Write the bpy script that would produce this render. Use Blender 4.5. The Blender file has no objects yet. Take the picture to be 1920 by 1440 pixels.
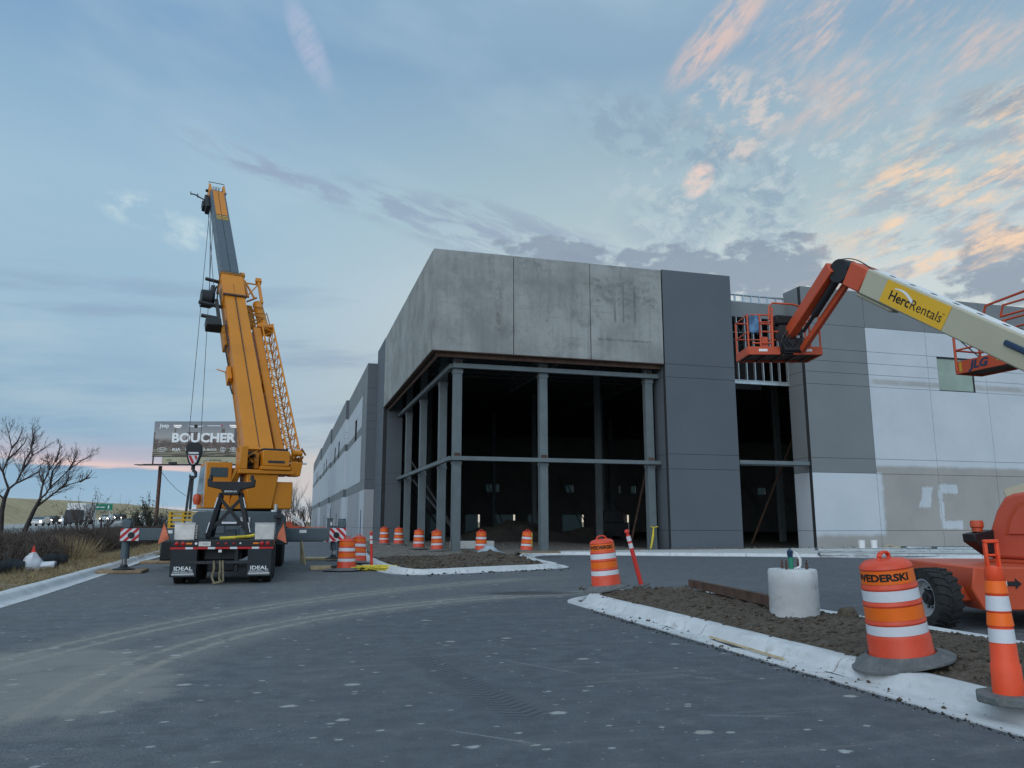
import bpy, bmesh, math, random
from mathutils import Vector, Matrix, noise as mnoise
R = math.radians
S = bpy.context.scene
C = S.collection
rnd = random.Random(7)

# ------------------------------------------------------------------ camera
cam = bpy.data.objects.new('camera', bpy.data.cameras.new('camera'))
C.objects.link(cam)
S.camera = cam
cam.data.sensor_width = 36
cam.data.lens = 1450 / 1920 * 36
cam.data.clip_start = 0.1
cam.data.clip_end = 6000
cam.location = (0, 0, 1.6)
cam.rotation_euler = (R(90 + 10.13), R(0.0), R(-15.97))

S.view_settings.view_transform = 'Standard'
S.view_settings.look = 'None'
S.view_settings.exposure = 0.0
S.view_settings.gamma = 1.0
S.view_settings.use_curve_mapping = False
S.cycles.max_bounces = 6
S.cycles.diffuse_bounces = 3
S.cycles.glossy_bounces = 3
S.cycles.transparent_max_bounces = 8
S.cycles.use_denoising = True
S.cycles.caustics_reflective = False
S.cycles.caustics_refractive = False


def srgb(r, g, b):
    f = lambda c: (c / 12.92 if c <= .04045 else ((c + .055) / 1.055) ** 2.4)
    return (f(r / 255), f(g / 255), f(b / 255), 1)


# ------------------------------------------------------------------ node helper
class NG:
    def __init__(s, nt):
        s.nt = nt
        s.n = nt.nodes

    def set(s, sock, v):
        if v is None:
            return
        if hasattr(v, 'is_output') or isinstance(v, bpy.types.NodeSocket):
            s.nt.links.new(v, sock)
        else:
            if sock.type == 'RGBA' and len(v) == 3:
                v = (*v, 1)
            sock.default_value = v

    def m(s, op, a, b=None, c=None, clamp=False):
        n = s.n.new('ShaderNodeMath')
        n.operation = op
        n.use_clamp = clamp
        s.set(n.inputs[0], a)
        s.set(n.inputs[1], b)
        s.set(n.inputs[2], c)
        return n.outputs[0]

    def add(s, a, b): return s.m('ADD', a, b)
    def sub(s, a, b): return s.m('SUBTRACT', a, b)
    def mul(s, a, b): return s.m('MULTIPLY', a, b)
    def mx(s, a, b): return s.m('MAXIMUM', a, b)
    def mn(s, a, b): return s.m('MINIMUM', a, b)

    def vm(s, op, a, b=None, scale=None):
        n = s.n.new('ShaderNodeVectorMath')
        n.operation = op
        s.set(n.inputs[0], a)
        s.set(n.inputs[1], b)
        if scale is not None:
            s.set(n.inputs[3], scale)
        return n.outputs['Value'] if op in ('LENGTH', 'DOT_PRODUCT', 'DISTANCE') else n.outputs[0]

    def xyz(s, v):
        n = s.n.new('ShaderNodeSeparateXYZ')
        s.set(n.inputs[0], v)
        return n.outputs

    def comb(s, x, y, z):
        n = s.n.new('ShaderNodeCombineXYZ')
        for i, v in enumerate((x, y, z)):
            s.set(n.inputs[i], v)
        return n.outputs[0]

    def noise(s, vec, scale=1, detail=4, rough=.5, dist=0, dim='3D', lac=2):
        n = s.n.new('ShaderNodeTexNoise')
        n.noise_dimensions = dim
        s.set(n.inputs['Vector'], vec)
        n.inputs['Scale'].default_value = scale
        n.inputs['Detail'].default_value = detail
        n.inputs['Roughness'].default_value = rough
        n.inputs['Lacunarity'].default_value = lac
        n.inputs['Distortion'].default_value = dist
        return n.outputs['Fac']

    def voro(s, vec, scale=1, feature='F1', out='Distance', rand=1):
        n = s.n.new('ShaderNodeTexVoronoi')
        n.feature = feature
        s.set(n.inputs['Vector'], vec)
        n.inputs['Scale'].default_value = scale
        n.inputs['Randomness'].default_value = rand
        return n.outputs[out]

    def mr(s, v, a, b, c=0., d=1., smooth=True):
        n = s.n.new('ShaderNodeMapRange')
        n.interpolation_type = 'SMOOTHSTEP' if smooth else 'LINEAR'
        s.set(n.inputs[0], v)
        for i, x in enumerate((a, b, c, d)):
            s.set(n.inputs[i + 1], x)
        return n.outputs[0]

    def mix(s, f, a, b, blend='MIX'):
        n = s.n.new('ShaderNodeMix')
        n.data_type = 'RGBA'
        n.blend_type = blend
        s.set(n.inputs[0], f)
        s.set(n.inputs[6], a)
        s.set(n.inputs[7], b)
        return n.outputs[2]

    def ramp(s, f, stops):
        n = s.n.new('ShaderNodeValToRGB')
        s.set(n.inputs[0], f)
        e = n.color_ramp.elements
        while len(e) < len(stops):
            e.new(0.5)
        for k, (p, c) in enumerate(stops):
            e[k].position = p
            e[k].color = c if len(c) == 4 else (*c, 1)
        return n.outputs[0]

    def mapping(s, v, loc=(0, 0, 0), rot=(0, 0, 0), scale=(1, 1, 1)):
        n = s.n.new('ShaderNodeMapping')
        s.set(n.inputs[0], v)
        n.inputs[1].default_value = loc
        n.inputs[2].default_value = rot
        n.inputs[3].default_value = scale
        return n.outputs[0]

    def blob(s, x, y, cx, cy, rx, ry, soft=1.0, rot=0):
        """soft elliptic patch: 1 inside, 0 outside"""
        dx, dy = s.sub(x, cx), s.sub(y, cy)
        if rot:
            c, sn = math.cos(R(rot)), math.sin(R(rot))
            dx, dy = s.add(s.mul(dx, c), s.mul(dy, sn)), s.sub(s.mul(dy, c), s.mul(dx, sn))
        q = s.add(s.m('POWER', s.mul(dx, 1 / rx), 2.), s.m('POWER', s.mul(dy, 1 / ry), 2.))
        return s.mr(q, 1 + soft, max(0., 1 - soft))


# ------------------------------------------------------------------ world: dusk sky with broken cloud
SUN_EL, SUN_AZ = 28.0, 218.0        # broad soft light from behind the camera
GLOW_AZ = 62.0                      # the evening glow over the roofs on the right
W = bpy.data.worlds.new('World')
S.world = W
W.use_nodes = True
g = NG(W.node_tree)
bg = W.node_tree.nodes['Background']
tc = g.n.new('ShaderNodeTexCoord')
D = g.vm('NORMALIZE', tc.outputs['Generated'])
d3 = g.xyz(D)
el = g.mul(g.m('ARCSINE', d3[2]), 57.2958)
az = g.mul(g.m('ARCTAN2', d3[0], d3[1]), 57.2958)          # degrees from +Y towards +X
az = g.sub(az, 15.97)                                        # 0 = straight ahead
az = g.sub(g.m('WRAP', az, 180., -180.), 0.)
sky = g.n.new('ShaderNodeTexSky')
sky.sky_type = 'NISHITA'
sky.sun_disc = False
sky.sun_elevation = R(SUN_EL)
sky.sun_rotation = R(SUN_AZ)
sky.dust_density = 1.5
nish = g.mix(1., sky.outputs[0], (0.055, 0.052, 0.050, 1), 'MULTIPLY')
elc = g.m('MAXIMUM', el, 0.)
t = g.mul(elc, 1 / 90)
# left (east) side and sunset side of the dome
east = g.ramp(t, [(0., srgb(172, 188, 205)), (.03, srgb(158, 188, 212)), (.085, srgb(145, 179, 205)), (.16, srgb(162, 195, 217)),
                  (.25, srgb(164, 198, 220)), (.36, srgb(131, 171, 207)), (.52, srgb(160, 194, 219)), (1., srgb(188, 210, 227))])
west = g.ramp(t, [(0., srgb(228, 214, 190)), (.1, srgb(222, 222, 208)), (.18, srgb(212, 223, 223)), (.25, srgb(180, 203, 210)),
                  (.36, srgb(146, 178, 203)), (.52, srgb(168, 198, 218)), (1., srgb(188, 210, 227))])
wf = g.mr(g.m('COSINE', g.mul(g.sub(az, GLOW_AZ - 28), 1 / 57.2958)), .48, .97)
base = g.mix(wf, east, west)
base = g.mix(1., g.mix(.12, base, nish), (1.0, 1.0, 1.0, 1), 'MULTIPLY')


def over(col, fac, c):
    return g.mix(fac, col, c)


def stv(theta, su, sv, loc=(0, 0)):
    """degrees space turned by theta and stretched: features su long, sv wide"""
    n = g.n.new('ShaderNodeMapping')
    n.vector_type = 'TEXTURE'
    g.set(n.inputs[0], AED)
    n.inputs[1].default_value = (loc[0], loc[1], 0)
    n.inputs[2].default_value = (0, 0, R(theta))
    n.inputs[3].default_value = (su, sv, 1)
    return n.outputs[0]


AED = g.comb(az, el, 0.)


def bar(x0, y0, x1, y1, w, soft=1.):
    """soft patch along the line from one az/el point to another"""
    cx, cy = (x0 + x1) / 2, (y0 + y1) / 2
    L = math.hypot(x1 - x0, y1 - y0) / 2
    return g.blob(az, el, cx, cy, L + w * .6, w, soft, rot=math.degrees(math.atan2(y1 - y0, x1 - x0)))


def mxs(*a):
    r = a[0]
    for b in a[1:]:
        r = g.mx(r, b)
    return r


# broad soft veils
veil = g.noise(stv(-12, 22, 8), 1.0, 4, .55)
base = over(base, g.mul(g.mr(veil, .45, .72), .30), srgb(186, 206, 219))
low = g.noise(stv(4, 26, 3.6, (3, 1)), 1., 5, .55)
leftlow = g.mul(g.mr(el, 21, 12), g.mr(az, 0, -8))
base = over(base, g.mul(g.mul(g.mr(low, .50, .66), leftlow), .55), srgb(178, 200, 212))
base = over(base, g.mul(g.mul(g.mr(low, .48, .36), leftlow), .55), srgb(136, 158, 186))
# small pale puffs on the left
puff = g.noise(stv(-12, 2.4, 1.5), 1., 6, .6)
base = over(base, g.mul(g.mul(g.mr(puff, .40, .62), g.mx(g.blob(az, el, -27.0, 20.6, 2.2, 1.0, 1.), g.blob(az, el, -23.6, 19.5, 1.7, 1.0, 1.))), .75), srgb(196, 217, 224))
# diagonal grey wisps running down to the box-shaped corner
wn = g.noise(stv(-17, 5.0, 1.15), 1., 8, .64, .4)
wm = mxs(bar(-24, 25.7, -14, 23.6, .8), bar(-16, 23.9, -5, 22.2, 1.2), bar(-9, 22.7, 7, 19.4, 1.9))
base = over(base, g.mul(g.mul(g.mr(wn, .40, .60), wm), .72), srgb(146, 163, 188))
# grey altocumulus stepping down the middle right
an = g.noise(stv(-30, 2.6, 1.7), 1., 9, .66, .3)
am = mxs(g.mul(bar(6.5, 29.2, 13.5, 27.2, 2.2), .9), bar(12, 27.5, 19, 24, 1.7), g.mul(bar(18, 25, 19.5, 20.5, 2.6), .9), g.mul(g.blob(az, el, 15, 21.5, 6, 2.2, 1.), .7))
base = over(base, g.mul(g.mul(g.mr(an, .40, .58), am), .84), srgb(143, 167, 187))
mk = g.noise(stv(20, 2.4, 1.3, (4, 2)), 1., 8, .66, .2)
base = over(base, g.mul(g.mul(g.mr(mk, .50, .64), g.blob(az, el, 21, 22.5, 12, 6.5, .95)), .42), srgb(208, 216, 218))
# grey lumps over the roof line
bn = g.noise(stv(-6, 2.6, 1.5, (1, 5)), 1., 9, .60, .15)
bm = mxs(bar(0, 20.3, 8, 19.3, 1.0), bar(8, 18.9, 19, 16.8, 1.7), bar(17, 16.6, 25, 15.6, 1.7), g.blob(az, el, 35, 15.6, 4.5, 2.6, .9), g.mul(g.blob(az, el, 19.5, 18.6, 4, 1.4, 1.), .9))
base = over(base, g.mul(g.mul(g.mr(g.add(g.mul(bm, .32), bn), .62, .76), g.mr(bm, .02, .30)), .85), srgb(140, 155, 173))
# pink cirrus, upper right
cn = g.add(g.mul(g.noise(stv(24, 9, 2.2), 1., 7, .60, .3), .6), g.mul(g.noise(stv(30, 1.8, .40), 1., 6, .62), .4))
c2 = g.add(g.mul(g.noise(stv(36, 4, 1.1, (2, 9)), 1., 6, .6, .3), .6), g.mul(g.noise(stv(40, 1.2, .3), 1., 6, .62), .4))
base = over(base, g.mul(g.mul(g.mr(c2, .36, .60), bar(13.6, 31.4, 19.6, 35.4, 1.25)), .80), srgb(226, 198, 188))
cm = mxs(g.blob(az, el, 28, 31.2, 9.5, 4.2, .85, rot=-12), bar(20.6, 26.1, 30, 28.2, 1.3), g.mul(bar(32, 26.5, 37, 29.0, 1.2), .8))
brk2 = g.mr(g.noise(stv(22, 5.5, 2.6, (1, 4)), 1., 5, .6), .34, .60)
base = over(base, g.mul(g.mul(g.mul(g.mr(cn, .40, .66), brk2), cm), .85), srgb(220, 197, 188))
base = over(base, g.mul(g.mul(mxs(g.blob(az, el, 16.4, 29.7, 2.4, 1.4, 1., rot=20), g.blob(az, el, 19.4, 28.2, 3.0, 1.6, 1., rot=30), g.blob(az, el, 17.4, 26.4, 1.8, 1.4, 1.)), g.mr(mk, .42, .62)), .75), srgb(216, 204, 199))
base = over(base, g.mul(g.mul(g.blob(az, el, 14.4, 24.2, 1.15, .85, 1., rot=40), g.mr(mk, .36, .60)), .9), srgb(240, 212, 200))
base = over(base, g.mul(bar(-17.4, 34.6, -15.0, 31.0, .9), g.mul(g.mr(c2, .3, .6), .55)), srgb(188, 194, 216))
# peach streaks low on the right, with grey between
pn = g.add(g.mul(g.noise(stv(13, 7.5, 1.7), 1., 7, .60, .3), .62), g.mul(g.noise(stv(18, 1.5, .42), 1., 6, .62), .38))
pg = g.noise(stv(12, 3.6, 1.2, (3, 8)), 1., 8, .64, .2)
pmk = mxs(g.blob(az, el, 33.5, 21.8, 9.5, 4.0, .85, rot=10), g.blob(az, el, 31, 17.4, 9, 1.8, .9, rot=8))
base = over(base, g.mul(g.mul(g.mr(pg, .46, .60), pmk), .72), srgb(162, 174, 188))
brk = g.mr(g.noise(stv(10, 3.4, 2.4, (7, 3)), 1., 5, .6), .36, .58)
base = over(base, g.mul(g.mul(g.mul(g.mr(pn, .43, .60), brk), pmk), .95), srgb(246, 214, 184))
base = over(base, g.mul(g.mul(g.mr(pg, .40, .56), bar(32, 25.9, 38, 25.6, .9)), .7), srgb(144, 160, 176))
# pale pink bars above the eastern horizon
hb = g.noise(stv(0, 9, .7), 1., 6, .6)
elp = g.add(g.add(el, g.mul(g.add(az, 30.), .03)), g.mul(g.sub(hb, .5), .9))
leftm = g.mul(g.mr(az, -15, -24), g.mr(az, -80, -45))
b1 = g.mul(g.mr(elp, 3.55, 3.80), g.mr(elp, 6.0, 4.1))
base = over(base, g.mul(g.mul(b1, leftm), .55), srgb(212, 196, 204))
b1b = g.mul(g.mr(elp, 3.52, 3.68), g.mr(elp, 4.3, 3.72))
base = over(base, g.mul(g.mul(b1b, leftm), g.mr(hb, .35, .6, .25, .8)), srgb(240, 208, 200))
dk_ = g.mul(g.mr(elp, 3.6, 3.4), g.mr(elp, .9, 1.6))
base = over(base, g.mul(g.mul(dk_, leftm), .6), srgb(140, 178, 205))
b2 = g.mul(g.mr(elp, .2, .6), g.mr(elp, 1.35, .85))
base = over(base, g.mul(g.mul(b2, g.mr(az, -12, -22)), g.mr(hb, .3, .6, .2, .85)), srgb(236, 206, 200))
warm = g.blob(az, el, -12.5, 3.6, 7, 2.2, 1.)
base = over(base, g.mul(g.mul(warm, g.mr(low, .35, .6)), .45), srgb(238, 208, 192))
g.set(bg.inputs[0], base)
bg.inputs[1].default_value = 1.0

# one weak, very soft sun: veiled light that casts no clear shadow
sl = bpy.data.lights.new('sun', 'SUN')
sl.energy = 1.45
sl.angle = R(75)
sl.color = (.93, .97, 1.0)
sun = bpy.data.objects.new('sun', sl)
C.objects.link(sun)
sa, se = R(SUN_AZ), R(SUN_EL)
sd = Vector((math.sin(sa) * math.cos(se), math.cos(sa) * math.cos(se), math.sin(se)))
sun.rotation_euler = sd.to_track_quat('Z', 'Y').to_euler()
sun.location = (60, 60, 60)
W.cycles.sampling_method = 'MANUAL'
W.cycles.sample_map_resolution = 256


# ------------------------------------------------------------------ mesh helper
def frame(origin, fwd, up=(0, 0, 1)):
    """matrix: local y along fwd, x to the right, z up"""
    y = Vector(fwd).normalized()
    x = y.cross(Vector(up)).normalized()
    z = x.cross(y)
    m = Matrix((x, y, z)).transposed().to_4x4()
    m.translation = Vector(origin)
    return m


def pix(px, py, depth):
    """point seen at a pixel of the 1920-wide photograph, this far along the view axis"""
    v = Vector(((px - 960) / 1450, -(py - 720) / 1450, -1)) * depth
    return Vector((0, 0, 1.6)) + (Matrix.Rotation(R(-15.97), 3, 'Z') @ Matrix.Rotation(R(100.13), 3, 'X')) @ v


class MB:
    def __init__(s, xf=None):
        s.v, s.f, s.m, s.xf = [], [], [], xf

    def _add(s, vs, fs, m=0):
        o = len(s.v)
        if s.xf is not None:
            vs = [s.xf @ Vector(v) for v in vs]
        s.v += [tuple(v) for v in vs]
        for f in fs:
            s.f.append(tuple(i + o for i in f))
            s.m.append(m)
        return s

    BF = ((0, 3, 2, 1), (4, 5, 6, 7), (0, 1, 5, 4), (1, 2, 6, 5), (2, 3, 7, 6), (3, 0, 4, 7))

    def box(s, x0, x1, y0, y1, z0, z1, m=0):
        return s._add([(x0, y0, z0), (x1, y0, z0), (x1, y1, z0), (x0, y1, z0), (x0, y0, z1), (x1, y0, z1), (x1, y1, z1), (x0, y1, z1)], s.BF, m)

    def hexa(s, eight, m=0):
        return s._add(eight, s.BF, m)

    def beam(s, p, q, w, h, m=0, up=(0, 0, 1), w2=None, h2=None):
        p, q = Vector(p), Vector(q)
        y = (q - p).normalized()
        up = Vector(up)
        if abs(y.dot(up)) > .98:
            up = Vector((0, 1, 0))
        x = y.cross(up).normalized()
        z = x.cross(y)
        vs = []
        for c, ww, hh in ((p, w, h), (q, w2 or w, h2 or h)):
            for a, b in ((-1, -1), (1, -1), (1, 1), (-1, 1)):
                vs.append(c + x * (a * ww / 2) + z * (b * hh / 2))
        return s._add(vs, ((0, 1, 2, 3), (7, 6, 5, 4), (0, 4, 5, 1), (1, 5, 6, 2), (2, 6, 7, 3), (3, 7, 4, 0)), m)

    def tube(s, pts, r, n=8, m=0, caps=True):
        pts = [Vector(p) for p in pts]
        rs = r if isinstance(r, (list, tuple)) else [r] * len(pts)
        vs, fs = [], []
        prev = None
        for i, p in enumerate(pts):
            t_ = (pts[min(i + 1, len(pts) - 1)] - pts[max(i - 1, 0)]).normalized()
            if prev is None:
                a = Vector((0, 0, 1)) if abs(t_.z) < .9 else Vector((1, 0, 0))
                u = t_.cross(a).normalized()
            else:
                u = (prev - t_ * prev.dot(t_)).normalized()
            prev = u
            w = t_.cross(u)
            for k in range(n):
                an = 2 * math.pi * k / n
                vs.append(p + (u * math.cos(an) + w * math.sin(an)) * rs[i])
        for i in range(len(pts) - 1):
            for k in range(n):
                a, b = i * n + k, i * n + (k + 1) % n
                fs.append((a, b, b + n, a + n))
        if caps:
            fs.append(tuple(range(n - 1, -1, -1)))
            fs.append(tuple(range((len(pts) - 1) * n, len(pts) * n)))
        return s._add(vs, fs, m)

    def lathe(s, prof, n=24, m=0, mat=None, cap0=True, cap1=True):
        """prof: (r, z) or (r, z, material) from bottom up, about local z, mat = placing matrix"""
        vs, mat = [], mat or Matrix()
        for p in prof:
            for k in range(n):
                an = 2 * math.pi * k / n
                vs.append(mat @ Vector((p[0] * math.cos(an), p[0] * math.sin(an), p[1])))
        s._o = len(s.v)
        for i in range(len(prof) - 1):
            mm = prof[i][2] if len(prof[i]) > 2 else m
            fs = []
            for k in range(n):
                a, b = i * n + k, i * n + (k + 1) % n
                fs.append((a, b, b + n, a + n))
            if i == 0:
                s._add(vs, fs, mm)
            else:
                for f in fs:
                    s.f.append(tuple(j + s._o for j in f))
                    s.m.append(mm)
        if cap0:
            s.f.append(tuple(j + s._o for j in range(n - 1, -1, -1)))
            s.m.append(prof[0][2] if len(prof[0]) > 2 else m)
        if cap1:
            s.f.append(tuple(j + s._o for j in range((len(prof) - 1) * n, len(prof) * n)))
            s.m.append(prof[-2][2] if len(prof[-2]) > 2 else m)
        return s

    def prism(s, poly, a, b, m=0, axis='z'):
        """polygon extruded from a to b along an axis (poly in the two other axes, in order)"""
        def pt(p, h):
            return {'z': (p[0], p[1], h), 'y': (p[0], h, p[1]), 'x': (h, p[0], p[1])}[axis]
        n = len(poly)
        vs = [pt(p, a) for p in poly] + [pt(p, b) for p in poly]
        fs = [tuple(range(n)), tuple(range(2 * n - 1, n - 1, -1))]
        for i in range(n):
            j = (i + 1) % n
            fs.append((i, i + n, j + n, j))
        return s._add(vs, fs, m)

    def quad(s, a, b, c, d, m=0):
        return s._add([a, b, c, d], ((0, 1, 2, 3),), m)

    def tri(s, a, b, c, m=0):
        return s._add([a, b, c], ((0, 1, 2),), m)

    def build(s, name, mats, parent=None, loc=None, rotz=0., bevel=0., smooth=40, seg=1, fix=True, world=None):
        me = bpy.data.meshes.new(name)
        me.from_pydata(s.v, [], s.f)
        if not isinstance(mats, (list, tuple)):
            mats = [mats]
        for x in mats:
            me.materials.append(x)
        me.polygons.foreach_set('material_index', s.m)
        if fix:
            bm = bmesh.new()
            bm.from_mesh(me)
            bmesh.ops.recalc_face_normals(bm, faces=bm.faces)
            bm.to_mesh(me)
            bm.free()
        if smooth:
            me.polygons.foreach_set('use_smooth', [True] * len(me.polygons))
            me.set_sharp_from_angle(angle=R(smooth))
        me.update()
        o = bpy.data.objects.new(name, me)
        C.objects.link(o)
        if parent is not None:
            o.parent = parent
            if world:                       # vertices were given in world coordinates
                o.matrix_parent_inverse = world
        if loc:
            o.location = loc
        if rotz:
            o.rotation_euler = (0, 0, rotz)
        if bevel:
            b = o.modifiers.new('bevel', 'BEVEL')
            b.width = bevel
            b.segments = seg
            b.limit_method = 'ANGLE'
            b.angle_limit = R(40)
        return o


def tag(o, label=None, cat=None, group=None, kind=None):
    if label: o['label'] = label
    if cat: o['category'] = cat
    if group: o['group'] = group
    if kind: o['kind'] = kind
    return o


def thing(name, label=None, cat=None, loc=(0, 0, 0), rot=(0, 0, 0), group=None, kind=None):
    o = bpy.data.objects.new(name, None)
    o.empty_display_size = .3
    o.location = loc
    o.rotation_euler = rot
    C.objects.link(o)
    return tag(o, label, cat, group, kind)


def inv(o):
    """parent inverse for parts whose vertices are in world coordinates"""
    m = Matrix.Translation(o.location) @ o.rotation_euler.to_matrix().to_4x4()
    return m.inverted()


def copy_tree(o, parent=None):
    c = o.copy()
    C.objects.link(c)
    if parent is not None:
        c.parent = parent
    for ch in list(o.children):
        copy_tree(ch, c)
    return c


def text_mesh(txt, size, bold=False, shear=0., extrude=0.0, align='CENTER', space=1.0, offset=0., sx=1.0):
    cu = bpy.data.curves.new('lettering', 'FONT')
    cu.body = txt
    cu.size = size
    cu.align_x = align
    cu.align_y = 'CENTER'
    cu.shear = shear
    cu.extrude = extrude
    cu.space_character = space
    cu.resolution_u = 3
    cu.offset = offset if offset else (0.02 * size if bold else 0)
    to = bpy.data.objects.new('lettering', cu)
    C.objects.link(to)
    bpy.context.view_layer.update()
    me = bpy.data.meshes.new_from_object(to.evaluated_get(bpy.context.evaluated_depsgraph_get()))
    bpy.data.objects.remove(to)
    bpy.data.curves.remove(cu)
    if sx != 1.0:
        for v in me.vertices:
            v.co.x *= sx
    return me


def letters(txt, size, mat, parent, M, world=None, name='lettering', **kw):
    """flat lettering: M places its x (reading), y (up) plane"""
    me = text_mesh(txt, size, **kw)
    me.transform(M)
    me.materials.clear()
    me.materials.append(mat)
    me.name = name
    o = bpy.data.objects.new(name, me)
    C.objects.link(o)
    o.parent = parent
    if world:
        o.matrix_parent_inverse = world
    return o


def plane_m(origin, xdir, ydir):
    x = Vector(xdir).normalized()
    y = Vector(ydir)
    y = (y - x * y.dot(x)).normalized()
    m = Matrix((x, y, x.cross(y))).transposed().to_4x4()
    m.translation = Vector(origin)
    return m


# ------------------------------------------------------------------ materials
def newmat(name):
    m = bpy.data.materials.new(name)
    m.use_nodes = True
    b = m.node_tree.nodes['Principled BSDF']
    return m, NG(m.node_tree), b


def pm(name, col, rough=.6, metal=0., var=.14, scale=1.2, bump=0., bscale=40, dirt=0., dirtcol=(.16, .14, .12), spec=.4, wcoord=True, emit=None, streak=0.):
    """weathered surface: broad tonal drift, fine grain, dust in patches"""
    m, g, b = newmat(name)
    if wcoord:
        co = g.n.new('ShaderNodeNewGeometry').outputs['Position']
    else:
        co = g.n.new('ShaderNodeTexCoord').outputs['Object']
    n1 = g.noise(co, scale, 5, .6)
    c = g.mix(1., (*col[:3], 1), g.comb(*[g.mr(n1, .25, .75, 1 - var, 1 + var)] * 3), 'MULTIPLY')
    if streak:
        sn = g.noise(g.mapping(co, scale=(7, 7, .5)), 1.0, 4, .6)
        c = g.mix(g.mul(g.mr(sn, .5, .78), streak), c, (*[x * .55 for x in col[:3]], 1))
    if dirt:
        n2 = g.noise(co, scale * 3.1, 7, .68)
        c = g.mix(g.mul(g.mr(n2, .48, .72), dirt), c, (*dirtcol, 1))
        g.set(b.inputs['Roughness'], g.add(rough, g.mul(g.mr(n2, .48, .72), .25)))
    else:
        n3 = g.noise(co, scale * 4, 3, .6)
        g.set(b.inputs['Roughness'], g.mr(n3, .3, .7, max(.05, rough - .08), min(1, rough + .08)))
    g.set(b.inputs['Base Color'], c)
    b.inputs['Metallic'].default_value = metal
    b.inputs['Specular IOR Level'].default_value = spec
    if emit:
        b.inputs['Emission Color'].default_value = (*emit[:3], 1)
        b.inputs['Emission Strength'].default_value = emit[3]
    if bump:
        bn = g.n.new('ShaderNodeBump')
        bn.inputs['Strength'].default_value = bump
        bn.inputs['Distance'].default_value = .02
        g.set(bn.inputs['Height'], g.noise(co, bscale, 5, .65))
        g.set(b.inputs['Normal'], bn.outputs[0])
    return m


M = {}
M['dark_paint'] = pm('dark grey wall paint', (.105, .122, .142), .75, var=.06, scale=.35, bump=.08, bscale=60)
M['mid_paint'] = pm('mid grey wall paint', (.190, .208, .218), .75, var=.06, scale=.35, bump=.08, bscale=60)
M['white_paint'] = pm('pale grey wall paint', (.46, .50, .545), .75, var=.05, scale=.35, bump=.08, bscale=60)
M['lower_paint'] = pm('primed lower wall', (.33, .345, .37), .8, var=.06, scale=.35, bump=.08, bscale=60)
M['joint'] = pm('joint sealant', (.03, .033, .036), .8)
M['steel'] = pm('grey primed steel', (.135, .165, .178), .6, var=.12, scale=1.3, dirt=.15, dirtcol=(.22, .16, .12))
M['galv'] = pm('galvanised steel', (.62, .66, .68), .35, .75, var=.15, scale=2)
M['dark_steel'] = pm('dark steel', (.03, .033, .038), .6, var=.2, scale=2, dirt=.2)
M['rust'] = pm('rusty steel', (.10, .058, .042), .85, var=.35, scale=3, bump=.3)
M['orange_crane'] = pm('crane yellow orange', (.60, .208, .005), .46, var=.07, scale=.5, dirt=.08, dirtcol=(.3, .2, .1), spec=.5)
M['orange_dark'] = pm('crane orange machinery', (.40, .16, .012), .55, var=.25, scale=4, dirt=.35, dirtcol=(.05, .035, .02))
M['crane_grey'] = pm('crane slate grey', (.085, .112, .13), .5, var=.10, scale=.8, dirt=.12)
M['boom_grey'] = pm('telescope section grey', (.075, .10, .125), .45, var=.10, scale=.8)
M['carrier_black'] = pm('black carrier paint', (.014, .017, .021), .5, var=.25, scale=1.5, dirt=.22, dirtcol=(.07, .065, .06))
M['rubber'] = pm('rubber', (.018, .019, .02), .8, var=.25, scale=3, dirt=.4, dirtcol=(.075, .07, .065), bump=.2)
M['mudflap'] = pm('rubber mud flap', (.022, .028, .034), .7, var=.2, scale=2, dirt=.25, dirtcol=(.08, .08, .08), streak=.2)
M['chrome'] = pm('bright steel rod', (.62, .64, .66), .2, 1.)
M['alu'] = pm('aluminium sheet', (.62, .60, .58), .34, .8, var=.14, scale=2.5, dirt=.1, dirtcol=(.3, .27, .25))
M['glass'] = pm('cab glass', (.03, .045, .05), .06, 0, var=.1, spec=.8)
M['white_tape'] = pm('white reflective sheeting', (.68, .69, .73), .4, var=.04, dirt=.12, dirtcol=(.4, .38, .36), scale=3)
M['red_tape'] = pm('red reflective sheeting', (.50, .018, .022), .4, var=.08)
M['white'] = pm('white enamel', (.78, .78, .78), .4, var=.04)
M['letter_white'] = pm('white lettering', (.80, .82, .84), .6, var=.03)
M['letter_black'] = pm('black lettering', (.012, .012, .013), .6, var=.03)
M['red_lamp'] = pm('red lamp lens', (.40, .012, .012), .25, var=.1)
M['amber_lamp'] = pm('amber lamp lens', (.75, .20, .02), .25, var=.1)
M['timber'] = pm('weathered timber', (.30, .21, .13), .85, var=.3, scale=4, dirt=.35, dirtcol=(.10, .08, .06), bump=.3, bscale=25)
M['fresh_timber'] = pm('sawn timber', (.52, .40, .24), .8, var=.2, scale=5, dirt=.15, bump=.2)
M['yellow'] = pm('yellow painted steel', (.62, .37, .03), .6, var=.15, scale=3, dirt=.25)
M['flag'] = pm('orange vinyl flag', (.62, .17, .09), .75, var=.16, scale=3, dirt=.2, dirtcol=(.45, .25, .18))
M['strap'] = pm('dirty webbing', (.20, .17, .11), .9, var=.25, scale=8)
M['rope'] = pm('wire rope', (.07, .075, .08), .5, .3)
M['drum_orange'] = pm('drum orange plastic', (.70, .068, .026), .42, var=.10, scale=2.5, dirt=.16, dirtcol=(.42, .12, .07), spec=.5)
M['tape_orange'] = pm('orange reflective band', (.86, .155, .012), .38, var=.08, scale=3, dirt=.1, dirtcol=(.5, .15, .05))
M['cone_orange'] = pm('cone orange plastic', (.86, .085, .025), .45, var=.07, scale=3, dirt=.1, dirtcol=(.5, .12, .07))
M['tape_hot'] = pm('fluorescent orange band', (1.0, .16, .015), .4, var=.03)
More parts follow.
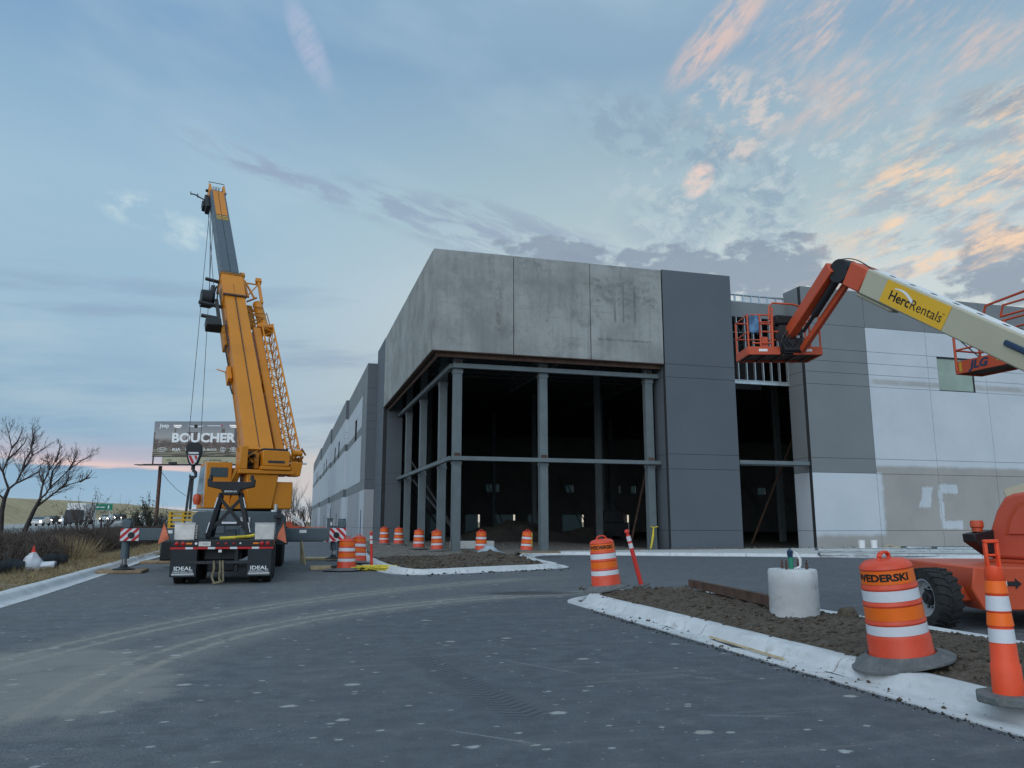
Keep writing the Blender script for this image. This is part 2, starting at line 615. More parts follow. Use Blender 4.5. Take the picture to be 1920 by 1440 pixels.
M['post_red'] = pm('red post plastic', (.66, .045, .035), .45, var=.1, scale=4, dirt=.2, dirtcol=(.4, .12, .1))
M['base_rubber'] = pm('grey rubber base', (.12, .13, .135), .75, var=.25, scale=4, dirt=.5, dirtcol=(.28, .255, .225), bump=.15)
M['lift_orange'] = pm('lift orange paint', (.54, .078, .026), .42, var=.06, scale=1, dirt=.1, dirtcol=(.4, .15, .1), spec=.5)
M['lift_hood'] = pm('faded orange hood', (.58, .105, .060), .5, var=.05, scale=1, spec=.4)
M['wheel_grey'] = pm('grey wheel rim', (.34, .36, .38), .6, var=.12, scale=4, dirt=.2)
M['lift_cream'] = pm('cream boom paint', (.44, .425, .32), .45, var=.06, scale=.8, dirt=.08, dirtcol=(.3, .27, .2))
M['sign_yellow'] = pm('yellow vinyl sign', (.74, .43, .025), .45, var=.03)
M['decal_navy'] = pm('navy decal', (.02, .045, .10), .4, var=.05)
M['black_plastic'] = pm('black plastic', (.014, .015, .018), .5, var=.2, scale=4)
M['concrete_new'] = pm('fresh pale concrete', (.58, .60, .61), .85, var=.10, scale=1.4, bump=.25, bscale=50, dirt=.22, dirtcol=(.33, .30, .26))
M['wood_pole'] = pm('red brown steel post', (.12, .062, .05), .8, var=.25, scale=2)
M['green_sign'] = pm('green road sign', (.0, .20, .11), .5, var=.05)
M['silt'] = pm('black silt fence fabric', (.048, .058, .068), .85, var=.3, scale=2, dirt=.2)
M['bark'] = pm('bare bark', (.060, .052, .055), .9, var=.3, scale=4)
M['twig'] = pm('thin twigs', (.080, .066, .066), .9, var=.3, scale=3)
M['brush'] = pm('leafless brush', (.078, .060, .052), .9, var=.4, scale=.6)
M['brown_leaf'] = pm('dead brown leaves', (.12, .070, .050), .9, var=.35, scale=3)
M['evergreen'] = pm('dull evergreen foliage', (.070, .072, .055), .9, var=.35, scale=2)
M['straw'] = pm('dry straw grass', (.33, .25, .14), .9, var=.35, scale=2)
M['headlight'] = pm('lit headlight', (1, 1, 1), .3, emit=(1.0, .92, .78, 9.0))
M['yellow_rope'] = pm('yellow rope', (.70, .55, .06), .7, var=.2, scale=20)
M['blue_cloth'] = pm('blue cloth', (.10, .20, .34), .85, var=.3, scale=6)
M['plastic_sheet'] = pm('pale plastic sheeting', (.42, .50, .56), .3, var=.15, scale=4)
M['wall_in'] = pm('interior concrete', (.20, .205, .20), .85, var=.12, scale=.3)
M['roof_deck'] = pm('roof deck', (.10, .11, .12), .8, var=.1)
M['pvc_green'] = pm('green conduit', (.02, .22, .13), .5, var=.1)


# ------------------------------------------------------------------ ground materials
def bump_to(g, b, h, strength, dist=.02):
    n = g.n.new('ShaderNodeBump')
    n.inputs['Strength'].default_value = strength
    n.inputs['Distance'].default_value = dist
    g.set(n.inputs['Height'], h)
    g.set(b.inputs['Normal'], n.outputs[0])


def pos(g):
    return g.n.new('ShaderNodeNewGeometry').outputs['Position']


m, g, b = newmat('asphalt')
M['asphalt'] = m
co = pos(g)
X, Y, Z = g.xyz(co)
big = g.noise(co, .16, 5, .6)
mid = g.noise(co, .9, 6, .65)
fine = g.noise(co, 55, 3, .7)
grain = g.noise(co, 210, 2, .6)
c = g.mix(g.mr(fine, .3, .72), (.066, .076, .090, 1), (.190, .204, .220, 1))
# fresh darker mat inside the turning circle
dlo = g.m('SQRT', g.add(g.m('POWER', g.sub(X, 7.99), 2.), g.m('POWER', g.sub(Y, 7.52), 2.)))
fresh = g.mul(g.mr(g.add(dlo, g.mul(g.sub(mid, .5), .9)), 9.9, 9.1), g.mr(X, -1.6, 1.2))
c = g.mix(g.mul(fresh, .55), c, (.082, .095, .112, 1))
# dust film, heavier on the travelled part
dust = g.mul(g.mr(g.add(g.mul(big, .6), g.mul(mid, .4)), .40, .66), g.mr(X, 5.0, -1.0, .30, 1.0))
mot = g.noise(co, 3.2, 6, .72)
c = g.mix(g.mul(g.mr(mot, .54, .40), .50), c, (.064, .074, .087, 1))
c = g.mix(g.mul(g.mr(mot, .55, .72), .45), c, (.215, .22, .22, 1))
c = g.mix(g.mul(dust, .38), c, (.160, .168, .170, 1))
band = g.mul(g.mul(g.mr(g.add(Y, g.mul(g.sub(big, .5), 6.)), 15.5, 19.5), g.mr(Y, 30, 24)), g.mr(X, 13, 7))
c = g.mix(g.mul(g.mul(band, g.mr(mid, .3, .7)), .42), c, (.165, .160, .148, 1))
# streaks of water-borne dust across the lot
st = g.noise(g.mapping(co, rot=(0, 0, R(20)), scale=(.35, 2.2, 1)), 1.6, 6, .66)
c = g.mix(g.mul(g.mr(st, .52, .70), .40), c, (.205, .20, .19, 1))


def track(cx, cy, rad, w, amt, ymin, xmax, c):
    d = g.sub(g.m('SQRT', g.add(g.m('POWER', g.sub(X, cx), 2.), g.m('POWER', g.sub(Y, cy), 2.))), rad)
    d = g.add(d, g.mul(g.sub(mid, .5), .10))
    two = g.mx(g.mr(g.m('ABSOLUTE', g.sub(d, w * .55)), w * .34, w * .12), g.mr(g.m('ABSOLUTE', g.add(d, w * .55)), w * .34, w * .12))
    wide = g.mr(g.m('ABSOLUTE', d), w * 2.6, w * .8)
    msk = g.mul(g.mul(g.mr(Y, ymin, ymin + 2), g.mr(X, xmax, xmax - 3)), g.mul(g.mr(fine, .2, .55, .45, 1.), g.mr(X, cx, cx - 1.5)))
    bite = g.mr(g.add(g.mul(g.noise(co, 5, 6, .72), .7), g.mul(fine, .3)), .38, .54)
    lug = g.mr(bite, 0., 1., .25, 1.)
    c = g.mix(g.mul(g.mul(g.mx(two, g.mul(wide, .35)), lug), g.mul(msk, amt)), c, (.30, .285, .25, 1))
    return c


c = track(15.09, 4.74, 19.07, .36, .95, 7.5, 8.5, c)
c = track(7.99, 7.52, 9.87, .36, 1.0, 6.5, 8.5, c)
blot = g.blob(X, Y, -2.1, 8.9, 1.25, 1.7, .95)
blot2 = g.blob(X, Y, -2.8, 10.6, 1.3, 1.0, .95)
bn_ = g.add(g.mul(g.noise(g.mapping(co, scale=(.7, 1.3, 1)), 1.7, 8, .72), .75), g.mul(fine, .25))
c = g.mix(g.mul(g.mr(g.add(g.mul(g.mx(blot, blot2), .42), bn_), .70, .90), .62), c, (.285, .27, .245, 1))
# dark damp smear
dk = g.blob(g.add(X, g.mul(g.sub(mid, .5), .8)), Y, 5.45, 17.45, 1.0, .45, .8, rot=-10)
c = g.mix(g.mul(dk, .7), c, (.022, .026, .032, 1))
# spilled concrete and paint flecks, in clusters
def flecks(sc, loc, r, amt, prob):
    fc = g.mapping(co, loc=loc, rot=(0, 0, .3), scale=(1, 1.5, 1))
    v = g.voro(fc, sc)
    cc = g.xyz(g.voro(fc, sc, out='Color'))
    rad = g.mul(g.add(.35, g.mul(cc[2], .9)), r)
    q = g.add(g.sub(v, rad), g.mul(g.sub(g.noise(co, sc * 9, 4, .7), .5), r * 1.9))
    return g.mul(g.mul(g.mr(q, .035, -.015), g.mr(cc[0], 1 - prob, 1 - prob + .06)), amt)


clus = g.mr(g.noise(co, .55, 4, .6), .36, .60, .25, 1.)
fleck = g.mx(g.mx(flecks(1.7, (0, 0, 0), .10, 1., .62), flecks(4.3, (3, 1, 0), .12, .9, .50)), g.mul(flecks(11., (7, 5, 0), .13, .75, .42), clus))
fleck = g.mul(fleck, g.mr(X, 7, 4.5, .5, 1.))
c = g.mix(g.mul(fleck, g.mr(grain, .25, .6, .55, .95)), c, g.mix(g.mr(mid, .35, .6), (.36, .345, .31, 1), (.45, .46, .46, 1)))


def seg(x0, y0, x1, y1):
    """distance across and along a straight mark"""
    L = math.hypot(x1 - x0, y1 - y0)
    ux, uy = (x1 - x0) / L, (y1 - y0) / L
    dx, dy = g.sub(X, x0), g.sub(Y, y0)
    al = g.add(g.mul(dx, ux), g.mul(dy, uy))
    ac = g.m('ABSOLUTE', g.sub(g.mul(dx, uy), g.mul(dy, ux)))
    return ac, al, g.mul(g.mr(al, 0., .3), g.mr(al, L, L - .3))


ac, al, inn = seg(1.55, 10.0, 2.05, 6.3)
lug = g.m('SINE', g.mul(g.add(al, g.mul(ac, .6)), 58.))
c = g.mix(g.mul(g.mul(g.mul(g.mr(ac, .24, .14), g.mr(lug, .15, .7)), inn), g.mul(g.mr(mot, .35, .55), .75)), c, (.035, .042, .052, 1))
for q in ((2.47, 9.35, 3.15, 8.05), (4.0, 8.0, 4.45, 7.35), (4.55, 8.7, 4.9, 8.45), (1.2, 6.4, 1.9, 5.7), (3.4, 6.2, 4.3, 5.9)):
    ac, al, inn = seg(*q)
    c = g.mix(g.mul(g.mul(g.mr(ac, .018, .006), inn), g.mul(g.mr(fine, .35, .55), .6)), c, (.36, .36, .36, 1))
# long scuffs
sc = g.noise(g.mapping(co, rot=(0, 0, R(-38)), scale=(.22, 11, 1)), 1.3, 3, .5)
c = g.mix(g.mul(g.mul(g.mr(sc, .685, .72), g.mr(mid, .45, .6)), .5), c, (.25, .25, .24, 1))
g.set(b.inputs['Base Color'], c)
g.set(b.inputs['Roughness'], g.mr(mid, .3, .7, .70, .88))
b.inputs['Specular IOR Level'].default_value = .35
bump_to(g, b, g.add(g.mul(fine, 1.), g.mul(grain, .6)), .55, .012)


def soil_mat(name, a, bcol, ccol, sc=1.0, clump=1.0):
    m, g, b = newmat(name)
    co = pos(g)
    n1 = g.noise(co, 1.3 * sc, 6, .65)
    n2 = g.noise(co, 14 * sc, 6, .7)
    n3 = g.noise(co, 60 * sc, 3, .65)
    c = g.mix(g.mr(n2, .3, .7), a, bcol)
    c = g.mix(g.mul(g.mr(n1, .5, .75), .5), c, ccol)
    v = g.voro(co, 38 * sc)
    c = g.mix(g.mul(g.mr(v, .22, .12), g.mul(g.mr(n1, .45, .6), .55)), c, (.30, .28, .25, 1))
    g.set(b.inputs['Base Color'], c)
    b.inputs['Roughness'].default_value = .95
    b.inputs['Specular IOR Level'].default_value = .2
    bump_to(g, b, g.add(g.mul(n2, clump), g.mul(n3, .5)), .9, .03)
    return m


M['soil'] = soil_mat('clumpy topsoil', (.062, .050, .040, 1), (.145, .118, .092, 1), (.17, .145, .115, 1), 1.0)
M['gravel'] = soil_mat('crushed stone and dirt', (.13, .115, .10, 1), (.27, .245, .215, 1), (.32, .29, .245, 1), 1.0, .6)
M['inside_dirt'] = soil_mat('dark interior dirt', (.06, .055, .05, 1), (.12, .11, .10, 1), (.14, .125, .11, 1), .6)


# kerb and pavement concrete, muddy along the gutter
def conc_mat(name, base, mud=.6, speck=.4):
    m, g, b = newmat(name)
    co = pos(g)
    Zc = g.xyz(co)[2]
    n1 = g.noise(co, 1.1, 6, .65)
    n2 = g.noise(co, 6, 7, .7)
    n3 = g.noise(co, 45, 3, .6)
    c = g.mix(1., (*base, 1), g.comb(*[g.mr(n1, .25, .75, .86, 1.1)] * 3), 'MULTIPLY')
    low = g.mr(Zc, .10, .01, .35, 1.)
    c = g.mix(g.mul(g.mul(g.mr(g.add(g.mul(n2, .6), g.mul(n1, .4)), .52, .64), low), mud), c, (.23, .185, .14, 1))
    c = g.mix(g.mul(g.mr(n2, .60, .72), speck), c, (.20, .185, .17, 1))
    st_ = g.noise(g.mapping(co, scale=(1, .5, 1)), 2.6, 7, .72)
    c = g.mix(g.mul(g.mr(st_, .50, .66), .32), c, (.33, .33, .33, 1))
    g.set(b.inputs['Base Color'], c)
    b.inputs['Roughness'].default_value = .86
    b.inputs['Specular IOR Level'].default_value = .3
    bump_to(g, b, g.add(n3, g.mul(n2, .5)), .3, .01)
    return m


M['kerb'] = conc_mat('pale new kerb concrete', (.60, .615, .63))
M['walk'] = conc_mat('new pavement concrete', (.56, .565, .55), .25, .3)

# terrain: dry verge grass, roadside earth, far embankment
m, g, b = newmat('ground')
M['ground'] = m
co = pos(g)
X, Y, Z = g.xyz(co)
n1 = g.noise(co, .5, 6, .65)
n2 = g.noise(co, 5, 6, .7)
c = g.mix(g.mr(n2, .3, .7), (.115, .085, .05, 1), (.30, .225, .125, 1))
c = g.mix(g.mul(g.mr(n1, .5, .7), .6), c, (.12, .098, .068, 1))
far = g.mr(X, -15, -21)
c = g.mix(far, c, g.mix(g.mr(n1, .3, .7), (.27, .26, .225, 1), (.42, .405, .36, 1)))
hl = g.noise(g.mapping(co, scale=(1, 1.0, 1)), .9, 5, .6)
tex = g.noise(co, .22, 4, .6)
hill = g.mix(g.mr(g.add(g.mul(hl, .5), g.mul(tex, .5)), .35, .65), (.30, .235, .13, 1), (.46, .375, .22, 1))
c = g.mix(g.mr(X, -44.5, -46.5), c, hill)
g.set(b.inputs['Base Color'], c)
b.inputs['Roughness'].default_value = .95
bump_to(g, b, n2, .6, .05)

M['highway'] = pm('worn highway concrete', (.36, .36, .35), .85, var=.12, scale=.2)

# bare tilt-up concrete
m, g, b = newmat('bare concrete panel')
M['bare'] = m
co = pos(g)
X, Y, Z = g.xyz(co)
n1 = g.noise(co, .45, 6, .62)
n2 = g.noise(co, 2.2, 8, .68, .4)
n3 = g.noise(co, 34, 3, .6)
c = g.mix(g.mr(n1, .3, .7), (.235, .245, .24, 1), (.36, .37, .36, 1))
vs = g.noise(g.mapping(co, scale=(2.4, 2.4, .16)), 1.6, 7, .66)
c = g.mix(g.mul(g.mr(vs, .50, .70), .30), c, (.165, .172, .176, 1))
c = g.mix(g.mul(g.mr(vs, .46, .30), .25), c, (.40, .41, .41, 1))
bl = g.noise(g.mapping(co, scale=(1, 1, .8)), 1.05, 8, .72, .5)
c = g.mix(g.mul(g.mr(bl, .50, .70), .55), c, (.15, .157, .16, 1))
hz_ = g.noise(g.mapping(co, scale=(.35, .35, 4)), 1.4, 5, .65)
c = g.mix(g.mul(g.mul(g.mr(hz_, .58, .72), g.mr(n1, .4, .6)), .4), c, (.15, .155, .16, 1))
# form-liner marks and lifting-insert patches on the third panel
tx = g.m('ABSOLUTE', g.sub(X, 18.0))
mk = g.mx(g.mul(g.mr(g.m('ABSOLUTE', g.sub(Z, 11.75)), .10, .03), g.mr(tx, 1.75, 1.6)),
          g.mul(g.mr(g.m('ABSOLUTE', g.sub(tx, .62)), .09, .03), g.mul(g.mr(Z, 12.7, 12.9), g.mr(Z, 15.2, 14.9))))
mk = g.mx(mk, g.mul(g.mr(g.m('ABSOLUTE', g.sub(X, 17.9)), .08, .03), g.mul(g.mr(Z, 12.7, 12.9), g.mr(Z, 15.3, 15.0))))
pat = g.mul(g.mr(g.noise(g.mapping(co, scale=(2.0, 1, 2.6)), 1.3, 6, .75), .48, .62), g.mul(g.mr(tx, 2.1, 1.8), g.mul(g.mr(Z, 13.7, 13.9), g.mr(Z, 15.6, 15.3))))
front = g.mr(Y, 39.9, 39.6)
c = g.mix(g.mul(g.mul(g.mx(g.mul(mk, g.mr(n2, .3, .6)), g.mul(pat, .8)), front), .62), c, (.10, .108, .125, 1))
# rust-tinted drips of the first panel
dr = g.mul(g.mr(g.m('ABSOLUTE', g.add(g.sub(X, 10.55), g.mul(g.sub(n2, .5), .5))), .22, .05), g.mul(g.mr(Z, 11.2, 12), g.mr(Z, 14.6, 13.8)))
c = g.mix(g.mul(g.mul(g.mul(dr, front), g.mr(n2, .4, .6)), .6), c, (.12, .112, .11, 1))
g.set(b.inputs['Base Color'], c)
b.inputs['Roughness'].default_value = .82
b.inputs['Specular IOR Level'].default_value = .3
bump_to(g, b, g.add(n3, n2), .25, .012)

# half-painted wall by the entrance: pale paint cut in over tan primer, with roller trials
m, g, b = newmat('half painted wall')
M['half'] = m
co = pos(g)
X, Y, Z = g.xyz(co)
nn = g.noise(co, 1.3, 5, .65)
wob = g.mul(g.sub(nn, .5), .55)
n1 = g.noise(co, .4, 4, .6)
roll = g.noise(g.mapping(co, scale=(1, 1, .3)), 7, 4, .6)
paint = g.mix(g.mr(n1, .3, .7), (.50, .545, .59, 1), (.555, .595, .64, 1))
prim = g.mix(g.mr(n1, .3, .7), (.325, .315, .30, 1), (.37, .355, .335, 1))
Xw, Zw = g.add(X, wob), g.add(Z, wob)
e = .12
pm_hi = g.mr(g.add(Z, g.mul(wob, .5)), 4.98 - e, 5.02 + e)                                        # painted above
pm_le = g.mul(g.mr(Xw, 34.78 + e, 34.66 - e), g.mr(g.add(Z, g.mul(wob, .7)), .78 - e, .90 + e))   # painted left bay
pm_le = g.mul(pm_le, g.mr(Z, 4.60, 4.56))


def rbox(x0, x1, z0, z1, tilt=0., e=.07):
    cx, cz = (x0 + x1) / 2, (z0 + z1) / 2
    dx, dz = g.sub(Xw, cx), g.sub(g.add(Z, g.mul(g.sub(roll, .5), .35)), cz)
    if tilt:
        dx = g.sub(dx, g.mul(dz, tilt))
    return g.mul(g.mr(g.m('ABSOLUTE', dx), (x1 - x0) / 2 + e, (x1 - x0) / 2 - e), g.mr(g.m('ABSOLUTE', dz), (z1 - z0) / 2 + e, (z1 - z0) / 2 - e))


pt = g.mx(rbox(37.55, 38.35, 2.5, 3.75, .28), g.mx(rbox(39.0, 40.35, 3.38, 3.92), g.mx(rbox(38.93, 39.2, 1.5, 3.6), rbox(38.95, 40.6, 1.2, 1.66))))
mask = g.mx(g.mx(pm_hi, pm_le), g.mul(pt, g.mr(roll, .2, .5, .65, .95)))
smear = g.mul(g.mul(g.mr(g.m('ABSOLUTE', g.sub(Z, 10.22)), .26, .08), g.mr(X, 34.3, 34.8)), g.mr(nn, .3, .5, .5, 1.))
mask = g.mul(mask, g.sub(1., g.mul(smear, .75)))
g.set(b.inputs['Base Color'], g.mix(mask, prim, paint))
b.inputs['Roughness'].default_value = .78
bump_to(g, b, g.noise(co, 60, 3, .6), .08)

# ------------------------------------------------------------------ terrain and roads
def road_z(y):
    pts = [(-200, .1), (60, .2), (110, .6), (150, 1.2), (200, 2.0), (260, 2.9), (350, 3.5), (900, 3.5)]
    for (a, za), (b_, zb) in zip(pts, pts[1:]):
        if y <= b_:
            return za + (zb - za) * max(0, (y - a)) / (b_ - a)
    return 3.5


def sm(x, a, b_):
    t_ = min(1, max(0, (x - a) / (b_ - a)))
    return t_ * t_ * (3 - 2 * t_)


def ground_h(x, y):
    h = -.05
    if x < -5.95:
        v = .12 + .16 * sm(-x, 6.2, 11) + .05 * mnoise.noise(Vector((x * .6, y * .6, 0)))
        h = v
        k = sm(-x, 15, 21)
        h = v * (1 - k) + road_z(y) * k
        if x < -46:
            top = 5.0 + .4 * mnoise.noise(Vector((x * .02, y * .02, 4)))
            h += top * sm(-x, 46, 60)
    elif y > 205:
        h = -.05 + 1.6 * sm(y, 205, 300)
    return h


xs = [-700, -400, -220, -140, -100, -80, -70, -64, -60, -57, -54, -51, -48.5, -46, -43, -36, -30, -24, -21, -19, -17, -15, -13.5, -12, -11, -10, -9, -8, -7.2, -6.6, -6.15, -5.9, -2, 5, 20, 60, 140, 300, 700]
ys = [-60, -30, -10, 0, 8, 14, 18, 21, 24, 27, 30, 33, 36, 40, 44, 48, 53, 58, 64, 70, 78, 86, 95, 105, 116, 128, 140, 155, 170, 185, 200, 220, 240, 262, 290, 330, 380, 450, 560, 750, 1100]
mb = MB()
vs = [(x, y, ground_h(x, y)) for y in ys for x in xs]
nx = len(xs)
mb._add(vs, [(j * nx + i, j * nx + i + 1, (j + 1) * nx + i + 1, (j + 1) * nx + i) for j in range(len(ys) - 1) for i in range(nx - 1)])
tag(mb.build('ground', M['ground'], smooth=180, fix=False), kind='structure')

mb = MB()                                                     # highway beyond the brush
hy = [20, 60, 85, 110, 130, 150, 175, 200, 230, 260, 300, 350, 450, 700]
mb._add([(x, y, road_z(y) + .05) for y in hy for x in (-44, -22)], [(2 * i, 2 * i + 1, 2 * i + 3, 2 * i + 2) for i in range(len(hy) - 1)])
tag(mb.build('highway', M['highway'], fix=False), kind='structure')

mb = MB()
mb._add([(-5.3, -30, 0), (70, -30, 0), (70, 38, 0), (7, 60, 0), (7, 210, 0), (-5.9, 210, 0), (-5.3, 14, 0)], [(0, 1, 2, 3, 4, 5, 6)])
o = tag(mb.build('parking_lot', M['asphalt'], fix=False), kind='structure')


# kerbs: a rolled kerb with its gutter pan swept along a path in sections with open joints
PROFILE = [(0, -.04), (0, .014), (.29, .002), (.33, .010), (.37, .05), (.40, .105), (.44, .138), (.50, .150), (.62, .15), (.68, .146), (.70, .12), (.70, -.04)]


def resample(path, step):
    pts = [Vector((*p, 0)) for p in path]
    out = [pts[0]]
    for a, b_ in zip(pts, pts[1:]):
        n = max(1, int((b_ - a).length / step))
        out += [a + (b_ - a) * (k / n) for k in range(1, n + 1)]
    return out


def kerb(path, side, section, step=.45, jitter=.012):
    """path = edge between gutter and asphalt; side +1 puts the kerb to the right of the path direction"""
    root = thing('kerb', kind='structure')
    pts = resample(path, step)
    nrm = []
    for i in range(len(pts)):
        t_ = (pts[min(i + 1, len(pts) - 1)] - pts[max(i - 1, 0)]).normalized()
        nrm.append(Vector((t_.y, -t_.x, 0)) * side)
    i = 0
    per = max(2, int(section / step))
    while i < len(pts) - 1:
        j = min(len(pts) - 1, i + per)
        mb = MB()
        dz = rnd.uniform(-.006, .006)
        vs, n = [], len(PROFILE)
        for k in range(i, j + 1):
            p = pts[k]
            t_ = (pts[min(k + 1, len(pts) - 1)] - pts[max(k - 1, 0)]).normalized()
            if k == i: p = p + t_ * .012
            if k == j: p = p - t_ * .012
            for (u, z) in PROFILE:
                wz = (mnoise.noise(Vector((p.x * 1.3, p.y * 1.3, u * 3))) * jitter) if z > 0 else 0
                q = p + nrm[k] * u
                vs.append((q.x, q.y, z + dz * (1 if z > .05 else .2) + wz))
        fs = []
        for k in range(j - i):
            for a in range(n - 1):
                o_ = k * n
                fs.append((o_ + a, o_ + a + 1, o_ + n + a + 1, o_ + n + a))
        fs.append(tuple(range(n)))
        fs.append(tuple((j - i) * n + a for a in range(n - 1, -1, -1)))
        mb._add(vs, fs)
        mb.build('kerb_section', M['kerb'], root, smooth=50)
        i = j
    return root


def smooth_path(p, n=2):
    for _ in range(n):
        q = [p[0]]
        for a, b_ in zip(p, p[1:]):
            q += [(a[0] * .75 + b_[0] * .25, a[1] * .75 + b_[1] * .25), (a[0] * .25 + b_[0] * .75, a[1] * .25 + b_[1] * .75)]
        p = q + [p[-1]]
    return p


def arc(cx, cy, r, a0, a1, n):
    return [(cx + r * math.cos(R(a0 + (a1 - a0) * k / n)), cy + r * math.sin(R(a0 + (a1 - a0) * k / n))) for k in range(n + 1)]


# island on the right, its gutter running straight towards the camera
ISL = [(5.42, -9), (5.42, 5), (5.45, 9), (5.5, 13.2)] + arc(7.3, 14.8, 1.82, 170, 100, 7) + arc(7.4, 14.8, 1.85, 85, 10, 7) + [(9.28, 13.2), (9.3, 8), (9.5, 0), (9.5, -9)]
kerb(ISL, 1, 3.0)
# island in front of the glass corner, running on as the kerb of the pavement
MID = [(3.6, 44), (3.0, 38), (2.84, 33), (2.8, 29.5), (2.88, 26.8), (3.1, 25.2), (3.55, 24.45), (4.3, 24.2), (5.2, 24.45), (6.5, 25.0), (8.0, 25.6), (9.0, 26.0), (9.75, 26.6), (10.05, 27.7), (10.15, 30), (10.6, 33.3), (11.3, 35.6), (12.3, 36.9), (13.4, 36.8), (15.1, 35.9), (18, 34.2), (22.1, 32.3), (26.5, 29.3), (30.4, 27.1), (36, 24), (46, 18), (60, 10)]
kerb(smooth_path(MID[::-1]), 1, 3.0, .3)
# long kerb of the left verge
kerb([(-5.1, -8), (-5.1, 14), (-5.12, 19), (-5.16, 22), (-5.28, 26), (-5.4, 30), (-5.6, 36), (-5.8, 50), (-5.9, 80), (-5.9, 200)], -1, 3.0, .9)


def patch(name, xr, yr, step, hfun, mat, inside, kind='structure', skirt=0):
    mb = MB()
    nx_ = int((xr[1] - xr[0]) / step) + 1
    ny_ = int((yr[1] - yr[0]) / step) + 1
    idx = {}
    vs = []
    for j in range(ny_):
        for i in range(nx_):
            x, y = xr[0] + i * step, yr[0] + j * step
            if inside(x, y):
                idx[(i, j)] = len(vs)
                vs.append((x, y, hfun(x, y)))
    fs = []
    for (i, j) in idx:
        q = [idx.get(k) for k in ((i, j), (i + 1, j), (i + 1, j + 1), (i, j + 1))]
        if None not in q:
            fs.append(tuple(q))
    mb._add(vs, fs)
    o = mb.build(name, mat, smooth=180, fix=False)
    return tag(o, kind=kind)


def inpoly(x, y, poly):
    c_ = False
    for (x1, y1), (x2, y2) in zip(poly, poly[1:] + poly[:1]):
        if (y1 > y) != (y2 > y) and x < (x2 - x1) * (y - y1) / (y2 - y1) + x1:
            c_ = not c_
    return c_


def fbm(x, y, s, o=4, seed=0):
    v, a = 0, 1
    for k in range(o):
        v += a * mnoise.noise(Vector((x * s, y * s, seed + k * 7.1)))
        a *= .55
        s *= 2.1
    return v


def edge_d(x, y, poly):
    best = 9
    for (x1, y1), (x2, y2) in zip(poly, poly[1:] + poly[:1]):
        dx, dy = x2 - x1, y2 - y1
        t_ = max(0, min(1, ((x - x1) * dx + (y - y1) * dy) / (dx * dx + dy * dy + 1e-9)))
        best = min(best, math.hypot(x - x1 - t_ * dx, y - y1 - t_ * dy))
    return best


ISLP = [(6.06, -6), (6.06, 5), (6.08, 9), (6.14, 13.2)] + arc(7.3, 14.8, 1.18, 170, 100, 6) + arc(7.4, 14.8, 1.2, 85, 10, 6) + [(8.64, 13.2), (8.66, 8), (8.86, 0), (8.86, -6)]


def isl_h(x, y):
    e_ = sm(edge_d(x, y, ISLP), 0, .55)
    return .125 + e_ * (.09 + .055 * fbm(x, y, 1.1, 3, 1)) + (.015 + .035 * e_) * fbm(x, y, 5.0, 4, 3)


patch('island_soil', (5.9, 9.0), (-6, 16.4), .075, isl_h, M['soil'], lambda x, y: inpoly(x, y, ISLP) or (edge_d(x, y, ISLP) < .05))

MIDP = [(3.7, 37), (3.55, 31), (3.58, 28), (3.75, 26.2), (4.1, 25.2), (4.8, 25.1), (6.3, 25.75), (7.8, 26.3), (8.6, 26.75), (9.0, 27.4), (9.25, 28.5), (9.5, 31), (9.8, 33.6), (10.4, 36), (11.6, 37.9)]


def mid_h(x, y):
    e_ = sm(edge_d(x, y, MIDP), 0, 1.0)
    pile = .26 * math.exp(-((x - 7.4) / 2.4) ** 2 - ((y - 29.0) / 1.4) ** 2) * (1 + .6 * fbm(x, y, .9, 3, 9))
    return .11 + e_ * (.05 + max(0, pile)) + (.012 + .03 * e_) * fbm(x, y, 2.6, 4, 5)


M['mid_soil'] = M['soil']
patch('island_soil', (3.4, 11.8), (25, 34.2), .13, mid_h, M['soil'], lambda x, y: inpoly(x, y, MIDP) or (edge_d(x, y, MIDP) < .09))


def apron_h(x, y):
    h = .10 + .12 * math.exp(-((x - 5.6) / 1.8) ** 2 - ((y - 49) / 7) ** 2)
    return h + .025 * fbm(x, y, .8, 4, 2)


APR = [(3.6, 36), (3.6, 33.6), (9.85, 33.6), (10.45, 36), (11.5, 37.85), (13.2, 37.6), (20.4, 37.2), (20.4, 62), (4.2, 70), (3.9, 44)]
patch('gravel_apron', (3.4, 20.6), (33.4, 70), .35, apron_h, M['gravel'], lambda x, y: inpoly(x, y, APR))

# concrete pavement along the entrance, in slabs with tooled joints
walk = thing('pavement', kind='structure')
edge = [(13.4, 36.35), (15.1, 35.45), (18, 33.75), (22.1, 31.85), (26.5, 28.85), (30.4, 26.65), (36, 23.55), (46, 17.55), (60, 9.5)]
edge = [(x + .42, y + .95) for x, y in edge]
pp = resample(edge, 2.4)
for a, b_ in zip(pp, pp[1:]):
    x0, x1 = a.x + .006, b_.x - .006
    mb = MB()
    mb._add([(x0, a.y, .0), (x1, b_.y, .0), (x1, 39.39, .0), (x0, 39.39, .0), (x0, a.y, .135), (x1, b_.y, .135), (x1, 39.39, .12), (x0, 39.39, .12)], MB.BF)
    mb.build('pavement_slab', M['walk'], walk, bevel=.008)

# ------------------------------------------------------------------ the warehouse
B = thing('warehouse', 'large grey tilt-up warehouse under construction with an open steel-framed glass corner', 'building', (20, 60, 0))
BI = inv(B)
FY = 39.4


def part(mb, name, mats, parent=None, bevel=0., smooth=30, label=None):
    p = parent or B
    o = mb.build(name, mats, p, bevel=bevel, smooth=smooth)
    o.matrix_parent_inverse = BI if p is B else Matrix()
    if label: o['label'] = label
    return o


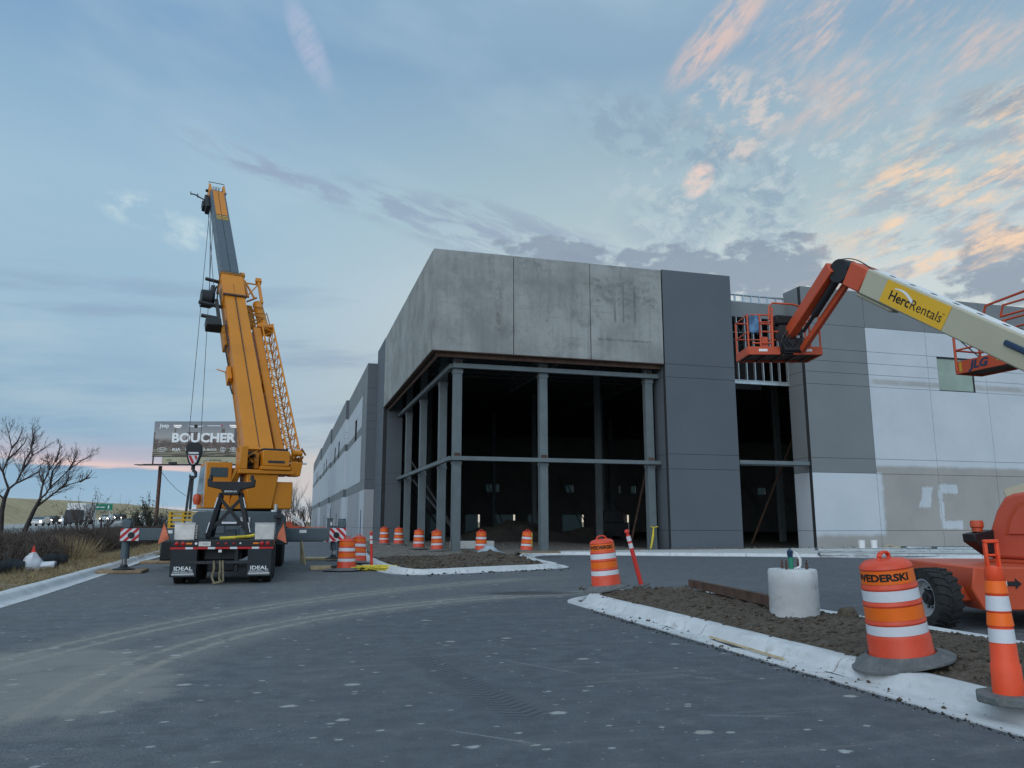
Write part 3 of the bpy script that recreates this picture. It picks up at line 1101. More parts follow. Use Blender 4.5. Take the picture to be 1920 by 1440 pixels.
def slab_panel(x0, x1, y0, y1, zs, mats_z, axis, gap=.012, rev=.022, depth=.018, name='wall_panel', label=None):
    """precast panel; zs = reveal heights bottom to top, one face material per band; the face towards -axis is proud of the grooves"""
    mb = MB()
    mats = [M['joint']] + [x for x in dict.fromkeys(mats_z)]
    order = {x: i + 1 for i, x in enumerate(dict.fromkeys(mats_z))}
    if axis == 'y':
        mb.box(x0 + gap, x1 - gap, y0 + depth, y1, zs[0], zs[-1] - .001, 0)
        for a, b_, mt in zip(zs, zs[1:], mats_z):
            mb.box(x0 + gap, x1 - gap, y0, y0 + depth + .001, a + (rev / 2 if a > zs[0] else 0), b_ - (rev / 2 if b_ < zs[-1] else 0), order[mt])
    else:
        mb.box(x0 + depth, x1, y0 + gap, y1 - gap, zs[0], zs[-1] - .001, 0)
        for a, b_, mt in zip(zs, zs[1:], mats_z):
            mb.box(x0, x0 + depth + .001, y0 + gap, y1 - gap, a + (rev / 2 if a > zs[0] else 0), b_ - (rev / 2 if b_ < zs[-1] else 0), order[mt])
    return part(mb, name, mats, bevel=0, label=label)


dk, md, wh, lo, bare, half = M['dark_paint'], M['mid_paint'], M['white_paint'], M['lower_paint'], M['bare'], M['half']
M['recess'] = dk
ZF = [-.1, 1.14, 4.55, 5.39, 9.80, 10.56, 16.2]
# bare concrete parapet box over the corner
for x0, x1 in ((6.89, 11.38), (11.38, 15.88), (15.88, 20.36)):
    mb = MB().box(x0 + .02, x1 - .02, FY, FY + .28, 10.55, 16.15)
    part(mb, 'concrete_panel', bare, bevel=.012)
ys_ = [FY + .30, 42.4, 46.8, 51.4, 56.2, 61.0]
for y0, y1 in zip(ys_, ys_[1:]):
    mb = MB().box(6.89, 7.17, y0 + .012, y1 - .012, 10.55, 16.15)
    part(mb, 'concrete_panel', bare, bevel=.012)
# steel ledger angles under the box, and backing behind the joints
mb = MB()
mb.box(7.18, 20.3, FY + .29, FY + .37, 10.56, 16.0, 0)
mb.box(7.18, 7.26, FY + .37, 61.0, 10.56, 16.0, 0)
part(mb, 'backing', M['joint'])
mb = MB()
mb.box(6.93, 20.34, FY + .03, FY + .26, 10.515, 10.548)
mb.box(6.93, 7.14, FY + .26, 60.98, 10.515, 10.548)
mb.box(7.16, 20.34, FY + .38, FY + .46, 10.3, 10.6)
mb.box(7.27, 7.35, FY + .46, 60.98, 10.3, 10.6)
part(mb, 'ledger_angle', M['rust'])

# dark pillar right of the opening
slab_panel(20.40, 24.93, FY, FY + .3, ZF, [dk] * 6, 'y', name='pillar_panel')
slab_panel(20.40, 20.7, FY + .302, 40.92, ZF[:-1] + [10.56, 16.2][1:], [dk] * 6, 'x', gap=.004, name='pillar_panel')
mb = MB().box(20.7, 24.93, FY + .31, 41.1, -.1, 16.0)
part(mb, 'pillar_core', dk)
# left pillar
slab_panel(6.89, 7.19, 61.0, 66.4, ZF, [dk] * 6, 'x', gap=.01, name='pillar_panel')
slab_panel(7.192, 8.42, 61.0, 61.3, ZF, [dk] * 6, 'y', gap=.004, name='pillar_panel')
# entrance bay wing to the right
slab_panel(29.80, 34.38, FY, FY + .3, [-.15, 1.1, 4.52, 5.40, 9.89, 10.65, 11.36, 12.12, 13.68, 16.0], [half, half, md, md, md, md, md, md, md], 'y')
slab_panel(29.80, 30.1, FY + .302, 41.12, [-.15, 1.1, 4.52, 5.40, 9.89, 10.65, 11.36, 12.12, 13.68, 16.0], [wh, wh, md, md, md, md, md, md, md], 'x', gap=.004)
ZR = [-.2, 1.1, 4.5, 5.40, 9.89, 10.65, 11.36, 12.12, 13.68, 16.0]
MR_ = [half] * 8 + [md]
wx0, wx1, wz0, wz1 = 39.75, 42.66, 9.90, 12.12
for k in range(9):
    x0 = 34.38 + 4.62 * k
    x1 = x0 + 4.62
    if k == 1:        # panel with the window opening: split round it
        mb = MB()
        y0, d_ = FY, .018
        mb.box(x0 + .012, wx0, y0 + d_, y0 + .3, ZR[0], 15.999, 0)
        mb.box(wx1, x1 - .012, y0 + d_, y0 + .3, ZR[0], 15.999, 0)
        mb.box(wx0, wx1, y0 + d_, y0 + .3, ZR[0], wz0, 0)
        mb.box(wx0, wx1, y0 + d_, y0 + .3, wz1, 15.999, 0)
        for a, b_, mt in zip(ZR, ZR[1:], MR_):
            za, zb = a + (.011 if a > ZR[0] else 0), b_ - (.011 if b_ < 16 else 0)
            mi = 1 if mt is half else 2
            if a >= wz0 - .05 and b_ <= wz1 + .05:
                mb.box(x0 + .012, wx0, y0, y0 + d_ + .001, za, zb, mi)
                mb.box(wx1, x1 - .012, y0, y0 + d_ + .001, za, zb, mi)
            else:
                mb.box(x0 + .012, x1 - .012, y0, y0 + d_ + .001, za, zb, mi)
        part(mb, 'wall_panel', [M['joint'], half, md], label='wall panel with the upper window')
    else:
        slab_panel(x0, x1, FY, FY + .3, ZR, MR_, 'y')
# upper window
M['window'] = pm('upper window glass', (.30, .37, .31), .12, 0, var=.12, scale=.6, spec=.6)
mb = MB().box(wx0 + .05, wx1 - .05, FY + .10, FY + .13, wz0 + .05, wz1 - .10)
wo = part(mb, 'window', M['window'])
mb = MB()
mb.box(wx0, wx0 + .05, FY + .06, FY + .18, wz0, wz1)
mb.box(wx1 - .05, wx1, FY + .06, FY + .18, wz0, wz1)
mb.box(wx0 + .05, wx1 - .05, FY + .06, FY + .18, wz1 - .10, wz1)
mb.box(wx0 + .05, wx1 - .05, FY + .06, FY + .18, wz0, wz0 + .05)
f_ = mb.build('frame', M['dark_steel'], wo)

# entrance bay: recessed, header channel, metal studs, grey sheathing and open parapet studs
mb = MB().box(24.95, 29.80, 41.0, 41.22, 9.97, 10.2)
mb.box(24.95, 29.80, 40.94, 41.0, 10.17, 10.2)
part(mb, 'header', M['galv'])
for k in range(9):
    x = 25.06 + .585 * k
    mb = MB()
    mb.box(x, x + .045, 41.02, 41.06, 10.2, 14.2)
    mb.box(x, x + .010, 41.06, 41.17, 10.2, 14.2)
    mb.box(x, x + .045, 41.17, 41.21, 10.2, 14.2)
    part(mb, 'metal_stud', M['galv'])
part(MB().box(24.95, 29.80, 41.0, 41.2, 14.2, 15.16), 'sheathing', md)
mb = MB().box(24.95, 29.80, 41.0, 41.2, 15.17, 15.23)
mb.box(24.95, 29.80, 41.0, 41.2, 15.62, 15.68)
part(mb, 'stud_track', M['galv'])
for k in range(9):
    x = 25.06 + .585 * k
    part(MB().box(x, x + .07, 41.03, 41.17, 15.23, 15.62), 'parapet_stud', M['galv'])
mb = MB()
mb.box(25.0, 29.72, FY + .06, FY + .26, 4.93, 5.14)
mb.box(24.95, 29.78, FY + .26, FY + .34, 4.86, 5.16)
part(mb, 'canopy_beam', M['steel'])
part(MB().box(24.95, 29.80, 44.0, 44.1, 10.2, 14.2), 'bay_backing', M['black_plastic'])

# glazed-corner steel: columns, girts
COLS = [(8.30, 40.4), (13.17, 40.4), (19.62, 40.4), (8.30, 44.5), (8.30, 51.4), (8.30, 58.0)]
for (x, y) in COLS:
    mb = MB().box(x, x + .46, y, y + .42, .0, 14.0)
    o = part(mb, 'steel_column', M['steel'], bevel=.02)
    mb = MB().box(x - .09, x + .55, y - .09, y + .51, .02, .11)
    mb.box(x - .03, x + .49, y - .03, y + .45, 4.65, 4.80)
    mb.box(x - .03, x + .49, y - .03, y + .45, 9.55, 9.80)
    cap = mb.build('cap_plate', M['steel'], o, bevel=.006)
    mb = MB()
    mb.box(x + .06, x + .40, y - .012, y + .0, 5.08, 5.24)
    mb.box(x + .10, x + .36, y - .012, y + .0, 10.12, 10.24)
    mb.build('weld_seat', M['rust'], o)
for z0, z1 in ((4.83, 5.05), (9.82, 10.07)):
    mb = MB().box(8.2, 20.38, 40.16, 40.38, z0, z1)
    part(mb, 'girt_beam', M['steel'], bevel=.012)
    mb = MB().box(8.06, 8.28, 40.40, 60.98, z0 + .001, z1 - .001)
    part(mb, 'girt_beam', M['steel'], bevel=.012)
# roof, joists and inner walls
part(MB().box(7.3, 108, 41.4, 112, 14.5, 14.7), 'roof_deck', M['roof_deck'])
part(MB().box(7.3, 24.9, 39.85, 41.38, 14.5, 14.7), 'roof_deck', M['roof_deck'])


def joist(p, q, top, dep, n):
    mb = MB()
    p, q = Vector(p), Vector(q)
    mb.beam(p + Vector((0, 0, top)), q + Vector((0, 0, top)), .12, .06)
    mb.beam(p + Vector((0, 0, top - dep)), q + Vector((0, 0, top - dep)), .12, .06)
    for k in range(n):
        a = p.lerp(q, k / n)
        b_ = p.lerp(q, (k + .5) / n)
        c_ = p.lerp(q, (k + 1) / n)
        mb.tube([a + Vector((0, 0, top)), b_ + Vector((0, 0, top - dep))], .022, 4, caps=False)
        mb.tube([b_ + Vector((0, 0, top - dep)), c_ + Vector((0, 0, top))], .022, 4, caps=False)
    return mb


for k in range(12):
    y = 41.6 + 1.75 * k
    part(joist((7.4, y, 0), (27.5, y, 0), 14.3, .95, 17), 'roof_joist', M['steel'])
for x in (10.6, 17.2):
    part(joist((x, 40.0, 0), (x, 61, 0), 13.3, 1.1, 14), 'joist_girder', M['steel'])
for k in range(4):       # long girders deeper inside
    part(joist((27.5 + 16 * k, 42, 0), (27.5 + 16 * k, 110, 0), 14.3, 1.5, 34), 'joist_girder', M['steel'])

for x, y in ((22.55, 55.2), (30.2, 73.0), (23.4, 74.3), (23.2, 89.5), (38.5, 55.2), (38.5, 73), (47, 90), (54.5, 55.2), (54.5, 73), (38.5, 90), (12.5, 73), (12.5, 90)):
    part(MB().box(x, x + .4, y, y + .4, 0, 14.5), 'steel_column', M['steel'])
tag(MB().box(7.2, 108, 41.5, 111.9, .0, .06).build('dirt_floor', M['inside_dirt']), kind='structure')
# rear wall with window openings and dock doors
RW = 112
wins = [(28.1, 28.95), (29.35, 30.1), (40.6, 41.9), (49.3, 49.65), (51.4, 52.3), (62, 63.2), (74.0, 75.6), (85, 86.2)]
docks = [(12.5, 15), (19, 21.6), (25.0, 27.2), (29.4, 32.6), (34.5, 37.2), (40.0, 43.5), (47, 48), (50, 51), (66, 69)]
mb = MB()
cuts = sorted(wins)
x = 7.0
for a, b_ in cuts:
    mb.box(x, a, RW, RW + .3, 6.05, 7.15)
    x = b_
mb.box(x, 108, RW, RW + .3, 6.05, 7.15)
x = 7.0
for a, b_ in docks:
    mb.box(x, a, RW, RW + .3, 0, 2.7)
    x = b_
mb.box(x, 108, RW, RW + .3, 0, 2.7)
mb.box(7, 108, RW, RW + .3, 2.7, 6.05)
mb.box(7, 108, RW, RW + .3, 7.15, 16)
part(mb, 'rear_wall', M['wall_in'])
dim_mat, gc, bc = newmat('added translucent dimming sheet')  # added sheets that dim the daylight through the rear openings
tb = gc.n.new('ShaderNodeBsdfTranslucent')
tb.inputs[0].default_value = (.22, .26, .27, 1)
gc.nt.links.new(tb.outputs[0], gc.n['Material Output'].inputs[0])
for a, b_ in docks:
    part(MB().box(a + .01, b_ - .25, RW + .32, RW + .34, .1, 2.72), 'added_dock_dimmer', dim_mat)
for a, b_ in wins:
    part(MB().box(a, b_, RW + .31, RW + .33, 6.0, 7.2), 'added_window_dimmer', dim_mat)  # same added sheet outside each window, only to dim it
part(MB().box(107.7, 108, FY + .3, RW, -.1, 16), 'side_wall', M['wall_in'])

# tilt-up wall braces standing in the opening
for n_, (p, q, r) in enumerate([((23.3, 48, 5.5), (21.7, 47.6, .1), .08), ((34.9, 48, 7.6), (31.0, 48, .1), .08),
                                ((9.2, 60.5, 6.2), (12.0, 54.5, .1), .09), ((8.6, 65.5, 7.2), (13.6, 62, .1), .09), ((8.4, 70, 7.4), (13.4, 66.5, .1), .09),
                                ((8.6, 56.0, 4.6), (11.4, 50.6, .1), .09)]):
    part(MB().tube([p, q], r, 8), 'wall_brace', M['rust'] if n_ < 2 else M['dark_steel'])
for k in range(9):
    x = 27 + 6.2 * k
    for dx in (0, .8):
        part(MB().tube([(x + dx, RW - .1, 8.5), (x + dx + 1.6, RW - 6.5, .1)], .07, 6), 'wall_brace', M['steel'])

# long west side: stepped wings of panels with upper windows and a door slot
WING = [(6.08, 66.4, 88.0), (5.77, 88.0, 116.5), (5.58, 116.5, 148.0), (5.40, 148.0, 190.0)]
ZW = [-.15, 1.13, 4.33, 5.15, 9.42, 10.14, 10.80, 11.50, 12.98, 15.14]
for n_, (x, y0, y1) in enumerate(WING):
    # corner return facing the camera, its shade put into darker wall tones
    xr = 6.9 if n_ == 0 else WING[n_ - 1][0] + .02
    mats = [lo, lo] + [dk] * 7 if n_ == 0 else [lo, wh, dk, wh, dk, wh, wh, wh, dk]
    zs = ZW
    mb = MB()
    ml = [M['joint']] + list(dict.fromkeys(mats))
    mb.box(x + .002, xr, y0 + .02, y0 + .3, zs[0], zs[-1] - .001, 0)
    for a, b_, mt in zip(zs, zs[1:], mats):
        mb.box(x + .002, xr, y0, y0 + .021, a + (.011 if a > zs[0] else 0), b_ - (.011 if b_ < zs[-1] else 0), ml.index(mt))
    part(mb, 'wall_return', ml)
    # the long face: narrow grey/white margin panels and wide bays
    L_ = y1 - y0
    bays = []
    if n_ == 0:
        bays = [(y0, 70.8, [wh, wh, md, md, md, md, md, md, md], None), (70.8, 76.05, [lo, lo, md, wh, md, wh, wh, wh, md], None),
                (76.05, 78.4, [lo, lo, md, wh, md, wh, wh, wh, md], 'win'), (78.4, 85.2, [lo, lo, md, wh, md, wh, wh, wh, md], None),
                (85.2, y1, [wh, wh, md, wh, md, wh, wh, wh, md], None)]
    else:
        a = y0
        bays = [(a, a + 3.2, [wh, wh, md, wh, md, wh, wh, wh, md], None), (a + 3.2, a + 9.6, [lo, lo, md, wh, md, wh, wh, wh, md], None),
                (a + 9.6, a + 12, [lo, lo, md, wh, md, wh, wh, wh, md], 'win'), (a + 12, a + 18, [lo, lo, md, wh, md, wh, wh, wh, md], None),
                (a + 18, a + 20.4, [lo, lo, md, wh, md, wh, wh, wh, md], 'win'), (a + 20.4, y1 - 3.4, [lo, lo, md, wh, md, wh, wh, wh, md], None),
                (y1 - 3.4, y1, [wh, wh, md, wh, md, wh, wh, wh, md], None)]
    for a, b_, mats, kind in bays:
        if kind == 'win':
            mb = MB()
            ml = [M['joint']] + list(dict.fromkeys(mats))
            mb.box(x + .018, x + .3, a + .012, b_ - .012, ZW[0], 9.42, 0)
            mb.box(x + .018, x + .3, a + .012, b_ - .012, 11.5, ZW[-1] - .001, 0)
            for z0, z1, mt in zip(ZW, ZW[1:], mats):
                if 9.40 < z0 < 11.45: continue
                mb.box(x, x + .019, a + .012, b_ - .012, z0 + (.011 if z0 > ZW[0] else 0), z1 - (.011 if z1 < ZW[-1] else 0), ml.index(mt))
            part(mb, 'wall_panel', ml)
            w_ = part(MB().box(x + .24, x + .27, a + .05, b_ - .05, 9.45, 11.47), 'window', M['glass'])
            MB().box(x + .18, x + .24, a + .04, a + .10, 9.43, 11.48).box(x + .18, x + .24, b_ - .10, b_ - .04, 9.43, 11.48).box(x + .18, x + .24, a + .10, b_ - .10, 11.40, 11.48).box(x + .18, x + .24, a + .10, b_ - .10, 9.43, 9.50).build('frame', M['dark_steel'], w_)
        else:
            slab_panel(x, x + .3, a, b_, ZW, mats, 'x')
    # sheet joint lines of the slots near the ground
    if n_ == 0:
        part(MB().box(x - .03, x + .0, 68.45, 69.0, .1, 2.65), 'door', M['decal_navy'])
    else:
        part(MB().box(x - .02, x + .0, y0 + 10.2, y0 + 11.2, .1, 2.65), 'door', M['dark_steel'])

# ------------------------------------------------------------------ traffic drums
def lettering_wrap(txt, size, rad, z, centre_deg, parent, mat, sx=1.0):
    me = text_mesh(txt, size, offset=.0045, sx=sx)
    bm = bmesh.new()
    bm.from_mesh(me)
    for _ in range(2):
        long = [e_ for e_ in bm.edges if e_.calc_length() > .03]
        if long:
            bmesh.ops.subdivide_edges(bm, edges=long, cuts=1)
    for v in bm.verts:
        a = R(centre_deg) + v.co.x / rad
        v.co = Vector((rad * math.cos(a), rad * math.sin(a), z + v.co.y))
    bm.to_mesh(me)
    bm.free()
    me.materials.clear()
    me.materials.append(mat)
    me.name = 'lettering'
    o = bpy.data.objects.new('lettering', me)
    C.objects.link(o)
    o.parent = parent
    return o


DRP = [(.318, .0), (.322, .03), (.310, .055), (.308, .20), (.302, .215), (.302, .235), (.292, .245), (.290, .355), (.296, .362), (.292, .385), (.285, .395),
       (.281, .54), (.288, .548), (.284, .572), (.274, .582), (.270, .705), (.277, .712), (.273, .74), (.262, .752), (.256, .905), (.262, .915), (.250, .945), (.232, .962)]


def make_drum(label, text=False, base=.50, base_mat='base_rubber', centre=-115., drop=0.):
    t = thing('traffic_drum', label, 'traffic drum', group='orange and white traffic drums')
    mb = MB()
    mb.lathe(DRP, 36)
    # domed lid with the moulded grip
    mb.lathe([(.232, .962), (.20, .985), (.10, 1.0), (.0005, 1.004)], 36, cap0=False)
    mb.build('barrel', M['drum_orange'], t, smooth=50)
    mb = MB()
    pts = [(-.105, 0, .975), (-.10, 0, 1.02), (-.07, 0, 1.058), (0, 0, 1.068), (.07, 0, 1.058), (.10, 0, 1.02), (.105, 0, .975)]
    for a, b_ in zip(pts, pts[1:]):
        mb.beam(a, b_, .05, .03)
    mb.build('handle', M['drum_orange'], t, bevel=.008)
    for z0, z1, mt in ((.252, .348, 'white_tape'), (.402, .532, 'tape_orange'), (.590, .698, 'white_tape'), (.762, .898, 'tape_orange')):
        def rr(z):
            for (ra, za), (rb, zb) in zip(DRP, DRP[1:]):
                if za <= z <= zb:
                    return ra + (rb - ra) * (z - za) / (zb - za)
        MB().lathe([(rr(z0) + .003, z0), (rr(z1) + .003, z1)], 36, cap0=False, cap1=False).build('reflective_band', M[mt], t, smooth=60)
    mb = MB()
    mb.lathe([(.325, .035), (.34, .05), (.38, .025), (base * .82, .002), (base, -.028), (base, -.05), (.33, -.05)], 40, cap0=False, cap1=True)
    bo = mb.build('rubber_base', M[base_mat], t, smooth=50)
    if text:
        lettering_wrap('WEDERSKI', .100, .2635, .828, centre, t, M['letter_black'], sx=1.22)
    return t


def lean(o, dx, dy, rz=0.):
    """tilt so that the top moves towards +x by dx and +y by dy (radians)"""
    o.rotation_euler = (Matrix.Rotation(dx, 3, 'Y') @ Matrix.Rotation(-dy, 3, 'X') @ Matrix.Rotation(rz, 3, 'Z')).to_euler()


d1 = make_drum('large traffic drum with black lettering on the near kerb, leaning left over a wide base', True, .50, centre=-166)
d1.location = (6.22, 6.98, .23)
lean(d1, -.125, .0, R(20))
bo = [c_ for c_ in d1.children if c_.name.startswith('rubber_base')][0]
for v in bo.data.vertices:                         # the rubber base sags over the kerb
    r_ = math.hypot(v.co.x, v.co.y)
    if r_ > .34:
        a = math.atan2(v.co.y, v.co.x)
        v.co.z += (r_ - .34) * (.16 * math.cos(a + .2) - .10 * math.sin(a) + .10 * math.sin(2 * a))
d2 = make_drum('traffic drum with black lettering standing on the far tip of the soil island', True, .50, centre=-114)
d2.location = (6.60, 15.75, .25)
lean(d2, -.09, .02, R(-5))
bo = [c_ for c_ in d2.children if c_.name.startswith('rubber_base')][0]
for v in bo.data.vertices:
    r_ = math.hypot(v.co.x, v.co.y)
    if r_ > .34:
        v.co.z += (r_ - .34) * (.28 * v.co.x / r_ + .04)
proto = make_drum('front drum of the pair standing on the asphalt beside the outrigger mat', False, .52)
proto.location = (1.98, 27.1, .055)
spots = [((2.72, 31.2, .06), .02, .10, 'rear drum of the pair, half hidden behind the one beside the outrigger mat'),
         ((5.9, 49.8, apron_h(5.9, 49.8) + .06), .0, 0, 'leftmost drum against the dark left pillar under the overhang'),
         ((6.7, 49.0, apron_h(6.7, 49) + .06), .01, 0, 'second drum from the left under the overhang, by the last steel column'),
         ((6.98, 43.0, apron_h(6.98, 43) + .06), .02, .05, 'drum on the gravel in front of the third steel column, slightly tilted right'),
         ((7.55, 40.6, apron_h(7.55, 40.6) + .06), -.02, .02, 'drum on the gravel just left of the front corner column'),
         ((9.75, 39.9, apron_h(9.75, 39.9) + .06), .0, -.02, 'drum behind the soil heap just right of the front corner column'),
         ((11.75, 38.4, .16), .07, 0, 'tilted drum with a yellow strip down its side, left of the middle column')]
for p, lx, ly, lab in spots:
    o = copy_tree(proto)
    o['label'] = lab
    o.location = p
    lean(o, lx, ly, rnd.uniform(0, 6))
    if 'yellow' in lab:
        q = MB().lathe([(.31, .06), (.262, .90)], 36, cap0=False, cap1=False)
        q.f, q.m = q.f[30:33], q.m[30:33]
        st_ = q.build('yellow_strip', M['yellow_rope'], o)
        st_.rotation_euler = (0, 0, 0)

# tall looper cone on the near kerb
t = thing('channelizer_cone', 'tall slim orange cone with white and fluorescent bands on an octagonal rubber base', 'traffic cone', (5.78, 5.33, .145))
CX = [(.118, .04), (.112, .30), (.104, .31), (.092, .60), (.098, .605), (.088, .72), (.092, .725), (.082, .86), (.086, .865), (.075, .98), (.079, .985), (.068, 1.08), (.066, 1.09)]
MB().lathe(CX, 20).build('cone', M['cone_orange'], t, smooth=45)
for z0, z1, mt in ((.475, .585, 'white_tape'), (.612, .712, 'tape_hot'), (.73, .85, 'white_tape'), (.872, .972, 'tape_hot')):
    def rc(z):
        for (ra, za), (rb, zb) in zip(CX, CX[1:]):
            if za <= z <= zb:
                return ra + (rb - ra) * (z - za) / (zb - za) + .0025
    MB().lathe([(rc(z0), z0), (rc(z1), z1)], 20, cap0=False, cap1=False).build('reflective_band', M[mt], t)
mb = MB(frame((0, 0, 0), (.2756, .961, 0)))
mb.box(-.062, -.036, -.02, .02, 1.088, 1.28).box(.036, .062, -.02, .02, 1.088, 1.28).box(-.062, .062, -.02, .02, 1.281, 1.31).box(-.035, .035, -.015, .015, 1.17, 1.19)
mb.build('handle', M['cone_orange'], t, bevel=.006)
mb = MB().prism([(.255 * math.cos(R(22.5 + 45 * k)), .255 * math.sin(R(22.5 + 45 * k))) for k in range(8)], -.0, .07)
bo = mb.build('rubber_base', M['base_rubber'], t, bevel=.012)
lean(t, -.02, .0)


def post(label, loc, lx, ly, h=1.12):
    t = thing('delineator_post', label, 'delineator post', loc, group='slim red delineator posts')
    mb = MB().lathe([(.052, 0), (.05, .1), (.046, h - .1), (.043, h)], 16)
    mb.build('post', M['post_red'], t, smooth=60)
    mb = MB().lathe([(.03, h), (.03, h + .04), (.055, h + .05), (.058, h + .08), (.04, h + .11), (.015, h + .12)], 16)
    mb.build('grip', M['post_red'], t, smooth=60)
    for z0 in (h - .30, h - .14):
        MB().lathe([(.0495, z0), (.0485, z0 + .11)], 16, cap0=False, cap1=False).build('reflective_band', M['white_tape'], t)
    mb = MB().prism([(.2 * math.cos(R(22.5 + 45 * k)), .2 * math.sin(R(22.5 + 45 * k))) for k in range(8)], -.03, .02)
    mb.build('rubber_base', M['base_rubber'], t, bevel=.008)
    lean(t, lx, ly)
    return t


post('red post leaning far to the left beside the lettered drum on the island tip', (7.55, 16.05, .24), -.25, .03)
post('upright red post standing in yellow rope at the left end of the corner island', (2.86, 27.5, .05), -.04, .02)

# concrete light-pole base with its anchor bolts and wires
t = thing('light_pole_base', 'pale round concrete light-pole base with anchor bolts and loose wires on the soil island', 'pole base', (7.62, 10.72, .05))
mb = MB()
mb.lathe([(.37, 0), (.368, .2), (.370, .205), (.369, .40), (.372, .405), (.366, .60), (.369, .605), (.366, .80), (.352, .83)], 44)
mb.build('concrete_drum', M['kerb'], t, smooth=45)
for k, (x, y) in enumerate(((-.17, -.10), (.15, -.16), (-.08, .14), (.2, .12))):
    bt = MB().tube([(x, y, .825), (x, y, .97)], .013, 8).lathe([(.03, .84), (.03, .875)], 6, mat=Matrix.Translation((x, y, 0)))
    bt.lathe([(.026, .90), (.026, .925)], 6, mat=Matrix.Translation((x, y, 0))).build('anchor_bolt', M['rust'], t, smooth=30)
MB().tube([(.0, .02, .825), (.0, .02, 1.02)], .038, 12).build('conduit', M['pvc_green'], t)
MB().tube([(-.01, .02, 1.02), (-.02, .0, 1.10), (.0, .03, 1.13)], [.042, .05, .02], 10).build('tape_wrap', M['decal_navy'], t)
for k in range(3):
    MB().tube([(0, .02, 1.10), (.06 + .01 * k, -.02, 1.08), (.12 + .015 * k, -.03, .98), (.13 + .01 * k, -.02, .88), (.10 - .05 * k, -.06, .838)], .010, 6).build('wire', M['white'], t)

# rusty beam lying on the soil beside the base
t = thing('steel_channel', 'rusty steel channel lying on the soil left of the concrete pole base', 'steel channel', (7.9, 13.2, .24))
mb = MB()
p, q = Vector((8.35, 15.3, .24)), Vector((7.62, 11.25, .27))
mb.beam(p, q, .10, .012, up=(0, 0, 1)).beam(p + Vector((-.05, 0, .075)), q + Vector((-.05, 0, .075)), .012, .16).beam(p + Vector((0, 0, .15)), q + Vector((0, 0, .15)), .10, .010)
o = mb.build('channel', M['rust'], t)
o.matrix_parent_inverse = inv(t)

# clods of soil, gravel and scraps on the islands and along the gutters
def clods(name, n, fn, r0, r1, mat, seed):
    rr = random.Random(seed)
    mb = MB()
    for _ in range(n):
        x, y, z = fn(rr)
        r = r0 + (r1 - r0) * rr.random() ** 3
        vs = []
        for a, b_, c_ in ((1, 0, 0), (-1, 0, 0), (0, 1, 0), (0, -1, 0), (0, 0, 1), (0, 0, -1)):
            k = r * rr.uniform(.7, 1.3)
            vs.append((x + a * k * 1.2, y + b_ * k * 1.2, z + c_ * k * .75))
        mb._add(vs, ((0, 2, 4), (2, 1, 4), (1, 3, 4), (3, 0, 4), (2, 0, 5), (1, 2, 5), (3, 1, 5), (0, 3, 5)))
    return tag(mb.build(name, mat, smooth=180, fix=False), kind='stuff')


def f_isl(rr):
    x, y = rr.uniform(6.05, 8.7), 3 + 13 * rr.random()
    return x, y, isl_h(x, y) + .005


def f_mid(rr):
    while True:
        x, y = rr.uniform(3.6, 11), rr.uniform(25.3, 33.5)
        if inpoly(x, y, MIDP):
            return x, y, mid_h(x, y) + .01


def f_gut(rr):
    u = rr.random() ** 2 * .45
    y = rr.uniform(2.5, 14)
    return 5.40 + u + rr.gauss(0, .05), y, .015


def f_gutm(rr):
    x = rr.uniform(3.5, 9.5)
    return x, 24.1 + (x - 4) * .33 + rr.gauss(0, .25), .01


def f_apr(rr):
    while True:
        x, y = rr.uniform(4, 19), rr.uniform(34, 60)
        if inpoly(x, y, APR):
            return x, y, apron_h(x, y) + .01


def f_wall(rr):
    x = rr.uniform(20.3, 27) if rr.random() < .8 else rr.uniform(27, 46)
    return x, FY - .05 - abs(rr.gauss(0, .18)), .14


clods('soil_clods', 3400, f_isl, .006, .045, M['soil'], 1)
clods('soil_clods', 900, f_mid, .02, .12, M['soil'], 2)
clods('gutter_debris', 190, f_gut, .005, .026, M['soil'], 3)
clods('asphalt_crumbs', 700, lambda rr: (5.37 + rr.gauss(0, .035), rr.uniform(2.5, 13.4), .006), .005, .015, M['rubber'], 14)
clods('gutter_debris', 60, f_gutm, .02, .06, M['rubber'], 4)
clods('rubble', 900, f_apr, .015, .07, M['gravel'], 5)
clods('rubble', 260, f_wall, .02, .09, M['gravel'], 6)
tag(MB().hexa([(8.0, 10.1, .2), (8.28, 10.05, .2), (8.32, 10.3, .2), (8.05, 10.34, .2), (8.04, 10.12, .33), (8.22, 10.1, .36), (8.25, 10.25, .34), (8.09, 10.3, .32)]).build('soil_lump', M['soil'], bevel=.03, seg=2), 'dark lump of soil right of the concrete pole base', 'soil lump')
tag(MB().beam((5.72, 10.0, .035), (5.64, 8.2, .03), .03, .02).build('wood_lath', M['fresh_timber']), 'thin wooden lath lying in the gutter of the near kerb', 'lath')

# yellow rope heaped round the post
rr = random.Random(3)
mb = MB()
for k in range(26):
    p = [(2.9 + rr.gauss(0, .42), 27.2 + rr.gauss(0, .35), .03 + .12 * rr.random()) for _ in range(5)]
    mb.tube(p, .022, 5)
tag(mb.build('rope_heap', M['yellow_rope'], smooth=60), 'tangled yellow rope heaped round the upright red post', 'rope')
# steel tyre ring under the front drum
tag(MB().lathe([(.55, 0), (.62, .01), (.66, .04), (.60, .055), (.50, .03), (.5, .0)], 32, mat=Matrix.Translation((1.85, 26.95, .004)), cap0=False, cap1=False).build('rubber_ring', M['base_rubber'], smooth=50), 'flat grey rubber ring lying on the asphalt under the front drum', 'rubber ring')
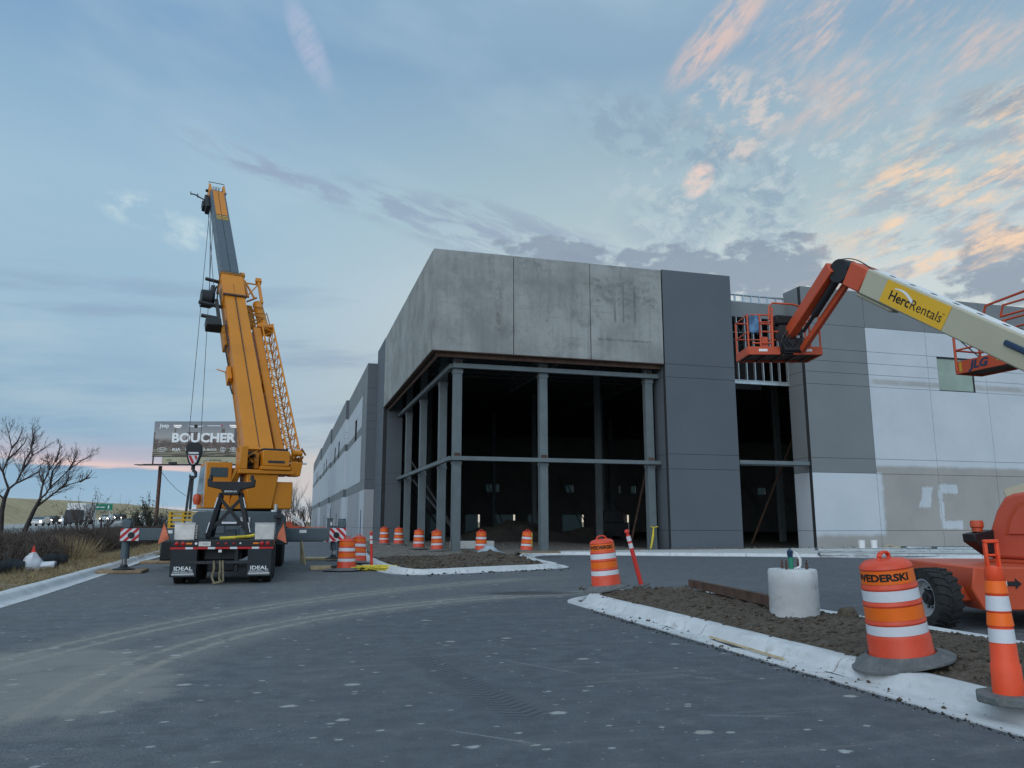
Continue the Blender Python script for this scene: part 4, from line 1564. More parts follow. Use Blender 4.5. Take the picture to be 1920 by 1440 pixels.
# yellow tape on the right column foot
mb = MB()
mb.tube([(19.62, 40.30, 1.35), (19.85, 40.28, 1.30), (20.08, 40.30, 1.36)], .035, 6)
mb.tube([(19.8, 40.28, 1.33), (19.72, 40.2, .9), (19.60, 40.15, .45), (19.5, 40.1, .15)], [.03, .07, .06, .05], 6)
tag(mb.build('caution_tape', M['yellow_rope'], smooth=60), 'yellow tape hanging from the foot of the right front column', 'tape')
# sheet and boards under the overhang
rr = random.Random(8)
mb = MB()
n_ = 9
vs = [(9.0 + .17 * i, 37.2 + .2 * j, .12 + (.38 * math.exp(-((i - 4) / 2.6) ** 2 - ((j - 4) / 2.6) ** 2)) * rr.uniform(.6, 1.15)) for j in range(n_) for i in range(n_)]
mb._add(vs, [(j * n_ + i, j * n_ + i + 1, (j + 1) * n_ + i + 1, (j + 1) * n_ + i) for j in range(n_ - 1) for i in range(n_ - 1)])
tag(mb.build('plastic_sheet', M['plastic_sheet'], smooth=30, fix=False), 'crumpled pale plastic sheet on the ground right of the corner column', 'plastic sheet')
for k, (a, b_) in enumerate((((10.2, 34.2, .27), (12.2, 34.6, .24)), ((10.35, 34.9, .22), (12.4, 35.1, .20)))):
    tag(MB().beam(a, b_, .14, .05).build('board', M['timber']), ['upper', 'lower'][k] + ' loose board lying behind the soil heap left of the middle column', 'board')
tag(MB().box(8.9, 11.4, 43.5, 43.9, .12, .55).build('concrete_block', M['walk'], bevel=.02), 'pale concrete block on the floor behind the corner column', 'concrete block')

# paint pails and bundled roof joists by the wall
for k, x in enumerate((31.9, 32.75)):
    t = thing('paint_pail', ['left', 'right'][k] + ' white plastic paint pail of the pair by the half painted wall', 'pail', (x, 38.2, .125), group='white paint pails')
    MB().lathe([(.17, 0), (.185, .42), (.195, .43), (.195, .455)], 20).build('bucket', M['white'], t, smooth=40)
    mb = MB().tube([(.19 * math.cos(R(a)), .02, .30 + .19 * math.sin(R(a)) * -.6) for a in range(0, 181, 20)], .006, 5)
    mb.build('handle', M['galv'], t)
mb = MB().tube([(33.3, 38.1, .14), (33.8, 38.3, .3), (34.3, 38.0, .16), (35.3, 38.2, .14), (36.1, 37.9, .14)], .03, 6)
tag(mb.build('air_hose', M['fresh_timber'], smooth=60), 'yellow hose lying beside the two paint pails', 'hose')


def joist_lying(name, label, p, q, z, group, n=14):
    p, q = Vector((*p, z)), Vector((*q, z))
    t = thing(name, label, 'steel joist', p, group=group)
    d_ = (q - p)
    s_ = Vector((-d_.y, d_.x, 0)).normalized() * .55
    mb = MB()
    mb.beam((0, 0, .16), d_ + Vector((0, 0, .12)), .10, .10)
    mb.build('chord', M['galv'], t)
    mb = MB()
    mb.beam(s_ + Vector((0, 0, .16)), d_ + s_ + Vector((0, 0, .12)), .10, .10)
    mb.build('chord', M['crane_grey'], t)  # coloured darker than its pair to stand for the shadow gap
    mb = MB()
    for k in range(n):
        a, b_, c_ = d_ * (k / n), d_ * ((k + .5) / n), d_ * ((k + 1) / n)
        up = Vector((0, 0, .10))
        mb.tube([a + up, b_ + s_ + up], .02, 4, caps=False).tube([b_ + s_ + up, c_ + up], .02, 4, caps=False)
    tag(mb.build('web', M['dark_steel'], t), kind='stuff')


G_ = 'steel joists stacked along the pavement'
joist_lying('lying_joist', 'lowest steel joist lying in front along the pavement kerb', (23.6, 31.0), (35.5, 25.4), .0, G_)
joist_lying('lying_joist', 'second steel joist, lying on the pavement just behind the lowest one', (24.4, 32.2), (37.0, 27.2), .15, G_)
joist_lying('lying_joist', 'short steel joist on top, nearest the half painted wall', (30.8, 33.6), (37.5, 31.6), .16, G_, 8)
joist_lying('lying_joist', 'short steel joist just in front of the topmost short one', (31.6, 32.4), (38.5, 30.2), .16, G_, 8)
rr = random.Random(11)
mb = MB()
vs = [(41.5 + .3 * i, 35.2 + .3 * j, .14 + .22 * rr.random()) for j in range(5) for i in range(6)]
mb._add(vs, [(j * 6 + i, j * 6 + i + 1, (j + 1) * 6 + i + 1, (j + 1) * 6 + i) for j in range(4) for i in range(5)])
tag(mb.build('crumpled_tarp', M['fresh_timber'], fix=False), 'crumpled yellowish tarp on the pavement by the boom lift', 'tarp')
# dark earth heap and parked machines inside the hall
def f_heap(x, y):
    return .06 + 1.5 * math.exp(-((x - 19.0) / 4.6) ** 2 - ((y - 66) / 4) ** 2) * (1 + .35 * fbm(x, y, .5, 3, 1)) + 1.1 * math.exp(-((x - 26.5) / 2.2) ** 2 - ((y - 66) / 3) ** 2)
patch('earth_heap', (10, 32), (58, 74), .5, f_heap, M['inside_dirt'], lambda x, y: True, kind='structure')
t = thing('skid_loader', 'dark machine parked in the shadow inside the hall behind the middle column', 'loader', (26.5, 62, .06))
MB().box(-1.2, 1.2, -1.0, 1.0, .35, 1.5).prism([(-.9, 1.5), (.9, 1.5), (.7, 2.5), (-.7, 2.5)], -.8, .8, axis='y').build('body', M['dark_steel'], t, bevel=.06)
for x in (-.8, .8):
    for y in (-1.05, 1.05):
        MB(Matrix.Translation((x, y, .42))).lathe([(.42, -.14), (.42, .14)], 18, mat=Matrix.Rotation(R(90), 4, 'X')).build('wheel', M['rubber'], t, smooth=40)
t = thing('scissor_lift', 'red scissor lift parked deep in the dark hall right of the middle column', 'scissor lift', (29.0, 68, .06))
MB().box(-1.3, 1.3, -.6, .6, .3, .8).box(-1.2, 1.2, -.55, .55, 1.25, 1.38).build('chassis', M['lift_orange'], t, bevel=.03)
mb = MB()
for k in range(2):
    mb.beam((-1.1, -.3 + .6 * k, .8), (1.1, -.3 + .6 * k, 1.25), .06, .1).beam((1.1, -.3 + .6 * k, .8), (-1.1, -.3 + .6 * k, 1.25), .06, .1)
mb.build('scissor_arms', M['dark_steel'], t)
mb = MB()
for x in (-1.2, 0, 1.2):
    for y in (-.55, .55):
        mb.tube([(x, y, 1.38), (x, y, 2.35)], .025, 6)
for y in (-.55, .55):
    mb.tube([(-1.2, y, 2.35), (1.2, y, 2.35)], .025, 6).tube([(-1.2, y, 1.9), (1.2, y, 1.9)], .025, 6)
mb.build('guard_rail', M['lift_orange'], t)

# ------------------------------------------------------------------ mobile crane (seen from behind, boom reaching away)
CR = thing('mobile_crane', 'yellow orange truck crane on outriggers with its telescopic boom raised left of the warehouse', 'crane', (-1.6, 22.1, 0), (0, 0, R(-1.5)))
blk, cg, oc, od = M['carrier_black'], M['crane_grey'], M['orange_crane'], M['orange_dark']


def cp(mb, name, mats, parent=None, **kw):
    return mb.build(name, mats, parent or CR, **kw)


mb = MB()
mb.box(-1.27, 1.27, 0, .28, .96, 1.13)
mb.box(-1.27, 1.27, .28, 3.6, 1.06, 1.13)
mb.box(-.48, .48, .3, 11.5, .62, 1.05)
mb.box(-1.22, 1.22, 3.6, 12.0, .95, 1.10)
mb.box(-.85, -.70, .06, .30, .3, .95).box(.30, .40, .06, .30, .3, .95)
chas = cp(mb, 'carrier_frame', blk, bevel=.012)
mb = MB().box(-.85, .75, -.02, .10, .52, .60)
cp(mb, 'tow_bar', M['dark_steel'], bevel=.01)
mb = MB().box(-.42, .30, .4, 1.4, .30, .62).box(-.3, .3, 1.3, 1.7, .35, .75)
cp(mb, 'axle_casing', M['dark_steel'], bevel=.04)
# rear lamps and reflective strip
for k in range(14):
    x0 = -1.28 + k * (2.56 / 14)
    cp(MB().box(x0, x0 + 2.56 / 14 - .002, -.016, -.002, .905, .958), 'reflective_strip', M['white_tape' if k % 3 == 2 and k < 13 else 'red_tape'])
for x, r, mt in ((-1.13, .055, 'red_lamp'), (-.98, .055, 'red_lamp'), (1.13, .055, 'red_lamp'), (.98, .055, 'red_lamp'), (-.12, .03, 'red_lamp'), (.08, .034, 'red_lamp'), (.27, .03, 'red_lamp'), (.44, .03, 'galv'), (-.66, .035, 'white')):
    cp(MB().lathe([(r, -.02), (r, .012), (r * .6, .022)], 16, mat=Matrix.Translation((x, 0, 1.045)) @ Matrix.Rotation(R(90), 4, 'X')), 'lamp', M[mt], smooth=50)
for x in (-.83, .83):
    cp(MB().box(x - .075, x + .075, -.022, -.001, 1.025, 1.07), 'lamp', M['amber_lamp'], bevel=.015)
pl = cp(MB().box(-.60, -.30, -.018, -.002, .975, 1.10), 'number_plate', M['alu'], bevel=.004)
letters('3251', .075, M['decal_navy'], pl, plane_m((-.42, -.021, 1.035), (1, 0, 0), (0, 0, 1)))
cp(MB().box(-.10, -.02, -.015, -.002, .82, .885), 'hitch_tag', M['white'])
# mud flaps with lettering
for x0, x1 in ((-1.26, -.62), (.64, 1.24)):
    o = cp(MB().box(x0, x1, -.01, .012, .20, .902), 'mud_flap', M['mudflap'])
    cx = (x0 + x1) / 2
    letters('IDEAL', .135, M['letter_white'], o, plane_m((cx, -.014, .41), (1, 0, 0), (0, 0, 1)), bold=True, sx=1.28)
    letters('CRANE RENTAL, INC.', .048, M['letter_white'], o, plane_m((cx, -.014, .325), (1, 0, 0), (0, 0, 1)), bold=True, sx=1.1)
    MB().box(cx - .27, cx + .27, -.015, -.0105, .265, .288).build('white_bar', M['letter_white'], o)
    MB().box(cx - .27, cx + .27, -.015, -.0105, .245, .252).build('white_bar', M['letter_white'], o)


def wheel(x, y, z=.52, r=.52, w=.29, parent=CR):
    mx_ = Matrix.Translation((x, y, z)) @ Matrix.Rotation(R(90), 4, 'Y')
    mb = MB()
    mb.lathe([(r * .62, -w / 2), (r * .86, -w / 2), (r * .97, -w / 2 * .86), (r, -w / 2 * .6), (r, w / 2 * .6), (r * .97, w / 2 * .86), (r * .86, w / 2), (r * .62, w / 2)], 32, mat=mx_)
    for k in range(40):                                   # tread blocks
        a = 2 * math.pi * k / 40
        for s_ in (-1, 0, 1):
            c_ = mx_ @ Vector(((r + .006) * math.cos(a + s_ * .04), (r + .006) * math.sin(a + s_ * .04), s_ * w * .28))
            q = MB()
            ra = Vector((0, math.sin(a), 0))
            e1 = mx_.to_3x3() @ Vector((math.cos(a), math.sin(a), 0))
            e2 = mx_.to_3x3() @ Vector((-math.sin(a), math.cos(a), 0))
            e3 = mx_.to_3x3() @ Vector((0, 0, 1))
            vs = [c_ + e2 * (.027 * i) + e3 * (w * .12 * j) + e1 * (.012 * k2) for k2 in (-1, 1) for (i, j) in ((-1, -1), (1, -1), (1, 1), (-1, 1))]
            mb._add(vs, MB.BF)
    o = mb.build('tyre', M['rubber'], parent, smooth=40)
    mb = MB().lathe([(r * .60, -w / 2 * .5), (r * .60, w / 2 * .5)], 24, mat=mx_)
    mb.lathe([(r * .28, -w / 2 * .9), (r * .28, w / 2 * .9)], 16, mat=mx_)
    mb.build('rim', M['dark_steel'], o, smooth=40)
    return o


for y in (.75, 2.15):
    for x in (-1.10, -.76, .78, 1.11):
        wheel(x, y, .50 if x < 0 else .54, .52, .28)
for y in (8.6, 10.1):
    for x in (-1.08, 1.10):
        wheel(x, y, .52, .52, .36)
# deck boxes
for x0, x1 in ((-1.27, -.76), (.76, 1.27)):
    o = cp(MB().box(x0, x1, .35, 1.0, 1.132, 1.56), 'tool_box', M['alu'], bevel=.012)
    MB().box(x0 - .008, x1 + .008, .342, 1.01, 1.562, 1.585).build('lid', M['alu'], o)
    if x0 < 0:
        for k in range(9):
            MB().box(x1 + .001, x1 + .05, .42, .97, 1.17 + .042 * k, 1.19 + .042 * k).build('louvre', M['alu'], o)
cp(MB().box(1.235, 1.285, .2, .34, .98, 1.12), 'amber_marker', M['amber_lamp'])
# slate grey carrier body ahead of the deck
mb = MB()
mb.prism([(-1.30, 1.10), (1.32, 1.10), (1.32, 1.78), (1.18, 1.93), (-1.16, 1.93), (-1.30, 1.80)], 3.7, 9.4, axis='y')
body = cp(mb, 'carrier_body', cg, bevel=.02)
for x0, x1, z0, z1 in ((-.95, -.35, 1.25, 1.75), (.10, .40, 1.45, 1.75), (.55, 1.2, 1.2, 1.5)):
    MB().box(x0, x1, 3.66, 3.699, z0, z1).build('hatch', cg if x0 < .1 else M['alu'] if x0 < .5 else cg, body, bevel=.008)
cp(MB().box(1.19, 1.32, 3.4, 3.66, 1.55, 2.0).box(1.1, 1.36, 3.3, 3.6, 1.72, 1.82), 'valve_block', M['dark_steel'], bevel=.01)
cp(MB().tube([(1.15, 3.4, 1.93), (1.15, 3.4, 2.15)], .05, 8), 'filler_neck', M['galv'])
# carrier cab far ahead
mb = MB().prism([(9.6, 1.1), (12.2, 1.1), (12.4, 1.9), (11.9, 2.75), (9.6, 2.75)], -1.25, .2, axis='x')
cp(mb, 'carrier_cab', oc, bevel=.05)

# boom rest: trestle with crossed braces and a cradle
br = cp(MB().box(-.62, .55, 1.55, 1.75, 1.132, 1.19), 'boom_rest', blk, bevel=.01)
for s_ in (-1, 1):
    a, b_ = (-.03 + s_ * .56, 1.6, 1.18), (-.03 + s_ * .26, 1.68, 2.42)
    MB().beam(a, b_, .16, .12).build('leg', blk, br, bevel=.01)
    MB().beam((-.03 + s_ * .52, 2.3, 1.16), (-.03 + s_ * .26, 1.72, 2.36), .12, .1).build('leg', blk, br, bevel=.01)
    for (t0, t1) in ((.10, .33), (.66, .9)):
        p0, p1 = Vector(a).lerp(Vector(b_), t0), Vector(a).lerp(Vector(b_), t1)
        off = Vector((s_ * .03, -.068, 0))
        MB().beam(p0 + off, p1 + off, .085, .012, up=(0, 1, 0)).build('reflective_strip', M['white_tape'], br)
MB().beam((-.53, 1.64, 1.35), (.28, 1.66, 2.3), .10, .09).build('brace', blk, br, bevel=.008)
MB().beam((.47, 1.62, 1.35), (-.34, 1.65, 2.3), .10, .09).build('brace', blk, br, bevel=.008)
MB().box(-.22, .18, 1.52, 1.545, 1.555, 1.61).build('reflective_strip', M['white_tape'], br)
MB().box(-.46, .40, 1.58, 1.70, 1.50, 1.62).build('cross_bar', blk, br, bevel=.008)
MB().prism([(-.24, 2.36), (.18, 2.36), (.24, 2.52), (.60, 2.60), (.62, 2.82), (.52, 2.82), (.50, 2.74), (-.56, 2.74), (-.58, 2.82), (-.68, 2.82), (-.66, 2.60), (-.30, 2.52)], 1.5, 1.85, axis='y').build('cradle', blk, br, bevel=.015)
for x in (-.60, .52):
    MB().tube([(x, 1.68, 2.8), (x, 1.68, 2.94)], [.06, .045], 10).build('cradle_roller', blk, br)
MB().box(-.2, .14, 1.50, 1.52, 2.44, 2.49).build('reflective_strip', M['white_tape'], br)
# coiled strap and scraps on the deck
cp(MB().tube([(-.2, 1.2, 1.16), (.2, 1.1, 1.18), (.5, 1.3, 1.2), (.72, 1.25, 1.24)], .045, 8), 'deck_strap', M['yellow_rope'])
cp(MB().box(-.15, .15, 1.9, 2.3, 1.132, 1.40).box(.20, .24, 1.9, 2.0, 1.14, 1.42), 'deck_case', M['crane_grey'], bevel=.02)
for s_, w in ((-1, 1), (1, 1)):                                 # triangular marker flags
    x = s_ * 1.31
    fl = cp(MB().tube([(x, .1, 1.12), (x + s_ * .20, .14, 1.66)], .012, 6), 'flag_staff', M['dark_steel'])
    mb = MB()
    top, bot, out = Vector((x + s_ * .19, .14, 1.62)), Vector((x + s_ * .03, .11, 1.17)), Vector((x + s_ * .30, .15, 1.04))
    n_ = 6
    vs, fs = [], []
    for i in range(n_ + 1):
        for j in range(n_ + 1 - i):
            u, v = i / n_, j / n_
            p = top * (1 - u - v) + bot * u + out * v
            vs.append(p + Vector((0, .03 * math.sin(7 * u + 5 * v), 0)))
    k = 0
    for i in range(n_):
        row = n_ + 1 - i
        for j in range(row - 1):
            fs.append((k + j, k + j + 1, k + row + j))
            if j < row - 2:
                fs.append((k + j + 1, k + row + j + 1, k + row + j))
        k += row
    mb._add(vs, fs).build('flag', M['flag'], fl, fix=False)

# outriggers
def hazard(parent, x0, x1, z0, z1, y, lean_, n=4, hole=True):
    """striped marker plate: white sheet with slanted red bars clipped to it"""
    MB().box(x0, x1, y, y + .012, z0, z1).build('marker_plate', M['white_tape'], parent)
    w_ = (x1 - x0 + (z1 - z0)) / n
    for k in range(n + 1):
        xa = x0 - (z1 - z0) + k * w_ * 1.0
        lo_, hi = xa, xa + w_ * .5
        poly = [(lo_, z0), (hi, z0), (hi + (z1 - z0), z1), (lo_ + (z1 - z0), z1)]
        if lean_ < 0:
            poly = [(x0 + x1 - a, b_) for a, b_ in poly]
        # clip in x
        def clip(pl, xc, keep):
            out = []
            for (ax, az_), (bx, bz) in zip(pl, pl[1:] + pl[:1]):
                ia, ib = (ax - xc) * keep >= 0, (bx - xc) * keep >= 0
                if ia: out.append((ax, az_))
                if ia != ib:
                    t_ = (xc - ax) / (bx - ax)
                    out.append((xc, az_ + (bz - az_) * t_))
            return out
        poly = clip(clip(poly, x0, 1), x1, -1)
        if len(poly) >= 3:
            MB().prism(poly, y - .004, y - .001, axis='y').build('stripe', M['red_tape'], parent)
    if hole:
        MB().lathe([(.10, 0), (.10, .012)], 20, mat=Matrix.Translation(((x0 + x1) / 2 + .05 * lean_, y - .006, (z0 + z1) / 2 - .02)) @ Matrix.Rotation(R(90), 4, 'X')).build('pin_hole', M['black_plastic'], parent)


def outrigger(y, x_in, x_out, z0, z1, mat_y, jack_dx=0., label=''):
    s_ = 1 if x_out > x_in else -1
    o = cp(MB().box(min(x_in, x_out), max(x_in, x_out), y, y + .42, z0, z1), 'outrigger_beam', cg, bevel=.015)
    MB().box(min(x_in, x_out), max(x_in, x_out), y - .008, y - .001, z0 + .08, z0 + .10).build('weld_rib', cg, o)
    a, b_ = (x_out, x_out - s_ * .55)
    hazard(o, min(a, b_), max(a, b_), z0 - .01, z1, y - .02, -s_)
    MB().box(x_out - s_ * 1.55, x_out - s_ * 1.32, y - .006, y - .001, z1 - .16, z1 - .06).build('label_plate', M['white'], o)
    jx = x_out - s_ * (.14 + jack_dx)
    jy = y + .21
    j = cp(MB().tube([(jx, jy, .44), (jx, jy, z1 + .32)], .13, 16), 'outrigger_jack', cg, smooth=40)
    MB().tube([(jx, jy, .12), (jx, jy, .46)], .075, 14).build('piston', M['chrome'], j, smooth=40)
    MB().lathe([(.34, .10), (.34, .125), (.2, .16), (.12, .20), (.10, .26)], 24, mat=Matrix.Translation((jx, jy, 0))).build('float_pad', blk, j, smooth=35)
    MB().box(jx - .14, jx + .14, jy - .16, jy + .16, z1 + .0, z1 + .26).build('jack_head', cg, j, bevel=.03)
    return o, jx, jy


o1, jx1, jy1 = outrigger(5.6, -1.2, -3.68, 1.02, 1.40, 0)
o2, jx2, jy2 = outrigger(5.6, 1.2, 3.42, .98, 1.40, 0)
o3, jx3, jy3 = outrigger(13.0 - 1.2, -1.0, -3.35, .82, 1.15, 0)
o4, jx4, jy4 = outrigger(13.0 - 1.2, 1.0, 3.35, .80, 1.12, 0)
cp(MB().box(-1.35, 1.35, 5.45, 6.2, .86, 1.42), 'outrigger_box', cg, bevel=.015)
cp(MB().box(-1.35, 1.35, 11.6, 12.4, .70, 1.15), 'outrigger_box', cg, bevel=.015)
CM = Matrix.Translation(CR.location) @ Matrix.Rotation(R(-1.5), 4, 'Z')


def mat_at(jx, jy, label, mt, w=1.5, turned=0.):
    p = CM @ Vector((jx, jy, 0))
    t = thing('timber_mat', label, 'timber mat', (p.x, p.y, .0), (0, 0, R(-1.5) + turned), group='timber mats under the outriggers')
    for k in range(5):
        MB().box(-w / 2, w / 2, -.60 + .24 * k + .006, -.60 + .24 * (k + 1) - .006, 0, .095 + rnd.uniform(-.004, .004)).build('plank', mt, t, bevel=.012)


mat_at(jx1 - .1, jy1, 'weathered timber mat under the near left outrigger beside the kerb', M['timber'])
mat_at(jx2 - .15, jy2 + .5, 'pale timber mat under the near right outrigger, behind the drums', M['fresh_timber'], 1.7)
mat_at(jx3, jy3, 'weathered timber mat under the far left outrigger', M['timber'], 1.9)
mat_at(jx4 - .3, jy4 + 1.2, 'pale timber mat under the far right outrigger', M['fresh_timber'], 1.8)
cp(MB().box(-2.9, -2.2, 8.2, 9.0, .25, .95), 'fuel_tank', blk, bevel=.05)

# yellow cribbing stacked on the near left outrigger
t = thing('cribbing_stack', 'stack of yellow slatted cribbing resting on the left outrigger of the crane', 'cribbing', CM @ Vector((-1.85, 5.63, 1.402)), (0, 0, R(-1.5)))
for k in range(4):
    z = .002 + .135 * k
    MB().box(-.46, .46, 0, .36, z, z + .03).build('slat', M['yellow'], t, bevel=.004)
    for x in (-.44, -.04, .40):
        MB().box(x, x + .07, .01, .35, z + .031, z + .10).build('bearer', M['yellow'], t, bevel=.004)
    MB().box(-.46, .46, 0.002, .36, z + .101, z + .132).build('slat', M['yellow'], t, bevel=.004)

# tow straps hanging from the bar
t = thing('tow_strap', 'muddy webbing straps hung over the bar under the rear of the crane', 'strap', CM @ Vector((-.08, -.05, 0)), (0, 0, R(-1.5)))
for k, x in enumerate((-.11, .04, .11)):
    mb = MB()
    z1 = .04 + .02 * k
    pts = [(x - .02, .05, .60), (x, -.015, .585), (x + .015, -.02, .4), (x + .03 * (k - 1), -.02, .2), (x + .04, -.03, z1)]
    for a, b_ in zip(pts, pts[1:]):
        mb.beam(a, b_, .05, .012, up=(0, 1, 0))
    mb.build('webbing', M['strap'], t)
MB().tube([(-.1, 0, .03), (.0, -.05, .05), (.12, -.02, .06), (.06, .03, .10)], .035, 7).build('knot', M['strap'], t, smooth=60)

# ---- superstructure, turned a little left of the carrier
SU = R(13.5 + 1.5)
SX = Matrix.Translation((.12, 6.6, 1.98)) @ Matrix.Rotation(SU, 4, 'Z')       # frame of the turntable in the crane's own frame


def sp(mb, name, mats, parent=None, **kw):
    mb.xf = None
    mb.v = [tuple(SX @ Vector(v)) for v in mb.v]
    return mb.build(name, mats, parent or CR, **kw)


sp(MB().lathe([(.75, -.10), (.75, .08)], 32), 'slew_ring', blk, smooth=40)
sp(MB().box(-.95, .95, -.9, 2.4, .05, .22), 'turntable_deck', od, bevel=.02)
# counterweight (tapered block) and side box
cwt = sp(MB().hexa([(-.26, -1.10, .06), (.54, -1.10, .06), (.54, .1, .06), (-.26, .1, .06), (-.36, -1.18, 1.22), (.70, -1.18, 1.22), (.70, .1, 1.22), (-.36, .1, 1.22)]), 'counterweight', oc, bevel=.03)
bx = sp(MB().box(.56, 1.22, -1.05, .6, .06, .98), 'engine_box', oc, bevel=.03)
# gussets running up to the boom foot
sp(MB().hexa([(-1.0, -.2, .2), (-.72, -.2, .2), (-.72, 1.6, .2), (-1.0, 1.6, .2), (-.66, -.95, 1.35), (-.46, -.95, 1.35), (-.46, .3, 1.5), (-.66, .3, 1.5)]), 'frame_gusset', od, bevel=.02)
sp(MB().box(-.62, 1.22, -1.25, .35, 1.225, 1.36), 'winch_deck', oc, bevel=.02)
wc = sp(MB().box(.12, 1.02, -1.28, -.55, 1.50, 2.02), 'winch_cover', oc, bevel=.02)
o = sp(MB().box(.30, .85, -1.295, -1.281, 1.60, 1.68), 'step', M['dark_steel'], wc)
sp(MB().box(.06, 1.06, -1.30, -.5, 1.37, 1.49), 'winch_cover', oc, bevel=.015)
sp(MB().box(.14, 1.0, -1.1, -.6, 2.03, 2.11), 'winch_cable', M['dark_steel'], bevel=.02)
sp(MB().box(-.60, -.36, -1.22, -.4, 1.37, 2.15), 'frame_post', oc, bevel=.02)
sp(MB().box(-.36, .10, -.75, .1, 1.37, 2.0), 'pump_bay', M['dark_steel'], bevel=.02)
rr = random.Random(5)
pb = sp(MB().box(-.10, .06, -1.0, -.76, 1.4, 1.95), 'pump', od, bevel=.02)
for k in range(16):
    x, z = rr.uniform(-.48, .0), rr.uniform(1.42, 1.95)
    p = [(x, -.76, z), (x + rr.uniform(-.12, .12), -.95 - .1 * rr.random(), z + rr.uniform(-.15, .15)), (x + rr.uniform(-.25, .25), -.76, z + rr.uniform(-.3, .3))]
    sp(MB().tube(p, rr.choice((.022, .03, .045)), 6), 'hydraulic_hose', rr.choice((od, blk, od, M['yellow'])), pb, smooth=60)
hw = sp(MB().box(.98, 1.32, -1.1, -.4, 1.45, 1.75), 'hoist_motor', od, bevel=.03)
sp(MB().hexa([(1.10, -1.2, 1.18), (1.42, -1.2, 1.18), (1.42, -.6, 1.18), (1.10, -.6, 1.18), (1.06, -1.25, 1.66), (1.48, -1.25, 1.66), (1.48, -.6, 1.66), (1.06, -.6, 1.66)]), 'hoist_guard', oc, hw, bevel=.02)
for k in range(10):
    x, z = rr.uniform(.95, 1.45), rr.uniform(1.6, 2.05)
    sp(MB().tube([(x, -1.0, z), (x + rr.uniform(-.2, .2), -1.15, z + rr.uniform(-.1, .15)), (x + rr.uniform(-.3, .3), -.9, z + rr.uniform(-.2, .1))], .035, 6), 'hydraulic_hose', od, hw, smooth=60)
sp(MB().lathe([(.11, -.16), (.11, .16)], 16, mat=Matrix.Translation((1.32, -1.05, 1.98)) @ Matrix.Rotation(R(90), 4, 'Y')), 'motor_drum', oc, hw, smooth=40)
sp(MB().tube([(1.0, -1.2, 1.6), (1.62, -1.2, 1.62)], .03, 8), 'grab_rail', M['galv'], hw)
# operator's cab on the left
cab = sp(MB().prism([(-.55, .08), (1.15, .08), (1.35, .6), (.75, 1.62), (-.55, 1.62)], -1.56, -.72, axis='x'), 'operator_cab', oc, bevel=.03)
sp(MB().box(-1.42, -.86, -.572, -.553, 1.12, 1.44), 'window', M['glass'], cab, bevel=.01)
sp(MB().prism([(-.25, .55), (1.05, .55), (.62, 1.5), (-.25, 1.5)], -1.578, -1.562, axis='x'), 'window', M['glass'], cab)
sp(MB().box(-1.58, -1.561, -.52, -.30, .12, 1.56), 'door_post', M['alu'], cab)
for x in (-1.5, -.8):
    sp(MB().tube([(x, -.5, 1.62), (x, -.45, 1.72), (x, .5, 1.72), (x, .55, 1.62)], .015, 6), 'roof_rail', M['galv'], cab)
sp(MB().box(-1.8, -.7, -.7, 1.1, .0, .06), 'cab_step', M['galv'], cab)
sp(MB().lathe([(.09, .0), (.13, .12), (.12, .30), (.06, .36)], 14, mat=Matrix.Translation((-1.72, -.1, .2))), 'orange_cover', M['lift_orange'], cab, smooth=60)
sp(MB().tube([(-.72, -.4, 1.15), (-.56, -.5, 1.15)], .015, 6).box(-.58, -.50, -.55, -.45, 1.08, 1.22), 'mirror', M['dark_steel'], cab)

# ---- boom, given in world coordinates through its own frame
B0, B1 = Vector((-1.18, 29.0, 3.86)), Vector((-4.77, 44.0, 19.82))
BF_ = frame(B0, B1 - B0)
CRI = inv(CR)
LB = (B1 - B0).length


def bp(mb, name, mats, parent=None, **kw):
    mb.v = [tuple(BF_ @ Vector(v)) for v in mb.v]
    return mb.build(name, mats, parent or CR, world=CRI if parent is None else None, **kw)


def hexsec(w, h, c):
    """boom cross-section: flat top, keeled underside"""
    return [(-w / 2, h / 2), (w / 2, h / 2), (w / 2, -h * .18), (w / 2 - c, -h * .42), (w * .12, -h / 2), (-w * .12, -h / 2), (-w / 2 + c, -h * .42), (-w / 2, -h * .18)]


def boomsec(w, h, y0, y1, c=.16, w1=None, h1=None):
    mb = MB()
    a, b_ = hexsec(w, h, c), hexsec(w1 or w, h1 or h, c)
    n = len(a)
    mb._add([(x, y0, z) for x, z in a] + [(x, y1, z) for x, z in b_], [tuple(range(n)), tuple(range(2 * n - 1, n - 1, -1))] + [(i, i + n, (i + 1) % n + n, (i + 1) % n) for i in range(n)])
    return mb


main = bp(boomsec(.98, 1.16, -.2, 11.2, w1=.86, h1=1.06), 'boom_main_section', oc, bevel=.01)
bp(MB().box(-.012, .012, -.1, 11.2, .533, .590), 'seam', M['dark_steel'], main)
bp(MB().box(-.497, -.47, .2, 10.6, -.12, -.02), 'side_rail', od, main)
bp(boomsec(.96, 1.18, 10.2, 12.0), 'boom_head_collar', oc, main, bevel=.015)
bp(MB().box(-.50, .50, 10.15, 10.25, .50, .62), 'collar_rib', M['rust'], main)
for k in range(4):
    bp(MB().box(-.52 + .02 * k, .52 - .02 * k, 12.0 + .11 * k, 12.06 + .11 * k, -.55, .62 - .03 * k), 'wear_ring', [od, M['rust'], od, blk][k], main, bevel=.01)
tel = bp(boomsec(.78, .92, 11.9, 17.9, .13), 'boom_second_section', M['boom_grey'], bevel=.008)
bp(MB().box(-.012, .012, 12.4, 17.8, .45, .468), 'seam', M['dark_steel'], tel)
tp = bp(boomsec(.775, .915, 17.9, 21.6, .13), 'boom_tip_section', M['boom_grey'], bevel=.008)
